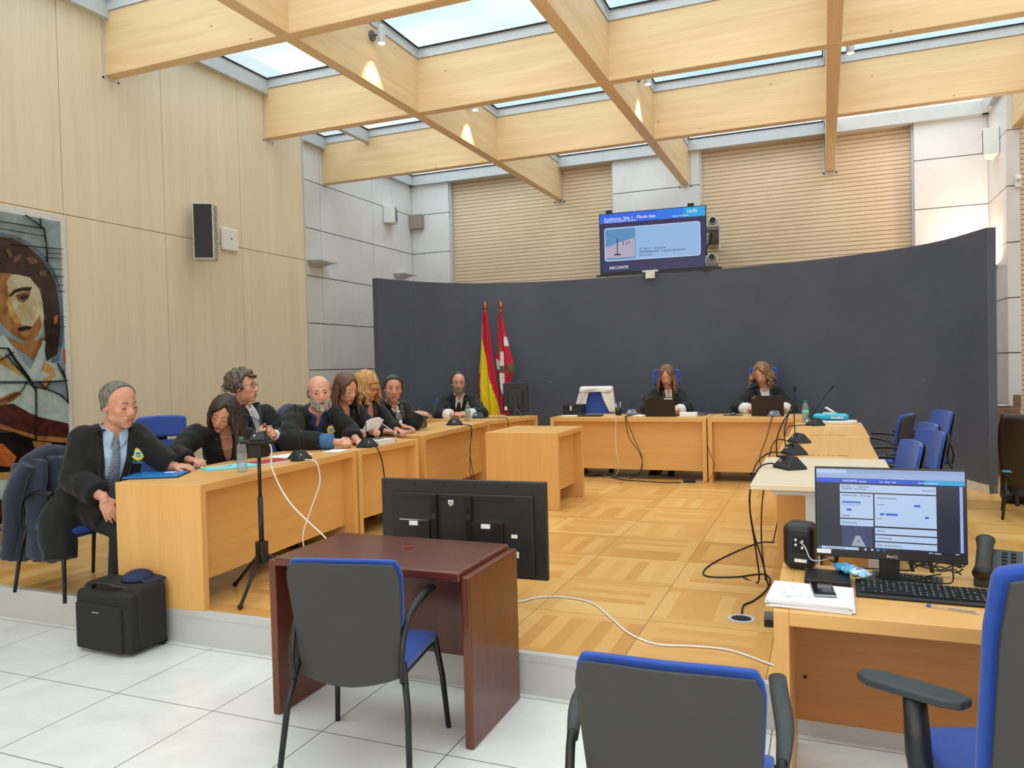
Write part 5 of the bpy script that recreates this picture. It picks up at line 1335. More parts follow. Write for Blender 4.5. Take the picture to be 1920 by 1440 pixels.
lab = G(); lab.lathe([(.0337, .085), (.0337, .125)], 20); 
for i, (p, l, lm) in enumerate([((-3.555, 3.995, ZD), 'clear water bottle with green cap on the near left desk', None),
                       ((-4.02, 6.80, ZD), 'clear water bottle with white label on the long left desk', 'w'),
                       ((-4.10, 8.60, ZD), 'clear water bottle with green label before the bearded man by the flags', 'g'),
                       ((-.185, 8.44, ZD), 'clear water bottle with green cap beside the blue packet of wipes', 'g2')]):
    o = B0 if i == 0 else copy_tree(B0); put(o, *p, 20*i, l, 'plastic water bottles')
    if lm: G().lathe([(.0336, .09), (.0340, .0901), (.0340, .128), (.0336, .1281)], 20).build('label', plain('label_white', (226, 228, 228), .6) if lm == 'w' else plain('label_green', (120, 190, 160), .6), o, smooth=True)
for o in bpy.data.objects:
    if o.get('category') == 'bottle' and 'white label' in o['label']:
        for k in KIDS(o):
            if k.name.startswith('cap'): bpy.data.objects.remove(k)
        G().lathe([(.0155, .210), (.0155, .226), (.013, .229), (.001, .229)], 16).build('cap', M_WHITEP, o, smooth=True)
# ================================================================== LAPTOPS AND JUDGES' DESK
M_LAP = plain('laptop_black', (34, 29, 28), .5)
def laptop(label, x, y, deg, w_=.37):
    t = thing('laptop', label, 'laptop', (x, y, ZD), math.radians(deg), 'black laptops on the judges desks')
    G().box(-w_/2, w_/2, -.12, .12, 0, .016).build('keyboard_deck', M_LAP, t, bevel=.004)
    M = Matrix.Translation((0, -.12, .012)) @ Matrix.Rotation(math.radians(14), 4, 'X')
    l = G().box(-w_/2, w_/2, -.007, 0, 0, .235, mat=M).build('screen_lid', M_LAP, t, bevel=.003)
    g = G().box(-w_/2+.02, -w_/2+.055, -.0085, -.007, .195, .203, mat=M @ Matrix.Translation((-.0, 0, 0))); 
    text_mesh('lid_logo', 'ThinkPad', .016, M @ Matrix.Translation((-w_/2+.014, -.0078, .195)) @ Matrix.Rotation(math.radians(-38), 4, 'Y') @ Matrix.Rotation(math.pi/2, 4, 'X'), M_CHROME, l, bold=.0004)
    G().box(-w_/2+.012, w_/2-.012, 0, .0015, .015, .225, mat=M).build('display', emis('laptop_display', (150, 170, 200), .5), l)
    return t
l1 = laptop('black laptop open in front of the brown-haired woman, white sticker on its lid', -1.84, 9.40, -2)
M = Matrix.Translation((0, -.12, .012)) @ Matrix.Rotation(math.radians(14), 4, 'X')
G().box(.06, .16, -.009, -.0072, .208, .222, mat=M).build('sticker', M_PAPER, l1)
laptop('black laptop open in front of the curly-haired woman', -.62, 9.50, 2, .36)
def slab(name, label, cat, x, y, z, deg, sx, sy, sz, mt, group=None, bevel=.002, part=None):
    t = G().box(-sx/2, sx/2, -sy/2, sy/2, 0, sz).build(name, mt, bevel=bevel, seg=1); t.location = (x, y, z); t.rotation_euler.z = math.radians(deg)
    return tag(t, label, cat, group)
t = thing('desk_organizer', 'black open box with vents at the left end of the judges desk', 'box', (-3.04, 9.62, ZD))
G().box(-.13, .13, -.09, .09, 0, .135).build('box_body', M_BLACKP, t, bevel=.004)
g = G()
for k in range(5): g.box(-.11, -.055, -.0915, -.09, .02+k*.022, .029+k*.022)
g.build('vents', M_DARKG, t); G().box(-.03, -.01, -.0915, -.09, .06, .12).build('label_strip', M_PAPER, t)
t = thing('pen_cup', 'black cup of pens beside the grey microphone on the judges desk', 'cup', (-2.42, 9.50, ZD))
G().lathe([(.04, 0), (.042, .1), (.038, .1), (.036, .006), (.001, .006)], 18).build('cup', M_BLACKP, t, smooth=True)
for k, (a, c) in enumerate(((-.02, (210, 214, 230)), (.005, (60, 80, 170)), (.02, (190, 196, 220)))):
    G().tube([(a*.5, 0, .01), (a*1.4, .01*(k-1), .15+.01*k)], .005, 7).build('pen', plain('pen_%d' % k, c, .4), t, smooth=True)
slab('tablet', 'flat black tablet lying before the empty chair on the judges desk', 'tablet', -2.74, 9.34, ZD, 2, .30, .17, .018, M_BLACKP, bevel=.004)
slab('paper_sheet', 'white sheets left of the black tablet on the judges desk', 'paper', -3.0, 9.36, ZD, 8, .22, .16, .006, M_PAPER)
slab('paper_sheet', 'white sheets between the grey microphone and the left laptop', 'paper', -2.13, 9.40, ZD, -5, .12, .20, .006, M_PAPER)
t = slab('paper_pad', 'white block of paper right of the left laptop', 'paper', -1.52, 9.36, ZD, 3, .20, .15, .045, M_PAPER)
slab('folder', 'grey folder lying behind the white paper block on the judges desk', 'folder', -1.47, 9.58, ZD, -8, .26, .18, .022, plain('folder_grey', (88, 84, 96), .6))
t = thing('computer_mouse', 'dark mouse on its pad left of the right laptop', 'mouse', (-1.02, 9.52, ZD))
G().box(-.11, .11, -.08, .08, 0, .003).build('mouse_pad', M_DARKG, t); g = G(); g.ell((-.0, 0, .016), (.032, .05, .018), 14, 8); g.build('mouse_body', M_GREYP, t, smooth=True)
# ---- wipes packet on a white tray at the far right desk
t = thing('tray', 'white oval tray under the blue packet of wipes', 'tray', (.06, 8.36, ZD))
g = G(); P = [(.24*math.cos(a)*abs(math.cos(a))**-.35 if abs(math.cos(a)) > .02 else 0, .11*math.sin(a)*(abs(math.sin(a))**-.35 if abs(math.sin(a)) > .02 else 1)) for a in np.linspace(0, 2*math.pi, 41)[:-1]]
g.prism(P, 0, .03); g.build('tray_body', M_WHITEP, t, bevel=.006)
t = thing('wipes_packet', 'blue packet of wipes with a white tissue pulled out, on the white tray', 'packet', (.055, 8.36, ZD+.0315))
g = G()
def wp(a, b):
    ang = 2*math.pi*b; x = (a*2-1)*.165; e = (1-abs(a*2-1)**6); return (x, .060*math.cos(ang)*(.75+.25*e), .036+.036*math.sin(ang)*(.35+.65*e)+.004*math.sin(22*a)*max(0, math.sin(ang)))
g.grid(wp, 26, 20); g.F.append(tuple(range(0, 21))); g.F.append(tuple(range(26*21, 27*21))); g.M += [0, 0]; g.build('packet_body', plain('packet_cyan', (24, 168, 200), .35), t, smooth=True)
G().grid(lambda a, b: (-.01+.12*(a-.5), -.03+.06*b, .0785-.012*(2*b-1)**2), 6, 6, thick=.002).build('flap', M_WHITEP, t)
g = G(); g.grid(lambda a, b: (-.005-.045*a+.012*math.sin(5*b)+.035*(1-a), (b-.5)*.05*(1-.6*a), .074+.055*a+.006*math.sin(6*b)), 8, 6, thick=.002); g.build('tissue', M_PAPER, t, smooth=True)
text_mesh('lettering', 'mocitos', .036, Matrix.Translation((.0, -.0605, .018)) @ Matrix.Rotation(math.pi/2, 4, 'X'), M_WHITEP, t, bold=.0012)
t = thing('glasses_case', 'small blue object with a raised clip behind the packet of wipes', 'case', (-.02, 8.56, ZD-.0)) if False else None
# ---- corner desk monitor, seen from behind
t = thing('monitor', 'small black monitor turned away on the corner desk in front of the flags', 'monitor', (-3.80, 9.46, ZD), math.radians(14))
G().box(-.165, .165, -.02, .02, .045, .43).build('monitor_shell', M_BLACKP, t, bevel=.008)
G().box(-.10, .10, -.045, -.019, .10, .34).build('rear_housing', M_BLACKP, t, bevel=.01)
G().box(-.035, .035, -.06, -.044, .0, .25).build('stand_neck', M_BLACKP, t, bevel=.004)
G().lathe([(.12, 0), (.12, .008), (.03, .016), (.001, .016)], 24, 0, Matrix.Diagonal((1.2, .8, 1, 1))).build('stand_base', M_BLACKP, t, smooth=True)
G().box(-.15, -.115, -.0215, -.02, .07, .12).build('sticker', M_PAPER, t)
G().box(-.15, .15, .0205, .022, .06, .415).build('screen', emis('monitor8', (60, 70, 90), .3), t)
# ================================================================== LEFT ROW ITEMS
t = thing('elastic_folder', 'bright blue folder with elastic bands and a white label on the near left desk', 'folder', (-3.99, 3.70, ZD), math.radians(28))
G().box(-.17, .17, -.125, .125, 0, .004).build('back_cover', plain('folder_black', (24, 30, 44), .5), t)
G().box(-.165, .165, -.12, .12, .0045, .014).build('cover', plain('folder_blue', (22, 120, 196), .4), t, bevel=.002)
G().box(.03, .10, .04, .08, .0142, .0148).build('label', M_PAPER, t)
G().tube([(-.16, -.08, .016), (-.05, -.11, .016)], .0015, 5).build('elastic_band', M_BLACKP, t)
slab('phone', 'dark phone lying under the older man\'s fingers, behind the blue folder', 'phone', -3.98, 3.885, ZD, 70, .075, .15, .009, M_BLACKP, bevel=.003) if False else None
slab('notebook', 'navy notebook behind the bright blue folder', 'notebook', -4.02-.0, 3.98, ZD, 25, .12, .19, .008, M_NAVY)
t = thing('paper_folder', 'light cyan folder sheets between the blue folder and the water bottle', 'folder', (-3.83, 4.17, ZD), math.radians(60))
G().box(-.17, .17, -.11, .11, 0, .003).build('lower_sheet', plain('cyan_paper', (110, 206, 222), .7), t)
G().box(-.13, .16, -.085, .10, .0034, .0065, mat=Matrix.Rotation(math.radians(9), 4, 'Z')).build('upper_sheet', plain('cyan_paper_light', (132, 216, 228), .7), t)
t = thing('ballpoint_pen', 'cream ballpoint pen lying on the cyan folder', 'pen', (-3.84, 4.12, ZD+.0105), math.radians(72))
G().tube([(-.07, 0, 0), (.055, 0, 0)], .0042, 8).build('barrel', plain('cream', (226, 204, 178), .5), t, smooth=True); G().tube([(.055, 0, 0), (.07, 0, 0)], [.004, .001], 8).build('tip', M_NAVY, t)
t = thing('notebook', 'red notebook between the tripod stand and the near left microphone', 'notebook', (-3.70, 4.44, ZD), math.radians(78))
G().box(-.13, .13, -.08, .08, 0, .012).build('pages', M_PAPER, t); G().box(-.132, .132, -.082, .082, .0122, .016).build('cover', plain('red_cover', (176, 40, 56), .5), t)
slab('paper_sheet', 'white sheet behind the near left microphone', 'paper', -3.85, 4.86, ZD, 80, .297, .21, .002, M_PAPER)
slab('paper_sheet', 'white sheet under the bald man\'s forearm', 'paper', -3.68, 5.22, ZD, 96, .20, .15, .002, M_PAPER)
t = thing('law_book', 'thick white book with a yellow spine label on the short left desk', 'book', (-3.64, 5.80, ZD), math.radians(88))
G().box(-.15, .15, -.105, .105, 0, .034).build('pages', M_PAPER, t, bevel=.003); G().box(.10, .135, -.107, -.1055, .004, .03).build('spine_label', plain('label_yellow', (216, 206, 60), .6), t)
G().box(-.152, .152, -.107, .107, .0345, .038).build('cover', M_WHITEP, t)
slab('leaflet', 'pink and white leaflets behind the thick white book', 'leaflet', -3.70, 6.10, ZD, 75, .20, .15, .006, plain('pink_paper', (224, 168, 172), .7))
t = thing('glasses', 'folded dark spectacles lying on the thick white book', 'spectacles', (-3.63, 5.80, ZD+.040))
g = G()
for s in (-1, 1): g.tube([(math.cos(a)*.022, s*.03+math.sin(a)*.024, .003) for a in np.linspace(0, 2*math.pi, 15)[:-1]], .0016, 6, closed=True)
g.tube([(0, -.008, .003), (0, .008, .003)], .0016, 6); g.build('rims', M_BLACKP, t, smooth=True); G().tube([(.0, .054, .004), (-.10, .045, .004)], .0018, 6).build('temple', M_BLACKP, t, smooth=True)
# sheets held by the woman
t = thing('paper_sheet', 'curved white sheets held up by the chestnut-haired woman', 'paper', (-3.74, 5.85, 1.05))
def sh(k):
    return lambda a, b: (-.03+.05*b+.012*k, -.11+.24*a+.03*k*b, .00+.105*b+.02*math.sin(a*2.4)-.02*k*a)
for k in (0, 1): G().grid(sh(k), 10, 8, thick=.0008).build('sheet', M_PAPER, t, smooth=True)
# black bag and brown case on the long desk
t = thing('briefcase', 'soft black leather bag on the long left desk under the dark-haired man\'s hand', 'bag', (-4.12, 7.36, ZD), math.radians(-75+180))
g = G(); g.ell((0, 0, .085), (.20, .075, .085), 20, 12); g.box(-.18, .18, -.07, .07, 0, .06); g.ell((.10, .0, .13), (.09, .06, .05), 14, 9)
me = remesh(g, 'bag_body', .009, 4, (.005, 60)); link_mesh(me, 'bag_body', plain('bag_leather', (26, 22, 22), .35), t)
G().tube(bez([(-.10, -.03, .15), (-.08, -.04, .21), (.02, -.04, .22), (.06, -.03, .16)], 5), .009, 8).build('handle', M_SHOE, t, smooth=True)
G().tube(bez([(.12, -.07, .14), (.17, -.09, .12), (.18, -.08, .05)], 5), .003, 6).build('zip', M_CHROME, t, smooth=True)
t = thing('pencil_case', 'brown leather case lying on white sheets beside the black bag', 'case', (-4.13, 7.08, ZD+.0095), math.radians(75))
me = remesh(G().tube([(-.11, 0, .022), (.11, 0, .022)], .022, 12).ell((-.11, 0, .022), (.022,)*3).ell((.11, 0, .022), (.022,)*3), 'case_body', .005, 2); link_mesh(me, 'case_body', plain('brown_leather', (104, 52, 40), .4), t)
slab('paper_sheet', 'white and pink sheets under the brown leather case', 'paper', -4.10, 7.10, ZD, 80, .32, .19, .008, plain('paper_pinkish', (230, 214, 216), .8))
# ================================================================== BIG SCREEN BEHIND THE MAHOGANY TABLE
t = thing('television', 'large black flat television seen from behind, beyond the mahogany table', 'television', (-1.945, 3.97, .2), math.radians(3.0))
W2 = .513; Z0, Z1 = .205, .755
G().box(-W2, W2, -.012, .018, Z0, Z1).build('rear_shell', M_DARKG if False else plain('tv_shell', (36, 37, 40), .42), t, bevel=.006)
G().box(-W2+.004, W2-.004, .0185, .022, Z0+.01, Z1-.008).build('screen', plain('screen_off', (10, 10, 12), .15), t)
G().box(-.43, .44, -.032, -.0125, Z0+.02, Z1-.075).build('rear_housing', plain('tv_housing', (30, 31, 33), .5), t, bevel=.008)
G().box(-.36, .33, -.036, -.0325, Z1-.112, Z1-.086).build('vent_channel', M_BLACKP, t, bevel=.002)
g = G()
for k, x in enumerate(np.linspace(-.485, .47, 6)): g.lathe([(.006, 0), (.006, .0015), (.001, .0016)], 10, 0, Matrix.Translation((x, -.0125, Z1-.03)) @ Matrix.Rotation(math.pi/2, 4, 'X'))
for z in (.60, .42, .30):
    for x in (-.495, .495): g.lathe([(.005, 0), (.005, .0015), (.001, .0016)], 10, 0, Matrix.Translation((x, -.0125, z)) @ Matrix.Rotation(math.pi/2, 4, 'X'))
g.build('screw', M_GAP, t)
for x in (-.155, .06):
    b = G().box(x-.018, x+.018, -.056, -.0325, .16, Z1-.085).build('mount_rail', M_BLACKM, t, bevel=.002); G().box(x-.01, x+.012, -.060, -.0562, .535, .565).build('bolt', M_CHROME, b)
for x, y_ in ((-.285, .52), (.165, .52)):
    b = G().box(x-.09, x+.10, -.050, -.0325, .30, y_).build('speaker_box', M_BLACKP, t, bevel=.002); G().box(x-.092, x+.102, -.052, -.0322, y_, y_+.006).build('bracket_edge', M_CHROME, b)
    G().box(x-.03, x+.025, -.0515, -.0503, y_-.03, y_-.004).build('sticker', M_PAPER, b)
g = G(); g.prism([(-.016, .018), (.016, .018), (.016, -.006), (0, -.020), (-.016, -.006)], 0, .0015, mat=Matrix.Translation((-.055, -.0325, .625)) @ Matrix.Rotation(math.pi/2, 4, 'X')); sh_ = g.build('shield_logo', M_WHITEP, t)
g = G(); M = Matrix.Translation((-.055, -.034, .625)) @ Matrix.Rotation(math.pi/2, 4, 'X')
g.tube([M @ Vector((math.cos(a)*.010, math.sin(a)*.010-.002, 0)) for a in np.linspace(0, 6.28, 13)[:-1]], .0010, 5, closed=True)
for k in range(3): g.tube([M @ Vector((-.009, -.006+k*.005, 0)), M @ Vector((-.003, -.003+k*.005, 0)), M @ Vector((.003, -.006+k*.005, 0)), M @ Vector((.009, -.003+k*.005, 0))], .0009, 5)
g.build('logo_waves', M_GAP, sh_)
G().box(.31, .345, -.036, -.0322, .44, .46).build('port_sticker', M_PAPER, t); G().box(.335, .352, -.036, -.0322, .33, .365).build('port_plug', M_WHITEP, t)
g = G()
for k in range(7): g.box(.395, .405, -.034, -.0322, .30+k*.022, .31+k*.022)
g.build('port_row', M_GAP, t)
G().box(-.20, .10, -.03, .03, .012, .21).build('stand_column', M_BLACKM, t, bevel=.004); G().box(-.34, .24, -.14, .14, 0, .014).build('stand_foot', M_BLACKM, t, bevel=.003)
# ================================================================== TROLLEY CASE
t = thing('trolley_case', 'black fabric pilot case standing on the tiles against the step', 'suitcase', (-3.865, 3.30, 0), math.radians(-2))
g = G()
def rbx(g, cx, cy, cz, sx, sy, sz, r):
    for x in (-1, 1):
        for y in (-1, 1):
            for z in (-1, 1): g.ell((cx+x*(sx/2-r), cy+y*(sy/2-r), cz+z*(sz/2-r)), (r, r, r), 12, 8)
    g.box(cx-sx/2, cx+sx/2, cy-sy/2+r, cy+sy/2-r, cz-sz/2+r, cz+sz/2-r); g.box(cx-sx/2+r, cx+sx/2-r, cy-sy/2, cy+sy/2, cz-sz/2+r, cz+sz/2-r); g.box(cx-sx/2+r, cx+sx/2-r, cy-sy/2+r, cy+sy/2-r, cz-sz/2, cz+sz/2)
g.box(-.235, .235, -.09, .13, .02, .39)
M_CASE = plain('case_fabric', (30, 30, 30), .85, bump=.4, bscale=500, var=.12, nscale=60)
g.build('case_body', M_CASE, t, bevel=.045, seg=5)
G().box(-.225, .225, -.135, -.06, .02, .36).build('front_section', M_CASE, t, bevel=.03, seg=4)
pk = G().box(-.21, .17, -.15, -.12, .02, .29).build('front_pocket', M_CASE, t, bevel=.014, seg=3)
G().tube(bez([(-.20, -.146, .24), (-.18, -.150, .272), (-.02, -.152, .280), (.13, -.150, .272), (.15, -.146, .24)], 6), .0035, 6).build('zip', M_BLACKP, pk, smooth=True)
G().box(-.06, -.005, -.1525, -.150, .240, .246).build('name_badge', M_CHROME, pk)
G().tube(bez([(.17, -.13, .10), (.19, -.135, .30), (.16, -.125, .345), (-.17, -.125, .345), (-.21, -.13, .28), (-.21, -.13, .10)], 6), .004, 6).build('piping', M_BLACKP, t, smooth=True)
for x in (-.215, .195): g = G(); g.ell((x, -.10, .05), (.018, .036, .04), 12, 8); g.build('corner_guard', M_BLACKP, t, smooth=True)
G().tube(bez([(-.13, -.08, .36), (-.10, -.10, .395), (0, -.10, .40), (.06, -.09, .385), (.11, -.06, .375)], 6), .014, 8, flat=.6).build('handle', M_BLACKP, t, smooth=True)
for x in (-.19, .19): G().tube([(x-.014, .11, .028), (x+.014, .11, .028)], .028, 14).build('wheel', M_RUBBER, t, smooth=True)
t = thing('cap', 'navy peaked cap resting on top of the black pilot case', 'cap', (-3.80, 3.36, .392), math.radians(30))
g = G(); g.grid(lambda a, b: (.085*math.cos(2*math.pi*a)*math.sin(b*1.5), .10*math.sin(2*math.pi*a)*math.sin(b*1.5), .052*math.cos(b*1.5)), 24, 10, thick=.003); g.build('crown', plain('cap_navy', (24, 38, 78), .8), t, smooth=True)
g = G(); g.grid(lambda a, b: ((.085+.07*b)*math.cos(-1.1+2.2*a), (.10+.02*b)*math.sin(-1.1+2.2*a), .008-.012*b*b), 12, 4, thick=.003); g.build('peak', plain('cap_peak', (26, 36, 64), .7), t, smooth=True)
# ================================================================== OPERATOR DESK
ZO = .7512
t = thing('desktop_monitor', 'lit desktop monitor with a browser page on the operator desk', 'monitor', (.218, 3.20, ZO), 0)
Mm = Matrix.Translation((0, 0, .085)) @ Matrix.Rotation(math.radians(-3), 4, 'X')   # panel frame: x right, z up, front at -y
PW, PH = .258, .345
G().box(-PW, PW, -.008, .02, 0, PH, mat=Mm).build('monitor_frame', M_BLACKP, t, bevel=.003)
G().box(-.18, .18, .0205, .05, .06, .28, mat=Mm).build('rear_housing', M_BLACKP, t, bevel=.01)
scr = G().box(-PW+.006, PW-.006, -.0086, -.0081, .030, PH-.006, mat=Mm).build('screen', emis('scr_dark', (34, 38, 54), 1.0), t)
def pane(x0, x1, z0, z1, mt, name='page_block', d=.0001, par=None):
    W_, H_ = 2*(PW-.006), PH-.036   # page coordinates 0..1, origin top left
    X0 = -PW+.006+x0*W_; X1 = -PW+.006+x1*W_; Z1 = PH-.006-z0*H_; Z0_ = PH-.006-z1*H_
    return G().box(X0, X1, -.0087-d, -.0086-d+.0001, Z0_, Z1, mat=Mm).build(name, mt, par or scr)
E_W = emis('scr_white', (176, 200, 232), 1.0); E_L = emis('scr_light', (150, 172, 214), 1.0); E_B = emis('scr_blue', (40, 84, 206), 1.0); E_C = emis('scr_cyan', (40, 160, 220), 1.0); E_D = emis('scr_black', (20, 24, 36), 1.0); E_K = emis('scr_text', (60, 70, 104), .8); E_WT = emis('scr_text_white', (220, 230, 250), 1.0)
pane(0, 1, 0, .115, E_L); pane(0, 1, 0, .05, emis('scr_tab', (140, 160, 206), 1.0), d=.0002); pane(.0, .21, .01, .055, E_W, d=.0003)
pane(0, .74, .118, .17, E_B); pane(.74, 1, .118, .17, E_C)
for r in ((.165, .815, .19, .285), (.165, .395, .30, .605), (.405, .815, .30, .69), (.165, .395, .62, .70), (.405, .815, .71, .785), (.405, .815, .80, .87), (.405, .815, .885, .955)): pane(*r, E_W)
pane(0, 1, .965, 1.0, E_D, d=.0002); pane(.03, .29, .967, .999, E_W, d=.0004); pane(.965, .985, .18, .96, E_L)
pane(.175, .385, .70, .955, emis('scr_video', (50, 66, 104), 1.0)); 
g = G()
def px_(x, z): return Mm @ Vector((-PW+.006+x*2*(PW-.006), -.00895, PH-.006-z*(PH-.036)))
g.add([px_(.24, .95), px_(.34, .95), px_(.30, .82), px_(.27, .82)], [(0, 1, 2, 3)]); g.build('video_floor', emis('scr_video_floor', (150, 160, 176), 1.0), scr, fix=False)
g = G(); g.add([px_(.28, .90), px_(.30, .90), px_(.30, .87), px_(.28, .87)], [(0, 1, 2, 3)]); g.build('video_figure', E_B, scr, fix=False)
for r, m_ in (((.18, .31, .40, .42), E_B), ((.18, .31, .43, .45), E_L), ((.21, .245, .49, .515), E_B), ((.44, .47, .53, .555), E_B), ((.48, .56, .53, .555), E_B), ((.67, .71, .415, .44), E_B), ((.74, .765, .55, .575), E_B)): pane(*r, m_, d=.0003)
def stext(x, z, s, body, mt=None, sz=.0095):
    p = px_(x, z)-Mm.to_3x3() @ Vector((0, .0002, 0)); M = Matrix.Translation(p) @ Mm.to_3x3().to_4x4() @ Matrix.Rotation(math.pi/2, 4, 'X')
    text_mesh('screen_text', body, sz, M, mt or E_K, scr, extrude=.00003, bold=.00015)
stext(.185, .158, 0, 'ARCONTE', E_WT, .011); stext(.30, .158, 0, 'System', E_WT, .009)
stext(.18, .225, 0, 'AP. Secc. 1ª - Guipuzcoa'); stext(.18, .25, 0, '00005890/2024. Tribunal del Jurado', sz=.006); stext(.72, .245, 0, 'Sesión de Juicio', sz=.007)
stext(.18, .335, 0, 'Audiencia. Sala 1 - Planta baja', sz=.0085); stext(.18, .585, 0, 'Parado'); stext(.18, .67, 0, 'Reproducción', sz=.009)
stext(.42, .355, 0, 'Videoconferencia'); stext(.42, .755, 0, 'Marcas', sz=.009); stext(.42, .842, 0, 'Intervinientes', sz=.009); stext(.42, .93, 0, 'Editor de documentos', sz=.009)
stext(.42, .43, 0, 'Conectado', sz=.006); stext(.42, .60, 0, 'Llamar', sz=.006); stext(.44, .155, 0, 'Inicio   Agenda   Ayuda', E_WT, .006); stext(.70, .155, 0, 'Sala Audiencia Planta baja', E_WT, .006)
stext(.06, .99, 0, 'Escribe aquí para buscar', sz=.007); stext(.76, .99, 0, '29°C  Soleado', E_WT, .007); stext(.93, .985, 0, '16:06', E_WT, .006)
for k, x in enumerate((.33, .375, .415, .455)): pane(x, x+.016, .972, .995, (E_W, E_W, E_C, E_B)[k], d=.0004)
pane(.03-.02, .02, .973, .995, E_C, d=.0004)
text_mesh('maker_logo', 'BenQ', .016, Mm @ Matrix.Translation((-.01, -.0088, .009)) @ Matrix.Rotation(math.pi/2, 4, 'X'), M_CHROME, t, bold=.0004)
G().box(-PW+.004, -PW+.055, -.0093, -.0081, .012, .028, mat=Mm).build('sticker', M_PAPER, t)
G().box(-.035, .035, .0, .03, 0, .12).build('stand_neck', M_BLACKP, t, bevel=.004); G().box(-.10, .10, -.07, .09, 0, .012).build('stand_base', M_BLACKP, t, bevel=.004)
# loudspeaker
t = thing('desk_speaker', 'rounded black desk loudspeaker left of the lit monitor, sockets facing out', 'loudspeaker', (-.098, 3.325, ZO), math.radians(-12))
G().box(-.0625, .0625, -.055, .055, 0, .189).build('speaker_body', M_BLACKP, t, bevel=.034, seg=6)
G().box(-.02, .045, -.0575, -.0545, .07, .14).build('socket_panel', M_GAP, t)
g = G()
for x, z in ((-.005, .125), (-.005, .105), (.02, .12), (.02, .095)): g.lathe([(.006, 0), (.006, .006), (.001, .007)], 10, 0, Matrix.Translation((x, -.0575, z)) @ Matrix.Rotation(math.pi/2, 4, 'X'))
g.build('sockets', M_CHROME, t); G().box(-.012, .035, -.0565, -.0545, .035, .048).build('sticker', M_PAPER, t)
tag(G().tube(bez([(-.10, 3.26, .87), (-.08, 3.22, .86), (-.06, 3.20, .82), (-.03, 3.20, .815), (.02, 3.24, .82)], 6), .0025, 6).build('audio_cable', M_ALU, smooth=True), 'grey audio leads curling from the back of the desk loudspeaker', 'cable')
tag(G().tube(bez([(-.03, 3.22, .835), (.03, 3.25, .80), (.09, 3.32, .765), (.14, 3.36, .757), (.30, 3.37, .757)], 6), .003, 6).build('monitor_cable', M_RUBBER, smooth=True), 'black cable running from the desk loudspeaker behind the monitor', 'cable')
# small box, papers, phone
t = thing('receiver_box', 'flat black electronic box beneath the blue tissue packet', 'box', (-.005, 3.14, ZO), 0)
G().box(-.075, .085, -.085, .085, 0, .026).build('case', M_BLACKP, t, bevel=.003)
G().box(-.075, .085, -.0862, -.0852, .004, .010).build('trim_line', M_GREYP, t)
t = thing('paper_stack', 'stack of white papers with scribbled notes at the left end of the operator desk', 'paper', (-.055, 2.875, ZO), math.radians(-3))
for k, (dx, dy, a) in enumerate(((0, 0, 0), (.006, -.004, 2.5), (-.004, .004, -2), (.003, 0, 1), (-.002, -.002, -1))):
    G().box(-.135+dx, .135+dx, -.115+dy, .125+dy, k*.0052, k*.0052+.0046, mat=Matrix.Rotation(math.radians(a), 4, 'Z')).build('sheet', M_PAPER, t)
g = G(); rnd = random.Random(4)
for k in range(9):
    x, y = rnd.uniform(-.10, .02), rnd.uniform(-.08, .06); g.tube([(x+.004*q, y+.006*math.sin(q*1.7+k), .0262) for q in range(5)], .0005, 4)
g.build('scribbles', plain('pencil_grey', (110, 112, 128), .7), t)
t = thing('smartphone', 'smartphone with a black screen lying on the paper stack', 'phone', (-.015, 2.915, ZO+.0262), math.radians(6))
G().box(-.037, .037, -.078, .078, 0, .009).build('phone_body', plain('phone_rim', (140, 140, 142), .3, .6), t, bevel=.003, seg=3); G().box(-.034, .034, -.074, .074, .0091, .0096).build('screen', plain('phone_glass', (20, 18, 18), .06), t)
# keyboards
def keyboard(label, x, y, deg, w_, d_, rows, cols):
    t = thing('keyboard', label, 'keyboard', (x, y, ZO), math.radians(deg), 'black keyboards on the operator desk')
    g = G(); V = [(-w_/2, -d_/2, 0), (w_/2, -d_/2, 0), (w_/2, d_/2, 0), (-w_/2, d_/2, 0), (-w_/2, -d_/2, .012), (w_/2, -d_/2, .012), (w_/2, d_/2, .024), (-w_/2, d_/2, .024)]
    g.add(V, [(0, 3, 2, 1), (4, 5, 6, 7), (0, 1, 5, 4), (1, 2, 6, 5), (2, 3, 7, 6), (3, 0, 4, 7)]); g.build('keyboard_body', M_BLACKP, t, bevel=.004)
    g = G(); lt = G(); kw = (w_-.03)/cols; kd = (d_-.035)/rows; rn = random.Random(1)
    for r in range(rows):
        c = 0
        while c < cols:
            n = 1
            if r == 0 and 3 <= c < 4: n = 5
            if c in (15, 19) and cols > 18: c += .4; 
            if c+n > cols: break
            x0 = -w_/2+.015+c*kw; y0 = -d_/2+.018+r*kd; z = .012+.012*(y0+d_/2)/d_
            g.box(x0+.0012, x0+n*kw-.0012, y0+.0012, y0+kd-.0012, z, z+.006)
            if rn.random() < .8: lt.box(x0+kw*.3, x0+kw*.5, y0+kd*.5, y0+kd*.68, z+.006, z+.0063)
            c += n
    g.build('keycaps', M_RUBBER, t); lt.build('key_legends', M_WHITEP, t); return t
keyboard('long black keyboard in front of the lit monitor', .325, 3.045, -1, .46, .165, 6, 21)
keyboard('second black keyboard pushed under the lit monitor', .275, 3.215, -9, .24, .09, 3, 12)
t = thing('tissue_packet', 'crumpled light blue tissue packet in front of the monitor stand', 'packet', (.085, 3.17, ZO+.027), math.radians(-52))
def tp(a, b):
    ang = 2*math.pi*b; x = (a*2-1)*.085; e = 1-abs(a*2-1)**4; return (x, .030*math.cos(ang)*(.9+.1*e), .017+.016*math.sin(ang)*(.25+.75*e)+.004*math.sin(25*a+9*b))
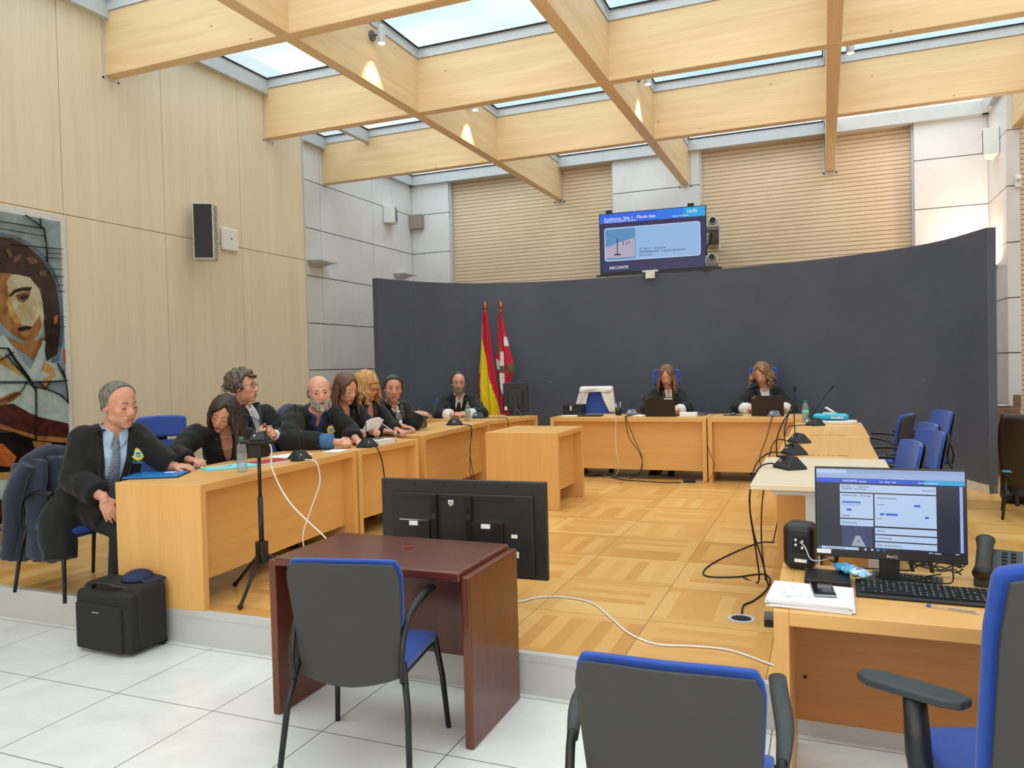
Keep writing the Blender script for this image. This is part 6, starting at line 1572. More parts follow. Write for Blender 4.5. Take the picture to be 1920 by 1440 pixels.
g = G(); g.grid(tp, 22, 16); g.F.append(tuple(range(17))); g.F.append(tuple(range(22*17, 23*17))); g.M += [0, 0]
mt, nt, b = newmat('packet_blue_white'); nn = nt.noise(nt.coord('Object'), 26, 3, .6, .8); nt.set(b, 'Base Color', nt.ramp(nn, [(.44, srgb(70, 160, 214)), (.52, srgb(120, 192, 226)), (.60, srgb(214, 226, 234))])); b.inputs['Roughness'].default_value = .3
g.build('packet_body', mt, t, smooth=True); G().lathe([(.012, .0), (.012, .0008), (.001, .001)], 14, 0, Matrix.Translation((.04, 0, .0335))).build('round_mark', plain('mark_pink', (206, 120, 156), .5), t)
t = thing('ballpoint_pen', 'clear ballpoint pen with blue cap at the front edge of the operator desk', 'pen', (.39, 2.90, ZO+.005), math.radians(-15))
G().tube([(-.075, 0, 0), (.06, 0, 0)], .0042, 8).build('barrel', mat_clear('pen_clear', (.9, .92, .95)), t, smooth=True); G().tube([(-.02, 0, 0), (.065, 0, 0)], .0016, 6).build('refill', M_GREYP, t); G().tube([(-.082, 0, 0), (-.07, 0, 0)], .0048, 8).build('cap', plain('pen_blue', (40, 90, 170), .4), t, smooth=True); G().tube([(.06, 0, 0), (.077, 0, 0)], [.004, .001], 8).build('tip', M_CHROME, t, smooth=True)
# desk telephone
t = thing('desk_telephone', 'black desk telephone with sloping face right of the monitor', 'telephone', (.645, 3.30, ZO), math.radians(-12))
g = G(); g.add([(-.13, -.10, 0), (.15, -.10, 0), (.15, .10, 0), (-.13, .10, 0), (-.13, -.10, .03), (.15, -.10, .03), (.15, .10, .105), (-.13, .10, .105)], [(0, 3, 2, 1), (4, 5, 6, 7), (0, 1, 5, 4), (1, 2, 6, 5), (2, 3, 7, 6), (3, 0, 4, 7)]); g.build('phone_body', M_DARKG, t, bevel=.006)
sl = math.atan2(.075, .20); Ms = Matrix.Translation((0, -.10, .0305)) @ Matrix.Rotation(sl, 4, 'X')
G().box(.02, .13, .10, .20, .0, .002, mat=Ms).build('display', plain('display_off', (46, 66, 84), .1), t)
g = G()
for r in range(6):
    for c in range(2): g.box(-.045+c*.028, -.028+c*.028, .06+r*.024, .07+r*.024, 0, .0035, mat=Ms)
g.build('function_keys', M_RUBBER, t); g = G()
for r in range(4):
    for c in range(3): g.box(.025+c*.03, .047+c*.03, .008+r*.020, .022+r*.020, 0, .0035, mat=Ms)
g.build('number_keys', M_RUBBER, t); G().box(.04, .10, .205, .22, .0, .003, mat=Ms).build('name_strip', M_PAPER, t)
g = G(); rr = bez([(-.10, -.13, .058), (-.10, -.05, .075), (-.10, .05, .108), (-.10, .11, .132)], 6); g.tube(rr, [.026+.008*abs(2*i/(len(rr)-1)-1)**2 for i in range(len(rr))], 14, flat=.8); g.build('handset', M_BLACKP, t, smooth=True)
tag(G().tube(bez([(.44, 3.30, .80), (.43, 3.22, .77), (.40, 3.14, .778), (.34, 3.12, .785), (.30, 3.12, .785), (.34, 3.20, .782), (.40, 3.30, .77)], 6), .0028, 6).build('usb_cable', M_RUBBER, smooth=True), 'thin dark cable looping over the keyboards below the monitor', 'cable')
g = G()
rn = random.Random(3)
for k in range(7):
    p = [(.30+.18*q+rn.uniform(-.01, .01), 3.345+.02*math.sin(q*5+k), .765+.012*k*.6+.02*math.sin(q*6+k*1.3)**2) for q in np.linspace(0, 1, 6)]; g.tube(bez(p, 4), .003, 5)
tag(g.build('cable_bundle', M_DARKG, smooth=True), 'tangle of grey cables behind the foot of the lit monitor', 'cable', kind='stuff')
# ================================================================== STAINED GLASS PICTURE ON THE LEFT WALL
ART_POLYS = [
    ('halo', [(4.04, 2.738), (4.117, 2.75), (4.212, 2.74), (4.324, 2.71), (4.456, 2.623), (4.547, 2.504), (4.595, 2.36), (4.612, 2.196), (4.61, 1.98), (4.561, 1.747), (4.489, 1.715), (4.464, 1.959), (4.33, 2.433), (4.033, 2.555)]),
    ('hair', [(4.039, 2.707), (4.101, 2.716), (4.195, 2.715), (4.307, 2.676), (4.421, 2.595), (4.503, 2.491), (4.559, 2.365), (4.579, 2.194), (4.58, 1.996), (4.545, 1.797), (4.446, 1.739), (4.428, 1.861), (4.438, 1.958), (4.432, 2.12), (4.418, 2.329), (4.329, 2.417), (4.231, 2.431), (4.028, 2.425)]),
    ('flesh', [(4.028, 2.425), (4.231, 2.431), (4.329, 2.417), (4.401, 2.327), (4.431, 2.217), (4.438, 2.088), (4.404, 1.973), (4.325, 1.899), (4.275, 1.887), (4.164, 1.95), (4.074, 2.04), (4.015, 2.098)]),
    ('brown', [(4.028, 2.425), (4.184, 2.437), (4.133, 2.367), (4.145, 2.26), (4.157, 2.167), (4.193, 2.076), (4.232, 2.047), (4.248, 2.024), (4.33, 2.016), (4.401, 2.118), (4.412, 2.038), (4.386, 1.957), (4.325, 1.896), (4.275, 1.887), (4.164, 1.95), (4.074, 2.04), (4.015, 2.098)]),
    ('gold', [(4.145, 2.26), (4.174, 2.2), (4.202, 2.108), (4.246, 2.066), (4.232, 2.039), (4.184, 2.044), (4.139, 2.12), (4.127, 2.196)]),
    ('dark', [(4.142, 2.256), (4.194, 2.31), (4.26, 2.334), (4.343, 2.343), (4.325, 2.305), (4.259, 2.303), (4.201, 2.283), (4.16, 2.248)]),
    ('brown2', [(4.201, 2.264), (4.258, 2.292), (4.328, 2.302), (4.306, 2.248), (4.268, 2.209), (4.223, 2.219)]),
    ('dark', [(4.221, 2.247), (4.274, 2.273), (4.32, 2.273), (4.298, 2.247), (4.256, 2.233)]),
    ('dark', [(4.206, 2.002), (4.272, 2.025), (4.333, 2.019), (4.312, 1.999), (4.263, 1.991), (4.221, 1.977)]),
    ('gold', [(4.226, 1.968), (4.279, 1.982), (4.32, 1.971), (4.293, 1.935), (4.252, 1.934)]),
    ('pale', [(4.008, 1.915), (4.098, 1.941), (4.16, 1.857), (4.236, 1.748), (4.299, 1.668), (4.363, 1.796), (4.419, 1.925), (4.44, 1.902), (4.411, 1.715), (4.362, 1.579), (3.995, 1.589)]),
    ('brown', [(4.101, 1.941), (4.178, 1.904), (4.275, 1.882), (4.359, 1.908), (4.429, 1.958), (4.399, 1.861), (4.327, 1.748), (4.271, 1.795), (4.192, 1.842)]),
    ('gold', [(4.003, 1.801), (4.064, 1.794), (4.155, 1.717), (4.232, 1.638), (4.215, 1.614), (4.137, 1.67), (4.001, 1.748)]),
    ('pale', [(4.434, 1.735), (4.533, 1.715), (4.586, 1.573), (4.354, 1.579), (4.409, 1.683)]),
    ('gold', [(4.434, 1.735), (4.491, 1.698), (4.52, 1.632), (4.51, 1.592), (4.459, 1.634), (4.391, 1.667)]),
    ('orange', [(4.597, 1.847), (4.622, 1.839), (4.623, 1.714), (4.599, 1.714)]),
    ('orange', [(4.519, 2.108), (4.562, 2.127), (4.547, 2.06), (4.52, 2.043)]),
    ('hair2', [(4.128, 2.62), (4.16, 2.629), (4.189, 2.574), (4.157, 2.555)]),
    ('hair2', [(4.205, 2.576), (4.271, 2.6), (4.244, 2.55), (4.187, 2.519)]),
    ('hair2', [(4.286, 2.57), (4.353, 2.586), (4.402, 2.552), (4.333, 2.52)]),
    ('hair2', [(4.399, 2.472), (4.468, 2.495), (4.457, 2.445), (4.414, 2.438)]),
    ('pale', [(3.961, 1.568), (4.251, 1.56), (4.331, 1.516), (4.322, 1.303), (4.208, 1.335), (4.129, 1.404), (3.955, 1.413)]),
    ('brown', [(3.955, 1.413), (4.05, 1.456), (4.165, 1.498), (4.221, 1.48), (4.146, 1.427), (4.048, 1.393), (3.953, 1.351)]),
    ('gold', [(4.398, 1.589), (4.516, 1.645), (4.501, 1.62), (4.459, 1.554), (4.425, 1.505), (4.383, 1.523)]),
    ('pale', [(4.348, 1.516), (4.438, 1.496), (4.545, 1.449), (4.626, 1.381), (4.628, 1.205), (4.5, 1.232), (4.339, 1.286)]),
    ('maroon', [(3.953, 1.351), (4.145, 1.4), (4.322, 1.292), (4.632, 1.202), (4.617, 1.034), (4.334, 1.096), (4.136, 1.18), (3.95, 1.274)]),
    ('brown', [(3.95, 1.289), (4.137, 1.204), (4.336, 1.129), (4.619, 1.086), (4.618, 1.043), (4.334, 1.088), (4.136, 1.172), (3.948, 1.243)]),
    ('black', [(3.948, 1.243), (4.136, 1.177), (4.334, 1.093), (4.617, 1.038), (4.576, 0.044), (3.907, 0.207)]),
    ('orange', [(3.943, 1.111), (4.044, 1.096), (4.152, 0.978), (4.109, 0.903), (3.936, 0.941)]),
    ('brown', [(4.286, 1.093), (4.46, 1.059), (4.336, 0.928)]),
    ('gold', [(4.387, 1.021), (4.477, 1.045), (4.466, 0.94), (4.362, 0.925)]),
    ('gold', [(3.935, 0.895), (4.123, 0.864), (4.243, 0.743), (4.182, 0.683), (4.12, 0.781), (3.933, 0.848)]),
    ('pale', [(3.933, 0.848), (4.089, 0.805), (4.147, 0.713), (4.018, 0.639), (3.924, 0.624)]),
    ('maroon', [(3.921, 0.562), (4.116, 0.67), (4.25, 0.713), (4.246, 0.599), (4.11, 0.543), (3.918, 0.47)]),
    ('gold', [(4.151, 0.538), (4.228, 0.586), (4.242, 0.518), (4.175, 0.511)]),
    ('gold', [(3.914, 0.377), (4.142, 0.524), (4.161, 0.493), (4.027, 0.381), (3.912, 0.315)]),
    ('brown', [(4.142, 0.513), (4.257, 0.466), (4.247, 0.206), (4.094, 0.223), (4.031, 0.38)]),
    ('gold', [(3.915, 0.393), (4.007, 0.369), (4.074, 0.231), (4.065, 0.217), (3.908, 0.235)]),
]
ART_LINES = [
    ([(4.301, 2.935), (4.456, 2.833), (4.473, 2.706), (4.474, 2.561)], 5),
    ([(4.426, 2.941), (4.427, 2.845)], 4),
    ([(4.044, 2.832), (4.456, 2.833)], 4),
    ([(4.042, 2.776), (4.465, 2.77)], 3),
    ([(4.193, 2.668), (4.472, 2.677), (4.621, 2.685)], 4),
    ([(4.477, 2.634), (4.619, 2.644)], 3),
    ([(4.476, 2.596), (4.617, 2.604)], 3),
    ([(4.503, 2.507), (4.614, 2.511)], 3),
    ([(4.533, 2.45), (4.622, 2.45)], 4),
    ([(4.56, 2.378), (4.619, 2.379)], 3),
    ([(4.57, 2.328), (4.624, 2.326)], 4),
    ([(4.585, 2.115), (4.623, 2.113)], 3),
    ([(4.581, 2.032), (4.619, 2.03)], 3),
    ([(4.005, 1.842), (4.112, 1.841), (4.172, 1.748), (4.264, 1.621), (4.326, 1.508)], 7),
    ([(4.0, 1.725), (4.159, 1.81)], 4),
    ([(4.095, 1.794), (4.279, 1.581)], 5),
    ([(4.393, 1.925), (4.427, 1.913)], 4),
    ([(4.533, 1.723), (4.599, 1.59)], 5),
    ([(3.961, 1.576), (4.302, 1.567), (4.634, 1.574)], 6),
    ([(4.331, 1.525), (4.326, 1.311), (4.314, 1.098)], 5),
    ([(4.301, 1.542), (4.439, 1.504), (4.545, 1.458), (4.628, 1.391)], 5),
    ([(4.362, 1.573), (4.417, 1.505)], 5),
    ([(4.459, 1.571), (4.412, 1.505)], 4),
    ([(3.955, 1.413), (4.114, 1.453), (4.215, 1.504), (4.26, 1.576)], 4),
    ([(4.582, 1.669), (4.608, 1.532), (4.62, 1.378)], 4),
    ([(3.924, 0.64), (4.116, 0.686), (4.251, 0.729)], 5),
    ([(3.921, 0.562), (4.024, 0.385), (4.158, 0.502)], 4),
    ([(4.024, 0.385), (4.097, 0.217)], 4),
    ([(4.476, 1.049), (4.473, 0.948)], 3),
]
t = thing('glass_picture', 'tall stained glass picture of a dark-haired figure at the left edge', 'picture', (XL, 4.0, .235))
AX = lambda d: .022+d*.0004
Y0a, Y1a, Z0a, Z1a = 3.30, 4.615, .30, 2.915
G().box(.002, .020, Y0a-4.0-.05, Y1a-4.0+.05, .0, Z1a-.235+.05).build('picture_frame', plain('frame_silver', (206, 208, 206), .4), t, bevel=.002)
AM = {}
def am(name, c1, c2, sc=7, rough=.16):
    mt, nt, b = newmat('glass_'+name); n = nt.noise(nt.coord('Object'), sc, 4, .6, .7)
    nt.set(b, 'Base Color', nt.ramp(n, [(.35, srgb(*c1)), (.65, srgb(*c2))])); b.inputs['Roughness'].default_value = rough; AM[name] = mt
am('bg', (112, 130, 138), (138, 154, 160)); am('halo', (60, 74, 92), (96, 112, 128)); am('hair', (26, 20, 20), (52, 38, 34)); am('hair2', (74, 52, 44), (104, 76, 60))
am('flesh', (160, 140, 100), (186, 180, 156)); am('brown', (112, 70, 36), (160, 112, 66)); am('brown2', (80, 50, 30), (130, 90, 56)); am('gold', (150, 112, 56), (190, 158, 96)); am('dark', (22, 16, 14), (40, 28, 22))
am('pale', (150, 164, 160), (180, 190, 184)); am('orange', (150, 78, 30), (190, 108, 48)); am('maroon', (52, 26, 22), (84, 44, 34)); am('black', (16, 13, 14), (34, 26, 26)); am('lead', (10, 12, 14), (16, 18, 20))
pic = G().box(.0205, .0220, Y0a-4.0, Y1a-4.0, Z0a-.235, Z1a-.235).build('picture_ground', AM['bg'], t)
def clip_poly(P):
    """keeps a polygon inside the picture"""
    for ax, lim, sg in ((0, Y0a, 1), (0, Y1a, -1), (1, Z0a, 1), (1, Z1a, -1)):
        out = []
        for i in range(len(P)):
            a, b = P[i-1], P[i]; ia = (a[ax]-lim)*sg >= 0; ib = (b[ax]-lim)*sg >= 0
            if ia != ib:
                q = (lim-a[ax])/(b[ax]-a[ax]); c = [a[0]+(b[0]-a[0])*q, a[1]+(b[1]-a[1])*q]; out.append(tuple(c))
            if ib: out.append(b)
        P = out
        if not P: return P
    return P
d = 0
nm = dict(halo='halo', hair='painted_hair', flesh='painted_face')
for n, P in ART_POLYS:
    if n in ('maroon', 'black'): P = [(3.32 if y < 4.0 else y, z) for y, z in P]
    if n in ('halo', 'hair', 'pale', 'gold'): P = [(y-.16 if y < 4.0 else y, z) for y, z in P]
    Q_ = clip_poly(P); d += 1
    if len(Q_) < 3: continue
    g = G(); g.add([(AX(d), y-4.0, z-.235) for y, z in Q_], [tuple(range(len(Q_)))]); g.build(nm.get(n, n+'_glass_piece'), AM[n], pic, fix=False)
for P, w_ in ART_LINES+[([(y, .30), (y+.1, 1.3)], 4) for y in (3.45, 3.7, 3.9)]:
    P = [(min(max(y, Y0a), Y1a), min(max(z, Z0a), Z1a)) for y, z in P]
    G().tube([(.022+.0004*(d+2), y-4.0, z-.235) for y, z in P], .0021*w_, 6, flat=.5).build('lead_line', AM['lead'], pic, smooth=True)
# ================================================================== WALL DEVICES
t = thing('wall_loudspeaker', 'large loudspeaker with black grille in a silver case on the maple wall', 'loudspeaker', (XL+.15, 6.13, 2.76), math.radians(32))
G().box(-.10, .10, -.09, .09, 0, .57).build('speaker_case', M_ALU, t, bevel=.006)
g = G()
for k in range(22): g.box(.1005, .112, -.07, .09, .02+k*.025, .027+k*.025)
g.build('cooling_fins', M_ALU, t)
G().box(-.088, .088, -.094, -.0905, .015, .555).build('grille', plain('grille_black', (16, 15, 18), .5), t)
G().box(-.05, .06, .09, .13, .19, .36).build('wall_bracket', M_GREYP, t, bevel=.004)
t = thing('wireless_access_point', 'rounded white wireless box right of the black loudspeaker on the maple wall', 'device', (XL+.001, 6.625, 2.93))
G().box(0, .035, -.125, .125, 0, .245).build('device_body', M_WHITEP, t, bevel=.022, seg=4); G().lathe([(.012, 0), (.012, .001), (.001, .001)], 14, 0, Matrix.Translation((.0355, .01, .13)) @ Matrix.Rotation(math.pi/2, 4, 'Y')).build('indicator', M_GREYP, t)
t = thing('wall_speaker', 'white wedge speaker with grey grille on the left stone wall', 'loudspeaker', (-6.71, 11.17, 4.03))
g = G(); g.prism([(0, -.13), (0, .17), (.10, .15), (.20, -.10)], 0, .27); g.build('speaker_case', M_WHITEP, t, bevel=.004)
wall_strip((.105, .141), (.196, -.085), -.004, .02, .25).build('grille', M_GREYP, t)
t = thing('wall_grille', 'square grey-brown grille box in the corner of the stone walls', 'device', (-6.59, 11.985, 4.05))
G().box(-.12, .12, -.10, 0, 0, .25).build('box_body', plain('taupe', (150, 136, 130), .6), t, bevel=.004)
g = G(); g.box(-.005, .005, -.103, -.1, 0.01, .24); g.box(-.11, .11, -.103, -.1, .12, .13); g.build('grille_bars', plain('taupe_light', (178, 164, 156), .6), t)
for (y, z, l) in ((9.15, 3.10, 'grey metal uplight on the stone wall beside the maple panels'), (11.50, 3.16, 'grey metal uplight on the stone wall just above the dark curved wall')):
    t = thing('wall_uplight', l, 'lamp', (-6.715, y, z), 0, 'grey wall uplights')
    g = G(); g.prism([(0, -.18), (0, .20), (.17, .32), (.19, -.12)], .055, .075); g.build('top_tray', M_ALU, t, bevel=.002)
    g = G(); g.add([(0, -.16, .055), (0, .18, .055), (.15, .26, .055), (.16, -.10, .055), (0, -.10, -.02), (0, .10, -.02)], [(0, 1, 2, 3), (0, 3, 4), (3, 2, 5, 4), (2, 1, 5), (0, 4, 5, 1)]); g.build('lower_shade', M_ALU, t)
t = thing('wall_speaker', 'white wedge speaker on the stone side wall at the right', 'loudspeaker', (2.065, 11.45, 4.12))
g = G(); g.prism([(0, -.20), (0, .18), (-.10, .12), (-.17, -.16)], 0, .33); g.build('speaker_case', M_WHITEP, t, bevel=.004); G().box(-.176, -.165, -.14, .02, .03, .30).build('grille', M_GREYP, t) if False else wall_strip((-.173, -.15), (-.105, .11), .004, .02, .31).build('grille', M_GREYP, t)
t = thing('motion_detector', 'small white motion detector near the top right corner', 'device', (2.185, 10.895, 3.60))
G().box(-.035, .035, -.03, 0, 0, .15).build('detector_body', M_WHITEP, t, bevel=.008); g = G(); g.ell((0, -.035, .10), (.03, .025, .035), 12, 8); g.build('lens', M_WHITE, t, smooth=True)
t = thing('wall_lamp', 'warm uplight behind the right end of the dark curved wall', 'lamp', (2.0, 11.55, 2.72))
G().box(-.12, .065, -.10, .10, 0, .03).build('lamp_housing', M_ALU, t, bevel=.004); G().box(-.10, .05, -.08, .08, .0305, .034).build('lamp_glass', emis('warm_glow', (255, 214, 176), 6), t)
d_ = bpy.data.lights.new('uplight_bulb', 'AREA'); d_.size = .2; d_.energy = 26; d_.color = (1, .74, .52); l_ = bpy.data.objects.new('uplight_bulb', d_); COL.objects.link(l_); l_.location = (1.98, 11.55, 2.77); l_.rotation_euler = (math.pi, 0, 0)
# ---- spotlights on the long beams
def spot(label, x, y):
    t = thing('spotlight', label, 'spotlight', (x, y, 4.78), 0, 'grey cylinder spotlights on the roof beams')
    G().lathe([(.05, 0), (.05, .022), (.001, .024)], 20, 0, Matrix.Translation((.0, 0, 0)) @ Matrix.Rotation(math.pi/2, 4, 'Y')).build('ceiling_plate', M_GREYP, t, smooth=False)
    G().tube([(.02, 0, 0), (.075, 0, .0)], .009, 8).build('arm', M_GREYP, t, smooth=True)
    G().lathe([(.036, -.09), (.039, -.088), (.039, .07), (.034, .075), (.001, .075)], 20, 0, Matrix.Translation((.11, 0, 0))).build('lamp_body', M_ALU, t, smooth=False)
    G().lathe([(.033, -.0915), (.033, -.085), (.001, -.085)], 16, 0, Matrix.Translation((.11, 0, 0))).build('lamp_lens', emis('lamp_white', (255, 246, 230), 8), t)
    d = bpy.data.lights.new('spot_bulb', 'SPOT'); d.energy = 45; d.spot_size = math.radians(75); d.spot_blend = .6; d.color = (1, .93, .82); d.shadow_soft_size = .03
    o = bpy.data.objects.new('spot_bulb', d); COL.objects.link(o); o.parent = t; o.location = (.11, 0, -.10)
for l, x, y in (('grey spotlight on the beam at upper left, its whole cylinder in view', -3.95, 6.37), ('spotlight half hidden behind the cross beam, left of centre', -3.95, 8.48), ('spotlight half hidden behind the cross beam, right of centre', -1.875, 8.55), ('spotlight peeping below the cross beam at upper right', .18, 8.60)): spot(l, x, y)
# ================================================================== WALL SCREEN AND CAMERAS
t = thing('wall_screen_display', 'large blue hearing screen mounted above the dark curved wall', 'display', (-2.30, 11.2, 2.93), math.radians(3.5))
SW, SH = .775, .905
G().box(-SW, SW, 0, .05, 0, SH).build('display_frame', M_BLACKP, t, bevel=.003)
sc = G().box(-SW+.012, SW-.012, -.001, .0005, .03, SH-.012).build('screen', emis('hs_dark', (40, 40, 84), 1.0), t)
G().box(-SW-.05, SW+.04, -.03, .0, -.03, .0).build('lower_ledge', M_DARKG, t); G().box(-.30, .30, .051, .11, .2, .7).build('wall_mount', M_BLACKM, t)
G().box(-.42, -.30, .05, .56, .3, .36).build('mount_arm', M_BLACKM, t); G().box(.30, .42, .05, .56, .3, .36).build('mount_arm', M_BLACKM, t)
for x in (-.63, .56): G().box(x-.045, x+.045, .005, .045, SH, SH+.045).build('top_clip', M_BLACKP, t)
G().box(-.11, .11, -.25, -.19, -.024, .0).build('remote_sensor', M_WHITEP, t); G().box(-.065, .065, -.25, -.20, -.115, -.0245).build('white_box', M_WHITEP, t)
def sp(x0, x1, z0, z1, mt, d=.0004, name='page_block'): return G().box(-SW+.012+x0*(2*SW-.024), -SW+.012+x1*(2*SW-.024), -.001-d-.0003, -.001-d, SH-.012-z1*(SH-.042), SH-.012-z0*(SH-.042)).build(name, mt, sc)
sp(0, .55, 0, .16, emis('hs_blue', (46, 98, 226), 1.0)); sp(.55, .80, 0, .16, emis('hs_blue2', (40, 116, 226), 1.0)); sp(.80, 1, 0, .16, emis('hs_cyan', (30, 160, 224), 1.0))
def rrect(x0, x1, z0, z1, r, mt, d, name):
    P = []
    for cx, cz, a0 in ((x1-r, z1-r, 0), (x0+r, z1-r, 90), (x0+r, z0+r, 180), (x1-r, z0+r, 270)):
        for k in range(6): a = math.radians(a0+k*18); P.append((cx+r*math.cos(a), cz+r*math.sin(a)))
    g = G(); g.prism(P, 0, .0003, mat=Matrix.Translation((0, -.001-d, 0)) @ Matrix.Rotation(math.pi/2, 4, 'X')); return g.build(name, mt, sc)
rrect(-.70, .69, .195, .685, .04, emis('hs_rim', (196, 214, 244), 1.0), .0004, 'panel_rim'); rrect(-.69, .68, .205, .675, .035, emis('hs_panel', (140, 178, 220), 1.0), .0008, 'panel')
rrect(-.685, -.24, .215, .665, .03, emis('hs_photo', (84, 138, 184), 1.0), .0012, 'photo')
g = G(); Mx = Matrix.Translation((0, -.0026, 0)) @ Matrix.Rotation(math.pi/2, 4, 'X')
g.prism([(-.685, .24), (-.25, .24), (-.25, .52), (-.50, .46), (-.685, .40)], 0, .0003, mat=Mx); g.build('photo_tables', emis('hs_photo_pale', (168, 164, 184), 1.0), sc)
g = G(); E_M = emis('hs_photo_mic', (34, 38, 62), 1.0)
g.tube([(-.66, -.0032, .60), (-.55, -.0032, .56), (-.52, -.0032, .53)], .010, 6, flat=.1); g.tube([(-.51, -.0032, .52), (-.51, -.0032, .30)], .007, 6, flat=.1); g.prism([(-.57, .275), (-.45, .275), (-.48, .30), (-.54, .30)], 0, .0003, mat=Mx @ Matrix.Translation((0, 0, .0004)))
for x, z, s in ((-.42, .48, .5), (-.37, .47, .4), (-.33, .47, .3)): g.tube([(x, -.0032, z), (x, -.0032, z-.12*s)], .005, 6, flat=.1); g.tube([(x-.06*s, -.0032, z+.10), (x+.06*s, -.0032, z+.07)], .004, 6, flat=.1)
g.build('photo_microphone', E_M, sc)
Tm = lambda x, z: Matrix.Translation((x, -.0040, z)) @ Matrix.Rotation(math.pi/2, 4, 'X')
wt = emis('hs_white', (214, 228, 250), 1.0); dk = emis('hs_ink', (46, 74, 120), 1.0)
for x, z, s_, b_, m_ in ((-.70, .795, .064, 'Audiencia. Sala 1 - Planta baja', wt), (-.70, .765, .030, 'TRIBUNAL DEL JURADO - Sala Planta', wt), (.50, .815, .070, '16:06', wt), (.30, .775, .028, 'viernes, 16 de mayo', wt), (-.19, .335, .040, 'AP. Secc 1ª - Guipuzcoa', dk), (-.19, .285, .046, '00005890/2024. Tribunal del Jurado', dk), (-.19, .245, .032, 'Sesión de Juicio', dk), (-.64, .075, .062, 'ARCONTE', wt)):
    text_mesh('screen_text', b_, s_, Tm(x, z), m_, sc, extrude=.0001, bold=.0006)
g = G(); g.tube([(-.635+.055*math.cos(a), -.0022, .095+.055*math.sin(a)) for a in np.linspace(.6, 4.6, 16)], [.002+.008*math.sin(math.pi*i/15) for i in range(16)], 6, flat=.15); g.build('logo_arc', emis('hs_logo', (40, 110, 230), 1.0), sc)
def ptz(label, x, y, z, hang):
    t = thing('camera', label, 'camera', (x, y, z), math.radians(8)); t.scale = (1.2, 1.2, 1.2)
    g = G(); g.box(-.07, .07, -.07, .07, 0, .05); g.build('camera_base', M_GREYP, t, bevel=.01)
    for s in (-1, 1): G().box(min(s*.055, s*.07), max(s*.055, s*.07), -.03, .035, .0505, .14).build('yoke', M_ALU, t, bevel=.006)
    g = G(); g.ell((0, 0, .12), (.053, .055, .052), 18, 12); g.build('camera_head', M_ALU, t, smooth=True)
    G().lathe([(.034, .045), (.034, .066), (.026, .068), (.022, .062), (.001, .062)], 18, 0, Matrix.Translation((0, 0, .12)) @ Matrix.Rotation(math.pi/2, 4, 'X')).build('lens', M_BLACKP, t, smooth=False)
    if hang: G().box(.07, .085, .06, .10, -.22, .16).build('wall_bracket', M_ALU, t); G().box(-.05, .085, .07, .92, -.03, -.001).build('bracket_arm', M_GREYP, t)
    else: G().box(-.10, .11, -.07, .10, -.035, -.001).build('mounting_plate', M_DARKG, t)
    return t
ptz('upper pan and tilt camera right of the hearing screen', -1.42, 11.10, 3.43, True); ptz('lower pan and tilt camera standing on top of the dark curved wall', -1.43, 11.02, 2.912, False)
tag(G().tube(bez([(-1.44, 11.14, 3.41), (-1.46, 11.15, 3.32), (-1.53, 11.2, 3.18), (-1.52, 11.2, 3.0), (-1.49, 11.15, 2.93)], 6), .010, 6).build('camera_cable', M_RUBBER, smooth=True), 'black cable hanging from the upper camera beside the hearing screen', 'cable')
tag(G().tube(bez([(-2.98, 11.2, 2.90), (-2.95, 11.16, 2.87), (-2.90, 11.15, 2.80)], 4), .008, 6).build('screen_cable', M_RUBBER, smooth=True), 'short black cable below the left end of the hearing screen', 'cable')
# ================================================================== CABLES ON THE FLOOR AND DESKS
def cable(label, pts, r=.0035, mt=None, n=6): return tag(G().tube(bez(pts, n), r, 6).build('cable', mt or M_RUBBER, smooth=True), label, 'cable')
cable('long white cable snaking across the parquet towards the operator desk', [(-1.95, 4.02, .212), (-1.80, 4.10, .206), (-1.686, 4.195, .206), (-1.612, 4.306, .206), (-1.46, 4.354, .206), (-1.276, 4.294, .206), (-1.082, 4.041, .206), (-.952, 3.865, .206), (-.792, 3.759, .206), (-.614, 3.787, .206), (-.437, 3.787, .206), (-.234, 3.661, .206), (-.12, 3.60, .206)], .0055, M_WHITEP)
cable('white cable falling from the tripod stand plate', [(-3.21, 3.85, 1.16), (-3.20, 3.86, 1.12), (-3.195, 3.86, .99), (-3.08, 3.87, .79), (-2.85, 3.88, .60), (-2.6, 3.95, .35), (-2.4, 4.2, .206)], .005, M_WHITEP)
cable('white cable of the near left microphone looping down the desk front', [(-3.52, 4.60, .958), (-3.42, 4.56, .962), (-3.36, 4.54, .93), (-3.34, 4.53, .80), (-3.36, 4.44, .62), (-3.37, 4.36, .44), (-3.30, 4.35, .206)], .005, M_WHITEP)
cable('black cable of the microphone on the short left desk', [(-3.52, 5.50, .958), (-3.46, 5.46, .962), (-3.43, 5.46, .93), (-3.41, 5.49, .80), (-3.41, 5.52, .55), (-3.40, 5.50, .206)], .005)
for k in (0, 1): cable(('upper', 'lower')[k]+' of two thin black leads hanging from the long left desk', [(-3.82, 7.78, .958), (-3.64, 7.66+.02*k, .962), (-3.60+.01*k, 7.62, .90), (-3.585+.02*k, 7.56-.05*k, .70), (-3.60, 7.58+.06*k, .45), (-3.60, 7.70+.05*k, .24)], .004)
cable('black and grey cable of the corner desk microphone', [(-4.02, 8.90, .958), (-3.80, 8.86, .962), (-3.66, 8.82, .95), (-3.62, 8.72, .82), (-3.60, 8.62, .60), (-3.62, 8.60, .25)], .005)
cable('thin lead under the left end of the small corner monitor', [(-3.79, 9.40, 1.05), (-3.70, 9.36, .99), (-3.66, 9.24, .962), (-3.585, 9.16, .93), (-3.55, 9.10, .80), (-3.56, 9.10, .60)], .004, M_GREYP)
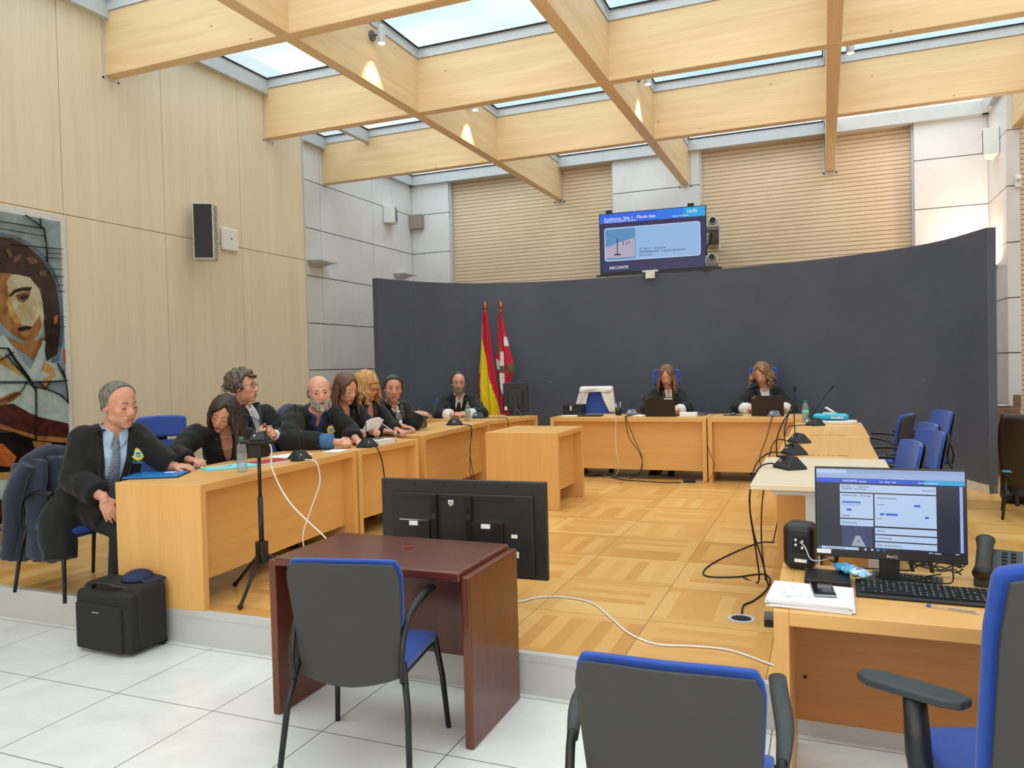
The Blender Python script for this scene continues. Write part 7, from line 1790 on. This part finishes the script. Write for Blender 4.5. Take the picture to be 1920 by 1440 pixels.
cable('white cable hanging down the front of the left judges desk', [(-2.34, 9.25, .957), (-2.34, 9.10, .962), (-2.342, 9.065, .95), (-2.347, 9.055, .60), (-2.32, 9.08, .36), (-2.42, 9.2, .22), (-2.60, 9.30, .206)], .004, M_WHITEP)
cable('dark cable of the grey microphone down the left judges desk', [(-2.24, 9.52, .957), (-2.23, 9.12, .962), (-2.225, 9.065, .94), (-2.18, 9.05, .71), (-2.05, 9.05, .52), (-2.04, 9.06, .33), (-2.2, 9.12, .206)], .005)
cable('second dark cable beside the one down the left judges desk', [(-2.22, 9.52, .957), (-2.215, 9.12, .962), (-2.21, 9.06, .93), (-2.12, 9.05, .70), (-2.03, 9.05, .48), (-2.06, 9.08, .30), (-2.12, 9.2, .206)], .0035)
cable('dark cable looped over the front of the right judges desk', [(-.55, 9.30, .957), (-.55, 9.10, .962), (-.555, 9.06, .94), (-.61, 9.05, .73), (-.69, 9.06, .48), (-.62, 9.08, .26)], .005)
cable('thin cable at the joint between the two judges desks', [(-1.26, 9.06, .62), (-1.22, 9.05, .50), (-1.19, 9.05, .40), (-1.23, 9.05, .26), (-1.30, 9.03, .206)], .003)
cable('black cable lying on the parquet below the left judges desk', [(-2.75, 9.20, .206), (-2.55, 9.30, .206), (-2.30, 9.05, .206), (-2.08, 8.98, .206), (-1.74, 8.92, .206), (-1.56, 8.96, .206)], .006)
t = thing('power_adapter', 'black power adapter on the parquet before the left judges desk', 'adapter', (-1.47, 9.02, .2005), math.radians(15)); G().box(-.07, .07, -.03, .03, 0, .035).build('adapter_body', M_BLACKP, t, bevel=.005)
g = G(); rn = random.Random(5)
for k in range(6):
    x0 = -2.95+.12*k; p = [(x0+.16*q+rn.uniform(-.04, .04), 9.28+rn.uniform(-.07, .07), .207+.03*rn.random()*(0 < i < 4)) for i, q in enumerate(range(5))]; g.tube(bez(p, 4), .005, 5)
tag(g.build('cable_tangle', plain('cable_mixed', (120, 112, 110), .6), smooth=True), 'tangle of grey and white cables on the floor under the left judges desk', 'cable', kind='stuff')
cb = [[(-.24, 4.92, .957), (-.32, 4.88, .975), (-.38, 4.82, .94), (-.42, 4.72, .80), (-.40, 4.70, .60), (-.36, 4.80, .40), (-.34, 4.95, .215)],
      [(-.26, 5.62, .957), (-.36, 5.45, .97), (-.43, 5.2, .90), (-.44, 4.95, .70), (-.40, 4.85, .45), (-.40, 5.00, .215), (-.50, 5.10, .206)],
      [(-.25, 6.42, .957), (-.36, 6.35, .97), (-.40, 6.1, .85), (-.42, 5.7, .60), (-.40, 5.3, .40), (-.36, 5.05, .215)],
      [(-.12, 8.02, .957), (-.26, 7.9, .962), (-.34, 7.6, .93), (-.36, 7.2, .60), (-.36, 6.6, .35), (-.38, 6.15, .206)]]
for p, l in zip(cb, ('black cable of the nearest microphone hanging beside the pale table', 'black cable crossing behind the one beside the pale table', 'black cable of the second far microphone falling beside the right desks', 'black cable of the farthest right microphone along the right desks')): cable(l, p, .005)
cable('black cable loop lying on the parquet left of the pale table', [(-.379, 6.168, .206), (-.491, 6.099, .206), (-.673, 5.619, .206), (-.76, 5.25, .206), (-.727, 5.066, .206), (-.55, 5.10, .206), (-.391, 5.222, .206), (-.336, 5.084, .206), (-.348, 4.839, .206), (-.40, 4.62, .206), (-.444, 4.52, .206), (-.44, 4.36, .206)], .005)
t = thing('floor_outlet', 'round grey floor outlet with cables entering it', 'outlet', (-.436, 4.296, .2))
G().lathe([(.072, 0), (.072, .004), (.056, .005), (.054, .001), (.001, .001)], 28).build('outlet_ring', M_ALU, t, smooth=False); G().lathe([(.053, .0012), (.001, .0013)], 24).build('outlet_opening', M_RUBBER, t)
t = thing('foot_switch', 'small grey and black box on the parquet at the corner of the operator desk', 'box', (-.285, 4.25, .2), math.radians(5)); G().box(-.03, .03, -.05, .05, 0, .035).build('box_body', M_BLACKP, t, bevel=.004); G().box(-.029, .029, -.049, .03, .0355, .06).build('box_lid', M_GREYP, t, bevel=.004)
for k, (x, y) in enumerate(((-1.62, 3.43), (-1.60, 3.42))): pass
t = thing('cable_hook', 'chrome hook with a cable loop on the step below the mahogany table', 'hook', (-1.66, 3.445, .10))
G().box(-.02, .02, -.018, .0, .0, .03).build('hook_plate', M_CHROME, t, bevel=.003); G().tube(bez([(0, -.02, .0), (.015, -.03, -.03), (.0, -.03, -.06), (-.02, -.025, -.05)], 5), .004, 6).build('hook', M_CHROME, t, smooth=True)
# ================================================================== FAR RIGHT CORNER
M_BROWNST = plain('brown_stone', (122, 98, 78), .7, var=.2, nscale=22)
t = thing('stone_ledge', 'brown stone block with a basin edge beyond the end of the dark curved wall', 'ledge', (2.0, 10.2, .2))
G().box(-.12, 1.2, -.10, .30, 0, .62).build('lower_block', M_BROWNST, t, bevel=.005); G().box(-.22, .02, -.16, .25, .62, .80).build('upper_block', M_BROWNST, t, bevel=.005)
G().prism([(-.04, -.10), (.04, -.10), (.07, .06), (-.01, .06)], .80, .94).build('post', M_BROWNST, t)
t = thing('plate', 'white dish on the brown stone block', 'dish', (1.86, 10.22, 1.0005)); G().lathe([(.06, 0), (.11, .022), (.112, .025), (.06, .008), (.001, .006)], 24).build('dish', M_WHITEP, t, smooth=True)
t = thing('small_table', 'black table with a blue folder at the right edge beyond the curved wall', 'table', (1.80, 8.05, .2))
G().box(-.20, .60, -.25, .25, .50, .53).build('table_top', M_BLACKP, t, bevel=.004)
for x in (-.17, .57):
    for y in (-.22, .22): G().box(x-.015, x+.015, y-.015, y+.015, 0, .50).build('leg', M_BLACKM, t)
t = thing('blue_folder', 'blue folder with white papers on the black table at the right edge', 'folder', (1.86, 8.05, .7305), math.radians(14)); G().box(-.20, .22, -.13, .13, 0, .035).build('cover', plain('folder_royal', (28, 62, 140), .5), t, bevel=.003); G().box(-.10, .23, -.10, .10, .0355, .045).build('papers', M_PAPER, t)
t = thing('bag', 'black bag leaning against the table at the right edge', 'bag', (1.66, 8.45, .2))
g = G(); rbx(g, 0, 0, .28, .26, .2, .56, .07); me = remesh(g, 'bag_body', .012, 3, (.005, 40)); link_mesh(me, 'bag_body', M_SHOE, t)
t = thing('lounge_chair', 'black wood-shell chair cut off by the right edge', 'chair', (1.64, 7.75, .2), math.radians(-10))
G().grid(lambda a, b: ((a*2-1)*(.20+.05*math.sin(b*2.6)), -.20-.14*b+.06*(a*2-1)**2, .28+.62*b), 12, 12, thick=.018).build('back_shell', plain('dark_wood_shell', (36, 28, 24), .3), t, smooth=True)
G().grid(lambda a, b: ((a*2-1)*.22, -.20+.42*b, .42-.02*math.sin(b*3.1)), 10, 10, thick=.02).build('seat', plain('seat_skyblue', (70, 150, 220), .7), t, smooth=True)
for s in (-1, 1):
    for y in (-.2, .2): G().tube([(s*.18, y*.8, .40), (s*.22, y*1.15, 0)], .011, 8).build('leg', M_BLACKM, t, smooth=True)
